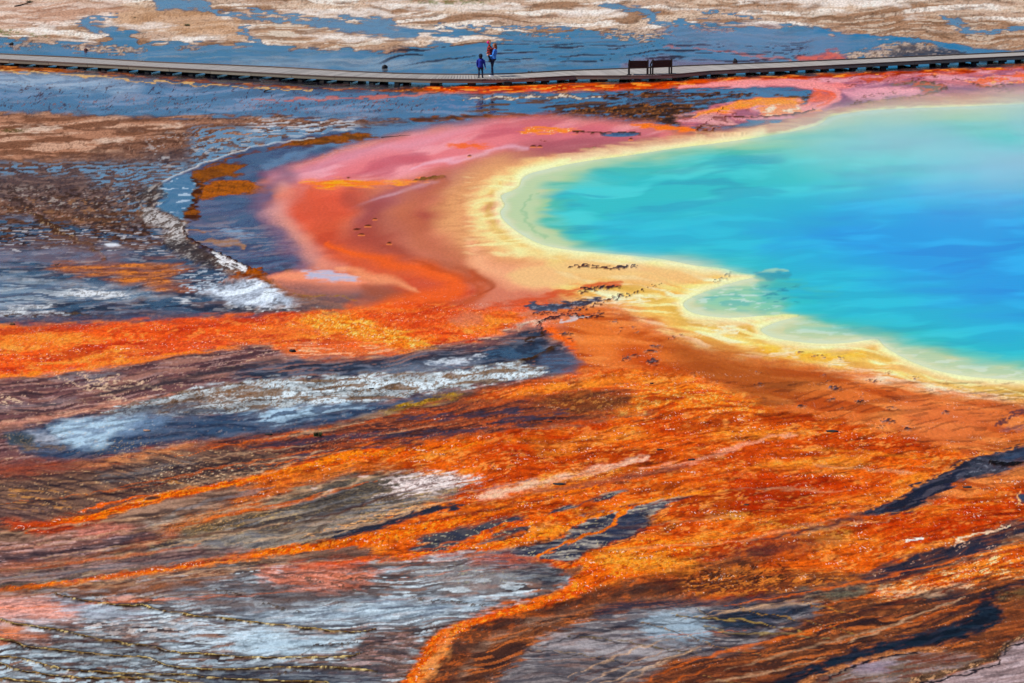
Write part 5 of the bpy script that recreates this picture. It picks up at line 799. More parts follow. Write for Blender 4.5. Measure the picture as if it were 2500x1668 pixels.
    fan([(2340, 1110), (1900, 1080), (1560, 1110), (1200, 1200)], [(2560, 1260), (2100, 1290), (1800, 1330), (1480, 1350)], 34, (BR, OG, YL, ((150, 46, 24), .08), TN), 2, 7, .42)
    fan([(1000, 1480), (760, 1500), (400, 1490), (-160, 1480)], [(960, 1660), (640, 1660), (300, 1650), (-160, 1660)], 26, (DK, GY, ((190, 204, 210), .4), BR), 2, 6, .5)
    # ================= P. fine pass over everything =================
    T((-900, 930, 3400, 1800), (40, 34, 38), 'f', 90, 9, .80, .92, .35, 8, edge=5)
    T((-900, 930, 3400, 1800), (46, 34, 34), 'f', 240, 24, .76, .98, .3, 7, edge=5)
    T((900, 960, 2700, 1480), (96, 40, 24), 'r', 260, 90, .93, .99, .25, 16, edge=60)
    T((-300, 880, 1000, 1700), (44, 36, 38), 'r', 240, 50, .92, .99, .35, 4, edge=60)
    T((1000, 1440, 2700, 1740), (40, 34, 36), 'r', 240, 60, .92, .99, .25, 6, edge=40)
    # surfaces that lie under clear still water carry no grain
    S.smooth([(640, 440), (760, 392), (1020, 322), (1320, 288), (1600, 312), (1720, 316), (1840, 300), (2000, 266), (2300, 236), (2540, 222), (2900, 205), (2900, 985), (2540, 975), (2380, 960), (2200, 935), (2000, 890), (1800, 868), (1640, 820), (1520, 756), (1400, 736), (1280, 740), (1140, 745), (980, 752), (880, 748), (760, 700), (650, 680), (760, 640), (690, 540), (650, 500)], .34, 14)
    S.smooth([(1330, 760), (1420, 745), (1520, 762), (1700, 845), (1900, 880), (2120, 920), (2420, 978), (2800, 1000), (2800, 1050), (2500, 1080), (2360, 1100), (2200, 1050), (2060, 1010), (1900, 990), (1780, 950), (1640, 900), (1480, 890), (1400, 860), (1380, 820)], .5, 20)
# ---------------------------------------------------------------------------
#  MATERIALS
# ---------------------------------------------------------------------------
def new_mat(name):
    m = bpy.data.materials.new(name)
    m.use_nodes = True
    nt = m.node_tree
    return m, nt, nt.nodes['Principled BSDF']

def node(nt, kind, **kw):
    n = nt.nodes.new(kind)
    for k, v in kw.items():
        setattr(n, k, v)
    return n

def mathn(nt, op, a, b=None, clamp=False):
    n = node(nt, 'ShaderNodeMath', operation=op, use_clamp=clamp)
    for i, v in ((0, a), (1, b)):
        if v is None: continue
        if hasattr(v, 'type') and hasattr(v, 'node'):
            nt.links.new(v, n.inputs[i])
        else:
            n.inputs[i].default_value = v
    return n.outputs[0]

def noise(nt, vec, scale, detail=4.0, rough=0.6):
    n = node(nt, 'ShaderNodeTexNoise')
    n.inputs['Scale'].default_value = scale
    n.inputs['Detail'].default_value = detail
    n.inputs['Roughness'].default_value = rough
    nt.links.new(vec, n.inputs['Vector'])
    return n.outputs['Fac']

def ground_material(name):
    """mineral crust and bacterial mats: painted pigment, wet film where water runs, grain and relief"""
    m, nt, b = new_mat(name)
    L = nt.links
    col = node(nt, 'ShaderNodeAttribute', attribute_name='pigment')
    wet = node(nt, 'ShaderNodeAttribute', attribute_name='wetness').outputs['Fac']
    obj = node(nt, 'ShaderNodeTexCoord').outputs['Object']
    dry = mathn(nt, 'SUBTRACT', 1.0, wet, True)
    grn = node(nt, 'ShaderNodeAttribute', attribute_name='grain').outputs['Fac']
    g1 = noise(nt, obj, 9.0, 5.0, 0.75)
    mp = node(nt, 'ShaderNodeMapping')
    mp.inputs['Scale'].default_value = (2.0, 0.42, 1.0)
    L.new(obj, mp.inputs['Vector'])
    g2 = noise(nt, mp.outputs[0], 4.0, 6.0, 0.72)
    # grain: pigment * (1 + dry * k * (noise - .5))
    k = mathn(nt, 'MULTIPLY', mathn(nt, 'SUBTRACT', g1, 0.5), 1.6)
    k2 = mathn(nt, 'MULTIPLY', mathn(nt, 'SUBTRACT', g2, 0.5), 2.0)
    kk = mathn(nt, 'ADD', mathn(nt, 'MULTIPLY', mathn(nt, 'ADD', k, k2), mathn(nt, 'MULTIPLY', mathn(nt, 'ADD', mathn(nt, 'MULTIPLY', dry, 0.7), 0.25), grn)), 1.0)
    mul = node(nt, 'ShaderNodeVectorMath', operation='SCALE')
    L.new(col.outputs['Color'], mul.inputs[0])
    L.new(mathn(nt, 'MULTIPLY', kk, PIG), mul.inputs['Scale'])
    # pale crust flecks and sun glints, both painted into the mat colour
    fl = node(nt, 'ShaderNodeAttribute', attribute_name='glint_fleck').outputs['Fac']
    f1 = noise(nt, mp.outputs[0], 7.0, 2.0, 0.5)
    f2 = noise(nt, obj, 1.1, 2.0, 0.5)
    ff = mathn(nt, 'ADD', f1, mathn(nt, 'MULTIPLY', mathn(nt, 'SUBTRACT', f2, 0.5), 0.6))
    th = mathn(nt, 'MULTIPLY', mathn(nt, 'SUBTRACT', ff, 0.67), 22.0, True)
    mix = node(nt, 'ShaderNodeMix', data_type='RGBA')
    mix.inputs['B'].default_value = (.86, .72, .60, 1)
    L.new(mathn(nt, 'MULTIPLY', th, fl), mix.inputs['Factor'])
    L.new(mul.outputs[0], mix.inputs['A'])
    L.new(mix.outputs['Result'], b.inputs['Base Color'])
    w2 = mathn(nt, 'POWER', wet, 0.8)
    L.new(mathn(nt, 'SUBTRACT', 0.92, mathn(nt, 'MULTIPLY', w2, 0.885)), b.inputs['Roughness'])
    L.new(mathn(nt, 'MULTIPLY', mathn(nt, 'POWER', wet, 1.7), 0.5), b.inputs['Specular IOR Level'])
    b.inputs['IOR'].default_value = 1.36
    bp = node(nt, 'ShaderNodeBump')
    bp.inputs['Distance'].default_value = 0.05
    L.new(mathn(nt, 'ADD', mathn(nt, 'MULTIPLY', mathn(nt, 'MULTIPLY', dry, grn), 0.45), 0.010), bp.inputs['Strength'])
    L.new(mathn(nt, 'ADD', g1, mathn(nt, 'MULTIPLY', g2, 1.2)), bp.inputs['Height'])
    L.new(bp.outputs[0], b.inputs['Normal'])
    return m

def spring_material():
    m, nt, b = new_mat('spring_water')
    L = nt.links
    col = node(nt, 'ShaderNodeAttribute', attribute_name='pigment')
    obj = node(nt, 'ShaderNodeTexCoord').outputs['Object']
    mul = node(nt, 'ShaderNodeVectorMath', operation='SCALE')
    mul.inputs['Scale'].default_value = PIG
    L.new(col.outputs['Color'], mul.inputs[0])
    L.new(mul.outputs[0], b.inputs['Base Color'])
    b.inputs['Roughness'].default_value = 0.15
    b.inputs['IOR'].default_value = 1.33
    b.inputs['Specular IOR Level'].default_value = 0.2
    mp = node(nt, 'ShaderNodeMapping')
    mp.inputs['Scale'].default_value = (0.8, 1.3, 1.0)
    L.new(obj, mp.inputs['Vector'])
    r1 = noise(nt, mp.outputs[0], 2.4, 3.0, 0.6)
    bp = node(nt, 'ShaderNodeBump')
    bp.inputs['Strength'].default_value = 0.22
    bp.inputs['Distance'].default_value = 0.04
    L.new(r1, bp.inputs['Height'])
    L.new(bp.outputs[0], b.inputs['Normal'])
    return m

# ---------------------------------------------------------------------------
#  TERRAIN: one sheet to the horizon, the spring and its overflow
# ---------------------------------------------------------------------------
PIG = 0.80                                                # survey colours -> albedo
STEP = 2.55
us = np.concatenate([[-9000, -5000, -3000, -1800, -1100, -700, -450], np.arange(-260, 2762, STEP), [2950, 3200, 3600, 4300, 5500, 7500, 11500]])
vsv = np.concatenate([[-1322, -1310, -1280, -1200, -1050, -850, -620, -400, -260, -170], np.arange(-110, 1760, STEP * 0.94), [1850, 2000, 2300, 2800, 3600, 5000, 7600]])
GX = np.empty((len(vsv), len(us))); GY = np.empty_like(GX)
for r, v in enumerate(vsv):
    x, y = at(us, v)
    GX[r] = x; GY[r] = y
U2, V2 = np.meshgrid(us, vsv)
sheet = Sheet(U2, V2)
paint(sheet)
# the film of water is never even: it thins out in streaks
_st = nz('f', sheet.U, sheet.FV, 190, 13, 4, 91) * .6 + nz('s', sheet.U, sheet.FV, 40, 8, 4, 95) * .4
sheet.W = (sheet.W * (1 - (.10 + .30 * sstep(520, 760, sheet.V)) * sstep(.35, .75, _st) * sstep(.2, .6, sheet.W))).astype(np.float32)
# pigments a little denser and purer than the survey notes
_c = np.clip(sheet.C, 0, 1) ** (1 / 2.2)
_g = _c.mean(1, keepdims=True)
_c = _g + (_c - _g) * 0.97
_c = np.clip(0.47 + (_c - 0.47) * 1.27, 0.02, 0.96)
sheet.C = (_c ** 2.2).astype(np.float32)

shore_sp = spline(SHORE, True, 3)
near = np.nonzero((sheet.U > 1150) & (sheet.V > 200) & (sheet.V < 980))[0]
sd = np.full(sheet.U.shape, -999.0)
sd[near] = poly_sd(shore_sp, sheet.U[near], sheet.V[near])
Z = sheet.Z.astype(np.float64)
# low relief of the flat: gentle swells, crust grain, hollow basin under the spring
Z += 0.03 * (nz('f', sheet.U, sheet.V, 260, 60, 5, 2) - 0.5) * (1 - sheet.W)
Z += 0.007 * (nz('s', sheet.U, sheet.V, 26, 12, 5, 4) - 0.5) * (1 - sheet.W)
core = (sheet.U > -250) & (sheet.U < 2750) & (sheet.V > -100) & (sheet.V < 1750)
Z *= core
inside = sstep(0, 8, sd) * 0.10 + sstep(6, 90, sd) * 0.9 + sstep(60, 320, sd) * 3.0
Z = Z * (1 - sstep(-6, 2, sd)) + 0.006 * (sd > -12) * (sd < 0) - inside
WATER_Z = -0.012

def grid_mesh(name, keep_faces, X, Y, Zv, nr, nc, mat, layers):
    idx = np.arange(nr * nc).reshape(nr, nc)
    q = np.stack([idx[1:, :-1], idx[1:, 1:], idx[:-1, 1:], idx[:-1, :-1]], -1).reshape(-1, 4)
    q = q[keep_faces]
    used = np.unique(q)
    remap = np.full(nr * nc, -1, np.int64); remap[used] = np.arange(len(used))
    q = remap[q]
    me = bpy.data.meshes.new(name)
    me.vertices.add(len(used)); me.loops.add(q.size); me.polygons.add(len(q))
    co = np.empty((len(used), 3), np.float32)
    co[:, 0] = X[used]; co[:, 1] = Y[used]; co[:, 2] = Zv[used]
    me.vertices.foreach_set('co', co.ravel())
    me.loops.foreach_set('vertex_index', q.ravel().astype(np.int32))
    me.polygons.foreach_set('loop_start', np.arange(0, q.size, 4, dtype=np.int32))
    me.polygons.foreach_set('use_smooth', np.ones(len(q), bool))
    me.update(calc_edges=True)
    c4 = np.ones((len(used), 4), np.float32); c4[:, :3] = layers[0][used]
    a = me.attributes.new('pigment', 'FLOAT_COLOR', 'POINT'); a.data.foreach_set('color', c4.ravel())
    a = me.attributes.new('wetness', 'FLOAT', 'POINT'); a.data.foreach_set('value', layers[1][used].astype(np.float32))
    a = me.attributes.new('glint_fleck', 'FLOAT', 'POINT'); a.data.foreach_set('value', layers[2][used].astype(np.float32))
    a = me.attributes.new('grain', 'FLOAT', 'POINT'); a.data.foreach_set('value', layers[3][used].astype(np.float32))
    me.materials.append(mat)
    o = bpy.data.objects.new(name, me)
    C.objects.link(o)
    o['kind'] = 'structure'
    return o

_s = np.clip(sheet.C, 0, 1) ** (1 / 2.2)
_or = sstep(.25, .55, _s[:, 0] - _s[:, 2]) * sstep(.45, .65, _s[:, 0])
GLINT_FLECK = (.08 + .55 * _or) * sheet.G * (1 - sheet.W) ** 2 * sstep(640, 760, sheet.V) * (.3 + .7 * sstep(.3, .8, nz('f', sheet.U, sheet.V, 300, 60, 8, 77))) * (1 - sstep(-140, -60, sd))
nr, nc = U2.shape
fX, fY = GX.ravel(), GY.ravel()
def face_mean(a):
    a = a.reshape(nr, nc)
    return ((a[1:, :-1] + a[1:, 1:] + a[:-1, 1:] + a[:-1, :-1]) * 0.25).ravel()
fw = face_mean(sheet.W); fs = face_mean(sd)
fin = face_mean((core).astype(float)) > 0.99
sheet_water = (fw > 0.56) & (fs < -4) & fin
pool = fs > -3
gm = ground_material('sinter_and_mats')
ground = grid_mesh('ground', ~sheet_water, fX, fY, Z, nr, nc, gm, (sheet.C, sheet.W, GLINT_FLECK, sheet.G))
overflow = grid_mesh('shallow_water', sheet_water, fX, fY, Z, nr, nc, ground_material('shallow_water'), (sheet.C, sheet.W, GLINT_FLECK, sheet.G))
spring = grid_mesh('spring_water', pool, fX, fY, np.full(fX.shape, WATER_Z), nr, nc, spring_material(), (sheet.C, sheet.W, GLINT_FLECK, sheet.G))

# ---------------------------------------------------------------------------
#  THINGS: helpers
# ---------------------------------------------------------------------------
rnd = random.Random(5)

def simple_mat(name, col, rough=0.8, var=0.25, scale=6.0, stretch=(1, 1, 1), per_object=0.0, spec=0.3, bump=0.3):
    m, nt, b = new_mat(name)
    L = nt.links
    obj = node(nt, 'ShaderNodeTexCoord').outputs['Object']
    mp = node(nt, 'ShaderNodeMapping')
    mp.inputs['Scale'].default_value = stretch
    L.new(obj, mp.inputs['Vector'])
    n = noise(nt, mp.outputs[0], scale, 5.0, 0.65)
    k = mathn(nt, 'ADD', mathn(nt, 'MULTIPLY', mathn(nt, 'SUBTRACT', n, 0.5), 2 * var), 1.0)
    if per_object:
        r = node(nt, 'ShaderNodeObjectInfo').outputs['Random']
        k = mathn(nt, 'MULTIPLY', k, mathn(nt, 'ADD', mathn(nt, 'MULTIPLY', mathn(nt, 'SUBTRACT', r, 0.5), 2 * per_object), 1.0))
    v = node(nt, 'ShaderNodeVectorMath', operation='SCALE')
    v.inputs[0].default_value = tuple(float(x) for x in lin(col))
    L.new(k, v.inputs['Scale'])
    L.new(v.outputs[0], b.inputs['Base Color'])
    b.inputs['Roughness'].default_value = rough
    b.inputs['Specular IOR Level'].default_value = spec
    if bump:
        bp = node(nt, 'ShaderNodeBump')
        bp.inputs['Strength'].default_value = bump
        bp.inputs['Distance'].default_value = 0.01
        L.new(n, bp.inputs['Height'])
        L.new(bp.outputs[0], b.inputs['Normal'])
    return m

def obj_from(name, me, mat=None, parent=None):
    if mat is not None and not me.materials:
        me.materials.append(mat)
    o = bpy.data.objects.new(name, me)
    C.objects.link(o)
    if parent is not None:
        o.parent = parent
    return o

def tag(o, label, cat, group=None):
    o['label'] = label
    o['category'] = cat
    if group:
        o['group'] = group
    return o

def empty(name, loc, rz=0.0):
    o = bpy.data.objects.new(name, None)
    o.empty_display_size = 0.3
    C.objects.link(o)
    o.location = loc
    o.rotation_euler = (0, 0, rz)
    return o

def box_bm(bm, cx, cy, cz, sx, sy, sz, rot=None):
    r = bmesh.ops.create_cube(bm, size=1.0)
    M = Matrix.Translation((cx, cy, cz)) @ (rot if rot is not None else Matrix()) @ Matrix.Diagonal((sx, sy, sz, 1))
    bmesh.ops.transform(bm, matrix=M, verts=r['verts'])
    return r['verts']

def mesh_box(name, cx, cy, cz, sx, sy, sz, rot=None, bevel=0.006):
    bm = bmesh.new()
    box_bm(bm, cx, cy, cz, sx, sy, sz, rot)
    if bevel:
        bmesh.ops.bevel(bm, geom=bm.edges[:], offset=bevel, segments=1, affect='EDGES')
    me = bpy.data.meshes.new(name)
    bm.to_mesh(me); bm.free()
    return me

# ---------------------------------------------------------------------------
#  BOARDWALK
# ---------------------------------------------------------------------------
DZ = 0.36
NEAR = [(-420, 118), (-150, 135), (0, 144), (163, 152.6), (327, 161), (477, 169), (640, 177.5), (763, 184), (927, 190), (1063, 193.5), (1240, 193.0), (1322, 188.5), (1392, 184.6), (1431, 184.8), (1540, 184.6), (1640, 182), (1676, 178), (1749, 172), (1880, 166.5), (2132, 154), (2323, 144.5), (2500, 136), (2700, 126), (2900, 117)]
FAR = [(-420, 110), (-150, 125.5), (0, 133), (191, 141.5), (340, 151), (477, 157), (640, 163.5), (763, 170), (900, 178), (1063, 182.4), (1240, 182), (1390, 173), (1540, 168), (1649, 163), (1749, 159), (1880, 154.5), (2132, 143.5), (2323, 135.5), (2500, 127.5), (2700, 118), (2900, 109)]
nearW = np.array([at(u, v, DZ) for u, v in NEAR]); farW = np.array([at(u, v, DZ) for u, v in FAR])
xs = np.linspace(-33, 33, 400)
cy = 0.5 * (np.interp(xs, nearW[:, 0], nearW[:, 1]) + np.interp(xs, farW[:, 0], farW[:, 1]))
ker = np.hanning(33); ker /= ker.sum()
cys = np.convolve(np.pad(cy, 16, mode='edge'), ker, 'valid')
seg = np.hypot(np.diff(xs), np.diff(cys)); ss = np.concatenate([[0], np.cumsum(seg)])
tx = np.gradient(xs, ss); ty = np.gradient(cys, ss)
def edge_off(W):
    s_, o_ = [], []
    for X, Y in W:
        j = int(np.argmin((xs - X) ** 2 + (cys - Y) ** 2))
        s_.append(ss[j] + (X - xs[j]) * tx[j] + (Y - cys[j]) * ty[j]); o_.append(-(X - xs[j]) * ty[j] + (Y - cys[j]) * tx[j])
    k = np.argsort(s_)
    return np.array(s_)[k], np.array(o_)[k]
sn, on = edge_off(nearW); sf, of = edge_off(farW)
def frame(s):
    x = np.interp(s, ss, xs); y = np.interp(s, ss, cys); a = math.atan2(np.interp(s, ss, ty), np.interp(s, ss, tx))
    return x, y, a, float(np.interp(s, sn, on)), float(np.interp(s, sf, of))

m_deck = simple_mat('weathered_deck_wood', (158, 150, 142), .8, .22, 5, (1, 12, 1), per_object=.16)
m_rail = simple_mat('brown_rail_wood', (104, 84, 74), .85, .3, 5, (8, 1, 1), per_object=.15)
m_fascia = simple_mat('grey_fascia_wood', (140, 126, 108), .85, .35, 3, (3, 1, 6), per_object=.22)
m_post = simple_mat('shaded_post_wood', (46, 40, 36), .85, .35, 5)  # near-black: the shade under the deck is put into this wood colour

walk = empty('boardwalk', (0, float(np.interp(0, xs, cys)), 0))
tag(walk, 'grey plank boardwalk on dark posts crossing the whole flat', 'boardwalk')
W0 = Matrix.Translation(walk.location).inverted()
unit = mesh_box('deck_board', 0, 0, 0, 1, 1, 1, bevel=0)
unit.materials.append(m_deck)
PITCHB = 0.147
S_all = np.arange(ss[0] + 0.2, ss[-1] - 0.2, PITCHB)
order = sorted(S_all, key=lambda s: abs(float(np.interp(s, ss, xs)) - 4.0))
single = set(order[:298])
rest = bmesh.new()
for s in S_all:
    x, y, a, o0, o1 = frame(s)
    w = o1 - o0 - 0.02
    mid = 0.5 * (o0 + o1)
    px, py = x - math.sin(a) * mid, y + math.cos(a) * mid
    z = DZ - 0.02 + rnd.uniform(-.003, .003)
    M = Matrix.Translation((px, py, z)) @ Matrix.Rotation(a + rnd.uniform(-.004, .004), 4, 'Z') @ Matrix.Diagonal((PITCHB - 0.022, w, 0.04, 1))
    if s in single:
        o = obj_from('deck_board', unit, None, walk)
        o.matrix_parent_inverse = W0
        o.matrix_world = M
        o.matrix_basis = M
    else:
        r = bmesh.ops.create_cube(rest, size=1.0)
        bmesh.ops.transform(rest, matrix=M, verts=r['verts'])
me = bpy.data.meshes.new('far_deck_boards'); rest.to_mesh(me); rest.free()
o = obj_from('far_deck_boards', me, m_deck, walk); o.matrix_parent_inverse = W0; o['kind'] = 'stuff'

def strip(name, s0, s1, off, side, h, t, z, mat):
    """a straight board laid along one edge of the deck between two stations"""
    a0 = frame(s0); a1 = frame(s1)
    i = 3 if side < 0 else 4
    p0 = (a0[0] - math.sin(a0[2]) * (a0[i] + off), a0[1] + math.cos(a0[2]) * (a0[i] + off))
    p1 = (a1[0] - math.sin(a1[2]) * (a1[i] + off), a1[1] + math.cos(a1[2]) * (a1[i] + off))
    L_ = math.hypot(p1[0] - p0[0], p1[1] - p0[1])
    ang = math.atan2(p1[1] - p0[1], p1[0] - p0[0])
    me = mesh_box(name, 0, 0, 0, L_ - 0.012, t, h, bevel=0.006)
    o = obj_from(name, me, mat, walk)
    o.matrix_parent_inverse = W0
    o.matrix_basis = Matrix.Translation(((p0[0] + p1[0]) / 2, (p0[1] + p1[1]) / 2, z)) @ Matrix.Rotation(ang, 4, 'Z')
    return o
s_plat0 = float(np.interp(at(1405, 184.7, DZ)[0], xs, ss)); s_plat1 = float(np.interp(at(1660, 181, DZ)[0], xs, ss))
cuts = list(np.arange(ss[0] + .2, ss[-1] - .3, 2.42))
for s0, s1 in zip(cuts[:-1], cuts[1:]):
    mid = 0.5 * (s0 + s1)
    strip('kick_rail', s0, s1, -.03, 1, .06, .06, DZ + .032, m_rail)
    strip('edge_rail', s0, s1, -.024, -1, .075, .05, DZ - .022, m_rail)
    strip('fascia_board', s0 + .05, s1 + .05, -.020, -1, .13, .04, DZ - .127 - rnd.uniform(0, .012), m_fascia)
    strip('stringer', s0, s1, .10, -1, .13, .05, DZ - .115, m_post)
    strip('stringer', s0, s1, -.10, 1, .13, .05, DZ - .115, m_post)
post_me = mesh_box('post', 0, 0, 0, .27, .27, 1, bevel=.012); post_me.materials.append(m_post)
s = ss[0] + .5
while s < ss[-1] - .4:
    x, y, a, o0, o1 = frame(s)
    for off in (o0 + .16, o1 - .16):
        top = DZ - .182
        o = obj_from('post', post_me, None, walk)
        o.matrix_parent_inverse = W0
        o.matrix_basis = Matrix.Translation((x - math.sin(a) * off, y + math.cos(a) * off, (top - .12) / 2)) @ Matrix.Rotation(a + rnd.uniform(-.1, .1), 4, 'Z') @ Matrix.Diagonal((rnd.uniform(.8, 1.1), 1, top + .12, 1))
    mid = .5 * (o0 + o1)
    me = mesh_box('crossbeam', 0, 0, 0, .12, o1 - o0 - .1, .12, bevel=.006)
    o = obj_from('crossbeam', me, m_post, walk)
    o.matrix_parent_inverse = W0
    o.matrix_basis = Matrix.Translation((x - math.sin(a) * mid + math.cos(a) * .2, y + math.cos(a) * mid + math.sin(a) * .2, DZ - .25)) @ Matrix.Rotation(a, 4, 'Z')
    s += rnd.uniform(1.22, 1.34) if x < -6 else rnd.uniform(1.6, 1.95)

# ---------------------------------------------------------------------------
#  BENCHES
# ---------------------------------------------------------------------------
m_bench = simple_mat('dark_brown_bench_plastic', (30, 25, 24), .55, .25, 7, (6, 1, 1), spec=.4)
def bench(u0, v0, u1, v1, label):
    p0 = np.array(at(u0, v0, DZ)); p1 = np.array(at(u1, v1, DZ))
    L_ = float(np.hypot(*(p1 - p0))); ang = math.atan2(p1[1] - p0[1], p1[0] - p0[0])
    r = empty('bench', (float((p0[0] + p1[0]) / 2), float((p0[1] + p1[1]) / 2), DZ + .002), ang)
    tag(r, label, 'bench', 'benches on the boardwalk platform')
    hx = L_ / 2
    lean = Matrix.Rotation(math.radians(9), 4, 'X')
    for k in range(3):
        z = .425 + k * .128
        obj_from('backrest_slat', mesh_box('backrest_slat', 0, .02 - (z - .36) * .16, z, L_ - .02, .034, .124, lean, .006), m_bench, r)
    for k in range(3):
        obj_from('seat_slat', mesh_box('seat_slat', 0, .10 + k * .135, .405, L_ + .02, .125, .036, None, .006), m_bench, r)
    for sx in (-1, 1):
        x = sx * hx
        rp = obj_from('rear_post', mesh_box('rear_post', x, -.035, .40, .075, .075, .80, Matrix.Rotation(math.radians(4), 4, 'X'), .01), m_bench, r)
        obj_from('front_leg', mesh_box('front_leg', x, .42, .195, .07, .07, .39, None, .008), m_bench, r)
        obj_from('foot', mesh_box('foot', x, -.01, .018, .25, .16, .036, None, .008), m_bench, rp)
        obj_from('seat_bearer', mesh_box('seat_bearer', x, .20, .362, .05, .50, .05, None, .006), m_bench, r)
        # slanting armrest from the back down to the front leg
        bm = bmesh.new()
        pts = [(-.07, .76), (-.02, .78), (.46, .50), (.47, .40), (.41, .40), (.40, .48)]
        a = [bm.verts.new((x - .03, y, z)) for y, z in pts]; b = [bm.verts.new((x + .03, y, z)) for y, z in pts]
        bm.faces.new(a); bm.faces.new(b[::-1])
        for i in range(len(pts)):
            j = (i + 1) % len(pts)
            bm.faces.new((a[j], a[i], b[i], b[j]))
        bmesh.ops.recalc_face_normals(bm, faces=bm.faces[:])
        me = bpy.data.meshes.new('armrest'); bm.to_mesh(me); bm.free()
        obj_from('armrest', me, m_bench, r)
    return r
bench(1536.2, 183.3, 1581.6, 183.0, 'dark wooden bench on the boardwalk, the one nearer the standing people')
bench(1593.2, 182.4, 1639.0, 181.2, 'dark wooden bench on the boardwalk, the one farther from the standing people')

# ---------------------------------------------------------------------------
#  PEOPLE
# ---------------------------------------------------------------------------
def tube_bm(bm, pts, n=10):
    """closed tapered tube through (x, y, z, radius) stations"""
    rings = []
    for i, p in enumerate(pts):
        a = Vector(pts[max(i - 1, 0)][:3]); b = Vector(pts[min(i + 1, len(pts) - 1)][:3])
        d = (b - a).normalized()
        q = d.to_track_quat('Z', 'Y')
        rings.append([bm.verts.new(Vector(p[:3]) + q @ Vector((math.cos(2 * math.pi * k / n) * p[3], math.sin(2 * math.pi * k / n) * p[3], 0))) for k in range(n)])
    for r0, r1 in zip(rings[:-1], rings[1:]):
        for k in range(n):
            bm.faces.new((r0[k], r0[(k + 1) % n], r1[(k + 1) % n], r1[k]))
    bm.faces.new(rings[0][::-1]); bm.faces.new(rings[-1])
def ball_bm(bm, c, r):
    v = bmesh.ops.create_icosphere(bm, subdivisions=3, radius=1.0)['verts']
    bmesh.ops.transform(bm, matrix=Matrix.Translation(c) @ Matrix.Diagonal((r[0], r[1], r[2], 1)), verts=v)

def fused(name, tubes, balls, voxel, mats, pick, parent):
    """melt overlapping volumes into one continuous skin and colour it by region"""
    bm = bmesh.new()
    for t in tubes: tube_bm(bm, t)
    for c, r in balls: ball_bm(bm, c, r)
    bmesh.ops.recalc_face_normals(bm, faces=bm.faces[:])
    me = bpy.data.meshes.new(name); bm.to_mesh(me); bm.free()
    tmp = bpy.data.objects.new('tmp', me); C.objects.link(tmp)
    md = tmp.modifiers.new('r', 'REMESH'); md.mode = 'VOXEL'; md.voxel_size = voxel
    sm = tmp.modifiers.new('s', 'SMOOTH'); sm.factor = .5; sm.iterations = 2
    dg = bpy.context.evaluated_depsgraph_get()
    out = bpy.data.meshes.new_from_object(tmp.evaluated_get(dg))
    out.name = name
    bpy.data.objects.remove(tmp)
    out.materials.clear()
    for m in mats: out.materials.append(m)
    for p in out.polygons:
        p.use_smooth = True
        p.material_index = pick(p.center)
    o = bpy.data.objects.new(name, out)
    C.objects.link(o)
    if parent is not None: o.parent = parent
    return o

def hand(tubes, w, d, side, s=1.0, curl=.5):
    """palm, four unequal bent fingers and a thumb, hanging from wrist w along direction d"""
    d = Vector(d).normalized(); sd = Vector(side).normalized(); nn = d.cross(sd).normalized()
    w = Vector(w)
    tubes.append([tuple(w) + (.024 * s,), tuple(w + d * .04 * s) + (.036 * s,), tuple(w + d * .085 * s) + (.036 * s,)])
    for k, ln in enumerate((.062, .075, .070, .055)):
        b = w + d * .08 * s + sd * (k - 1.5) * .021 * s
        m = b + (d * (1 - .3 * curl) + nn * .5 * curl) * ln * .5 * s
        e = m + (d * (1 - .8 * curl) + nn * curl) * ln * .5 * s
        tubes.append([tuple(b) + (.0095 * s,), tuple(m) + (.009 * s,), tuple(e) + (.0075 * s,)])
    b = w + d * .025 * s + sd * -.03 * s
    tubes.append([tuple(b) + (.012 * s,), tuple(b + (d * .7 - sd * .8) * .04 * s) + (.011 * s,), tuple(b + (d * 1.5 - sd * .9) * .05 * s) + (.008 * s,)])

m_skin = simple_mat('skin', (206, 150, 124), .6, .06, 9, bump=0)
m_denim = simple_mat('dark_denim', (28, 36, 62), .85, .3, 14)
m_blue_top = simple_mat('light_blue_top', (66, 140, 226), .85, .15, 9)
m_royal = simple_mat('royal_blue_jacket', (26, 48, 150), .8, .2, 9)
m_navy = simple_mat('navy_cloth', (20, 24, 44), .8, .25, 9)
m_shoe = simple_mat('white_shoe', (224, 222, 226), .6, .1, 9)
m_dshoe = simple_mat('dark_shoe', (34, 34, 44), .7, .15, 9)
m_brownhair = simple_mat('brown_hair', (120, 70, 40), .6, .35, 20, (1, 1, .2))
m_pink = simple_mat('pink_cap', (226, 44, 130), .8, .15, 9)
m_redhair = simple_mat('auburn_hair', (156, 72, 34), .6, .3, 20)
m_plaid_red = simple_mat('red_plaid', (176, 44, 34), .85, .25, 18)
m_plaid_dark = simple_mat('dark_plaid', (30, 34, 34), .85, .25, 18)

def head_parts(tubes, balls, c, s, f):
    """skull, jaw, nose, ears and brow; f = facing direction"""
    c = Vector(c); f = Vector(f).normalized(); sd = Vector((-f.y, f.x, 0))
    balls.append((c + Vector((0, 0, .02 * s)), (.088 * s, .088 * s, .105 * s)))
    balls.append((c + f * .03 * s + Vector((0, 0, -.055 * s)), (.06 * s, .06 * s, .065 * s)))
    balls.append((c + f * .097 * s + Vector((0, 0, -.015 * s)), (.018 * s, .018 * s, .026 * s)))
    balls.append((c + f * .083 * s + Vector((0, 0, .03 * s)), (.03 * s, .03 * s, .012 * s)))
    balls.append((c + f * .084 * s + Vector((0, 0, -.062 * s)), (.016 * s, .024 * s, .010 * s)))
    for k in (-1, 1):
        balls.append((c + sd * k * .088 * s + Vector((0, 0, -.005 * s)), (.018 * s, .018 * s, .03 * s)))

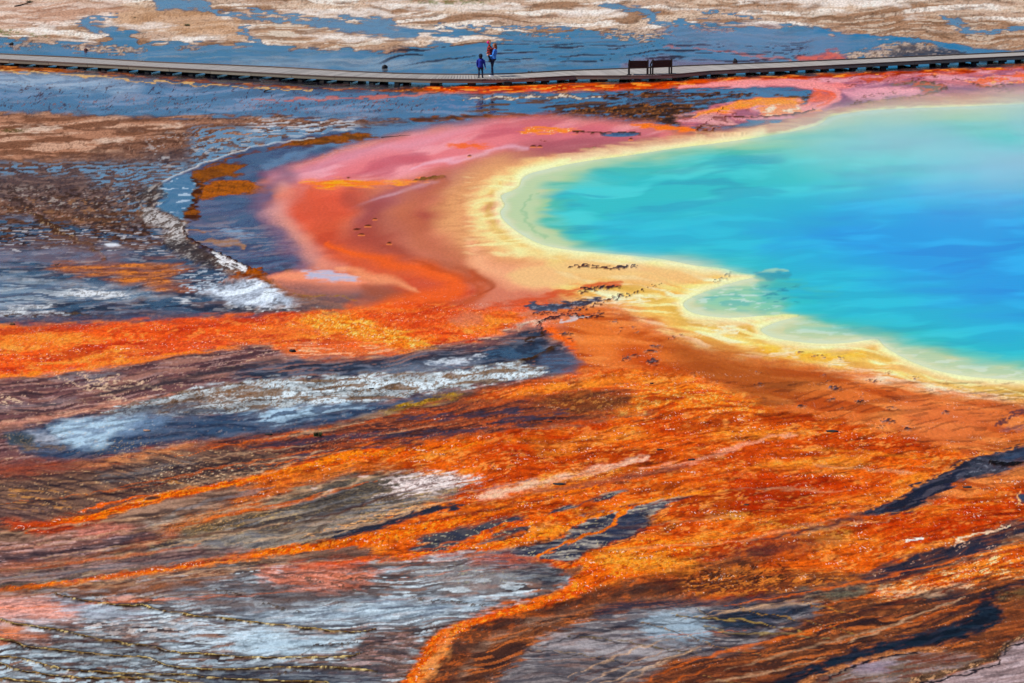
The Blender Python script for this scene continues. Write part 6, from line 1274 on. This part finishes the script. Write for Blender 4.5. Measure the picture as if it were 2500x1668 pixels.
# --- adult with dark jeans and light blue top, facing left, leaning back under the load ---
ax, ay = at(1203, 187.3, DZ)
adult = empty('person', (ax, ay, DZ + .001))
tag(adult, 'person in light blue top and dark jeans carrying a small child', 'person')
T_, B_ = [], []
F = Vector((-1, .25, 0)).normalized(); R = Vector((.25, 1, 0)).normalized()     # facing, lateral
def P3(f, l, z): return tuple(F * f + R * l + Vector((0, 0, z)))
for k, fo in ((-1, .02), (1, .10)):
    l = k * .095
    T_.append([P3(-.01, l * .9, .90) + (.10,), P3(.01 + fo * .3, l, .70) + (.088,), P3(.0 + fo * .6, l * 1.05, .48) + (.062,), P3(-.03 + fo, l * 1.05, .28) + (.056,), P3(-.05 + fo, l * 1.05, .09) + (.043,), P3(-.05 + fo, l * 1.05, .05) + (.045,)])
    T_.append([P3(-.09 + fo, l * 1.05, .036) + (.034,), P3(-.02 + fo, l * 1.08, .045) + (.042,), P3(.07 + fo, l * 1.1, .035) + (.040,), P3(.14 + fo, l * 1.12, .026) + (.026,)])
T_.append([P3(-.02, 0, .86) + (.13,), P3(-.03, 0, .98) + (.145,), P3(-.06, 0, 1.10) + (.125,), P3(-.09, 0, 1.25) + (.145,), P3(-.11, 0, 1.36) + (.13,), P3(-.12, 0, 1.43) + (.07,)])
T_.append([P3(-.11, -.17, 1.37) + (.06,), P3(-.11, 0, 1.40) + (.075,), P3(-.11, .17, 1.37) + (.06,)])
T_.append([P3(-.12, 0, 1.42) + (.05,), P3(-.11, 0, 1.52) + (.05,)])
B_.append((P3(-.05, .07, .90), (.12, .10, .10))); B_.append((P3(-.05, -.07, .90), (.12, .10, .10)))
T_.append([P3(-.11, -.19, 1.37) + (.058,), P3(-.10, -.25, 1.20) + (.05,), P3(-.04, -.25, 1.09) + (.045,), P3(.14, -.18, 1.10) + (.036,), P3(.24, -.10, 1.12) + (.028,)])
T_.append([P3(-.11, .19, 1.37) + (.058,), P3(-.08, .26, 1.22) + (.05,), P3(-.02, .25, 1.12) + (.045,), P3(.16, .16, 1.18) + (.036,), P3(.26, .06, 1.22) + (.028,)])
hand(T_, P3(.24, -.10, 1.12), F * .5 + R * .8, Vector((0, 0, 1)), 1, .6)
hand(T_, P3(.26, .06, 1.22), F * .5 - R * .8, Vector((0, 0, 1)), 1, .6)
head_parts(T_, B_, P3(-.09, 0, 1.60), 1.0, F + Vector((0, -.25, 0)))
def pick_adult(c):
    z = c.z; f = Vector(c).dot(F)
    if z < .062: return 3
    if z < .93: return 1
    if z > 1.455: return 0
    if f > .2: return 0
    return 2
fused('body', T_, B_, .014, [m_skin, m_denim, m_blue_top, m_shoe], pick_adult, adult)
T_, B_ = [], []
B_.append((P3(-.115, 0, 1.635), (.100, .100, .105))); B_.append((P3(-.16, 0, 1.56), (.075, .085, .10)))
T_.append([P3(-.175, 0, 1.60) + (.05,), P3(-.20, 0, 1.52) + (.045,), P3(-.21, 0, 1.42) + (.022,)])
fused('hair', T_, B_, .014, [m_brownhair], lambda c: 0, adult)

# --- toddler held against the chest ---
kx, ky = ax + F.x * .16, ay + F.y * .16 - .03
tod = empty('person', (kx, ky, DZ + 1.13))
tod.scale = (1.16, 1.16, 1.12)
tag(tod, 'small child in red and dark plaid jacket with pink cap, held in arms', 'person')
T_, B_ = [], []
T_.append([(.02, 0, .02, .10), (.0, 0, .12, .125), (-.01, 0, .26, .125), (-.01, 0, .36, .105), (-.02, 0, .43, .05)])
for k in (-1, 1):
    T_.append([(0, k * .13, .37, .05), (.06, k * .17, .28, .044), (.15, k * .13, .26, .038), (.22, k * .08, .28, .028)])
    hand(T_, (.22, k * .08, .28), (.9, -k * .4, .1), (0, 0, 1), .6, .6)
    T_.append([(.02, k * .07, .04, .075), (-.03, k * .13, -.06, .062), (.0, k * .15, -.18, .048), (.03, k * .15, -.27, .036)])
    T_.append([(.05, k * .15, -.29, .03), (.0, k * .155, -.30, .034), (-.06, k * .16, -.30, .026)])
T_.append([(-.02, 0, .42, .045), (-.02, 0, .50, .045)])
head_parts(T_, B_, (-.02, 0, .56), .92, (.5, -.8, 0))
def pick_tod(c):
    if c.z > .46: return 0
    if c.z < -.25: return 4
    if c.z < .03: return 1
    if c.x > .21: return 0
    q = (math.floor((c.z + c.x * .35) / .052) + math.floor((c.y + c.x * .6) / .06)) % 2
    return 2 if q else 3
fused('body', T_, B_, .012, [m_skin, m_navy, m_plaid_red, m_plaid_dark, m_dshoe], pick_tod, tod)
T_, B_ = [], []
B_.append(((-.035, .015, .605), (.090, .092, .085)))
fused('hair', T_, B_, .012, [m_redhair], lambda c: 0, tod)
T_, B_ = [], []
B_.append(((-.075, -.045, .575), (.062, .072, .07)))
fused('cap', T_, B_, .012, [m_pink], lambda c: 0, tod)

# --- standing child in a hooded blue jacket, seen from behind ---
cx, cy_ = at(1173.5, 191.0, DZ)
kid = empty('person', (cx, cy_, DZ + .001))
tag(kid, 'child in royal blue hooded jacket and dark trousers standing on the boardwalk', 'person')
T_, B_ = [], []
for k in (-1, 1):
    l = k * .075
    T_.append([(l, 0, .60, .082), (l * 1.05, .01, .42, .066), (l * 1.15, .01, .30, .052), (l * 1.2, -.01, .16, .05), (l * 1.25, -.01, .05, .045)])
    T_.append([(l * 1.25, -.05, .035, .034), (l * 1.3, .03, .04, .04), (l * 1.4 + .02, .12, .03, .032), (l * 1.4 + .03, .16, .024, .02)])
T_.append([(0, 0, .54, .12), (0, 0, .64, .135), (0, 0, .78, .13), (0, 0, .90, .135), (0, 0, .98, .10), (0, 0, 1.03, .055)])
T_.append([(-.14, 0, .94, .058), (0, 0, .97, .075), (.14, 0, .94, .058)])
T_.append([(-.155, 0, .94, .058), (-.185, .0, .80, .052), (-.18, .04, .66, .043), (-.17, .09, .58, .03)])
T_.append([(.155, 0, .94, .058), (.195, -.02, .78, .052), (.225, 0, .63, .042), (.245, .03, .54, .028)])
hand(T_, (-.17, .09, .58), (.1, .3, -1), (0, 1, 0), .75, .5)
hand(T_, (.245, .03, .54), (.15, .1, -1), (0, 1, 0), .75, .5)
T_.append([(0, 0, 1.0, .05), (0, 0, 1.08, .05)])
head_parts(T_, B_, (0, .01, 1.14), .95, (.25, 1, 0))
def pick_kid(c):
    if c.z < .07: return 3
    if c.z < .56 and abs(c.x) < .165: return 1
    if c.z < .555: return 0
    if c.z > 1.05: return 0
    return 2
fused('body', T_, B_, .013, [m_skin, m_denim, m_royal, m_dshoe], pick_kid, kid)
T_, B_ = [], []
B_.append(((0, -.015, 1.155), (.108, .105, .118))); B_.append(((0, -.05, 1.06), (.085, .07, .06)))
fused('hood', T_, B_, .013, [m_navy], lambda c: 0, kid)

# ---------------------------------------------------------------------------
#  ROCKS, STICKS, TUFTS ON THE FLAT
# ---------------------------------------------------------------------------
m_rock = simple_mat('dark_rock', (40, 36, 36), .85, .4, 12)
m_redrock = simple_mat('dark_red_rock', (78, 36, 40), .85, .35, 12)
m_brock = simple_mat('brown_crust_rock', (96, 66, 44), .85, .4, 14)
m_stick = simple_mat('grey_driftwood', (58, 46, 40), .85, .3, 6)
m_leaf = simple_mat('sedge_green', (52, 74, 34), .7, .3, 12, per_object=.2, bump=0)

def rock(u, v, w, h, label, mat=m_rock, shape='lump', group=None):
    """w, h in survey units (2500 across)"""
    x, y = at(u, v + h * .25)
    k = (Y_SC := (y * math.cos(PITCH) + H_CAM * math.sin(PITCH)) / FPX)
    W_, H_ = w * k, h * k
    bm = bmesh.new()
    bmesh.ops.create_icosphere(bm, subdivisions=3, radius=1.0)
    sd_ = rnd.random() * 50
    for q in bm.verts:
        n_ = q.co.normalized()
        d = 1 + .22 * math.sin(3.1 * n_.x + sd_) * math.cos(2.7 * n_.y + sd_ * 1.3) + .12 * math.sin(6.3 * n_.z + 5.1 * n_.x + sd_) + .06 * math.sin(13 * n_.y + 11 * n_.x)
        q.co = n_ * d
        if shape == 'peak':
            q.co.x *= 1 - .35 * max(q.co.z, 0); q.co.z *= 1.1
        if shape == 'slab' and q.co.z > .35:
            q.co.z = .35 + (q.co.z - .35) * .3
        if q.co.z < -.35: q.co.z = -.35
        q.co = Vector((q.co.x * W_ / 2, q.co.y * W_ * .42, (q.co.z + .3) * H_ / 1.3))
    me = bpy.data.meshes.new('rock'); bm.to_mesh(me); bm.free()
    for p in me.polygons: p.use_smooth = True
    o = obj_from('rock', me, mat)
    o.location = (x, y, 0.0); o.rotation_euler = (0, 0, rnd.uniform(-.3, .3))
    return tag(o, label, 'rock', group)

G1 = 'rocks in the shallow sheet behind the boardwalk'; G2 = 'small dark rocks on the mats'
rock(28, 108, 11, 5, 'low black rock in blue shallows near the left edge, behind the boardwalk', m_rock, 'lump', G1)
rock(210, 122.5, 10, 6, 'dark red rock in blue shallows behind the boardwalk', m_redrock, 'lump', G1)
rock(939, 165, 13, 9, 'largest round black rock behind the boardwalk, left of the people', m_rock, 'lump', G1)
rock(1291, 176.5, 5, 4, 'tiny black stone behind the boardwalk, left of a touching pair', m_rock, 'lump', G1)
rock(1298, 176.5, 5, 4, 'tiny black stone behind the boardwalk, right of a touching pair', m_rock, 'lump', G1)
rock(1795, 150.5, 12, 9, 'pointed black rock just behind the boardwalk, right of the benches', m_rock, 'peak', G1)
rock(30, 792, 14, 6, 'brown rock on the upper edge of the left orange band', m_brock, 'lump', G2)
rock(714, 857, 15, 6, 'black rock on the lower edge of the orange band, above the white crust', m_rock, 'lump', G2)
rock(907, 949, 12, 4, 'black stone lying on the long white crust', m_rock, 'slab', G2)
rock(656, 1060, 18, 5, 'flat black rock at the end of the blue pond', m_rock, 'slab', G2)
rock(358, 1051, 18, 4, 'flat pale brown rock inside the blue pond', simple_mat('pale_brown_rock', (170, 128, 104), .85, .3, 12), 'slab', G2)
rock(1342, 1029, 11, 3, 'thin black rock at the end of a slate streak above the big orange mat', m_rock, 'slab', G2)
rock(1366, 1182, 28, 5, 'wedge of black rock beside the pale track on the orange mat', m_rock, 'slab', G2)
rock(1611, 1098, 16, 4, 'small black rock in the upper middle of the orange mat', m_rock, 'slab', G2)
rock(1688, 1122, 18, 4, 'greyish black rock beside the pale broken track on the orange mat', m_rock, 'slab', G2)
rock(1822, 1233, 15, 5, 'lone black rock in the lower middle of the orange mat', m_rock, 'slab', G2)
rock(2032, 1053, 28, 6, 'long black rock near the smooth red brown shore field', m_rock, 'slab', G2)
rock(2361, 1190, 22, 6, 'black rock below the slate channel at the right', m_rock, 'slab', G2)
rock(1591, 936, 9, 4, 'small black stone on the smooth orange field below the gold shore', m_rock, 'slab', G2)

def stick(u0, v0, u1, v1, w, label):
    x0, y0 = at(u0, v0); x1, y1 = at(u1, v1)
    bm = bmesh.new()
    pts = []
    for i in range(6):
        t = i / 5
        pts.append((x0 + (x1 - x0) * t + rnd.uniform(-.02, .02), y0 + (y1 - y0) * t + rnd.uniform(-.05, .05), .03 + .05 * t, w * (1 - .6 * t)))
    tube_bm(bm, pts, 7)
    tube_bm(bm, [pts[3][:3] + (w * .4,), (pts[3][0] + .12, pts[3][1] + .15, .12, w * .2)], 6)
    o_ = Vector((x0, y0, 0))
    for q in bm.verts: q.co -= o_
    me = bpy.data.meshes.new('stick'); bm.to_mesh(me); bm.free()
    o = obj_from('stick', me, m_stick); o.location = o_
    return tag(o, label, 'stick')
stick(645, 224, 664, 221, .035, 'dark driftwood stick lying in the shallow sheet before the boardwalk')
stick(930, 337, 1003, 334, .022, 'long thin dark stick in the blue water before the pink shelf')
stick(133, 649, 145, 650, .03, 'short dark stick in the orange and blue shallows at the left')

stick(36, 17, 81, 8, .05, 'fallen dark log on the far flat at the upper left corner')
def tuft(name, u, v, wid, hgt, nblade, label, cat, mat=m_leaf):
    x, y = at(u, v)
    k = (y * math.cos(PITCH) + H_CAM * math.sin(PITCH)) / FPX
    W_, H_ = wid * k, hgt * k
    r = empty(name, (x, y, 0))
    bm = bmesh.new()
    for i in range(nblade):
        a = rnd.uniform(0, 2 * math.pi); rad = W_ * .5 * rnd.random() ** .5
        bx, by = math.cos(a) * rad, math.sin(a) * rad * .6
        h = H_ * rnd.uniform(.45, 1.0) * (1 - .45 * (rad / (W_ * .5)) ** 2)
        dx, dy = math.cos(a) * h * rnd.uniform(.05, .5), math.sin(a) * h * rnd.uniform(.05, .5)
        wv = W_ * .022
        px_, py_ = -math.sin(a + .6) * wv, math.cos(a + .6) * wv
        b0 = bm.verts.new((bx - px_, by - py_, -.01)); b1 = bm.verts.new((bx + px_, by + py_, -.01))
        m0 = bm.verts.new((bx + dx * .4 - px_ * .8, by + dy * .4 - py_ * .8, h * .6)); m1 = bm.verts.new((bx + dx * .4 + px_ * .8, by + dy * .4 + py_ * .8, h * .6))
        t0 = bm.verts.new((bx + dx, by + dy, h))
        bm.faces.new((b0, b1, m1, m0)); bm.faces.new((m0, m1, t0))
    me = bpy.data.meshes.new('blades'); bm.to_mesh(me); bm.free()
    obj_from('blades', me, mat, r)
    obj_from('root_mound', mesh_mound(W_ * .5, H_ * .12), m_brock, r)
    return tag(r, label, cat)
def mesh_mound(rx, h):
    bm = bmesh.new()
    bmesh.ops.create_icosphere(bm, subdivisions=2, radius=1.0)
    for q in bm.verts:
        q.co = Vector((q.co.x * rx, q.co.y * rx * .7, max(q.co.z, -.3) * h + .1 * h * math.sin(9 * q.co.x)))
    me = bpy.data.meshes.new('root_mound'); bm.to_mesh(me); bm.free()
    return me
tuft('grass_tuft', 776, 1066, 22, 19, 150, 'dark green grass tuft on the brown streaks below the blue pond', 'grass tuft')
tuft('shrub', 71, 6, 16, 7, 110, 'dark green low shrub at the upper left edge beside the log', 'shrub')
tuft('grass_tuft', 329, 45, 8, 5, 60, 'small olive tuft on the far flat, the left one of two', 'grass tuft')
tuft('grass_tuft', 457, 63, 14, 7, 90, 'wider olive tuft on the far flat, the right one of two', 'grass tuft')

# ---------------------------------------------------------------------------
#  STEAM over the spring
# ---------------------------------------------------------------------------
def steam():
    x0, x1, y0, y1, zt = 2.0, 46.0, 215.0, 300.0, 1.7
    me = mesh_box('steam', 0, 0, 0, x1 - x0, y1 - y0, zt, bevel=0)
    m = bpy.data.materials.new('steam')
    m.use_nodes = True
    nt = m.node_tree; nt.nodes.clear(); L = nt.links
    out = node(nt, 'ShaderNodeOutputMaterial'); pv = node(nt, 'ShaderNodeVolumePrincipled')
    pv.inputs['Color'].default_value = (.82, .95, 1.0, 1)
    pv.inputs['Anisotropy'].default_value = 0.2
    L.new(pv.outputs[0], out.inputs['Volume'])
    obj = node(nt, 'ShaderNodeTexCoord').outputs['Object']
    sep = node(nt, 'ShaderNodeSeparateXYZ'); L.new(obj, sep.inputs[0])
    mp = node(nt, 'ShaderNodeMapping'); mp.inputs['Scale'].default_value = (1.0, .55, 1.6); L.new(obj, mp.inputs['Vector'])
    n1 = noise(nt, mp.outputs[0], .12, 3.0, .55)
    base = mathn(nt, 'MULTIPLY', mathn(nt, 'SUBTRACT', n1, .38, True), STEAM)
    def fade(sock, centre, half, soft):
        d = mathn(nt, 'ABSOLUTE', mathn(nt, 'SUBTRACT', sock, centre))
        return mathn(nt, 'DIVIDE', mathn(nt, 'SUBTRACT', half, d), soft, True)
    fx = fade(sep.outputs[0], 4.0, 17.5, 14.0)
    fy = fade(sep.outputs[1], 6.0, 21.0, 15.0)
    fz = mathn(nt, 'DIVIDE', mathn(nt, 'SUBTRACT', zt / 2, sep.outputs[2]), zt, True)
    d = mathn(nt, 'MULTIPLY', mathn(nt, 'MULTIPLY', base, fx), mathn(nt, 'MULTIPLY', fy, fz))
    L.new(d, pv.inputs['Density'])
    o = obj_from('steam', me, m)
    o.location = ((x0 + x1) / 2, (y0 + y1) / 2, zt / 2 + .01)
    o['kind'] = 'stuff'
    tag(o, 'thin white steam drifting over the blue spring', 'steam')
STEAM = 2.0
steam()
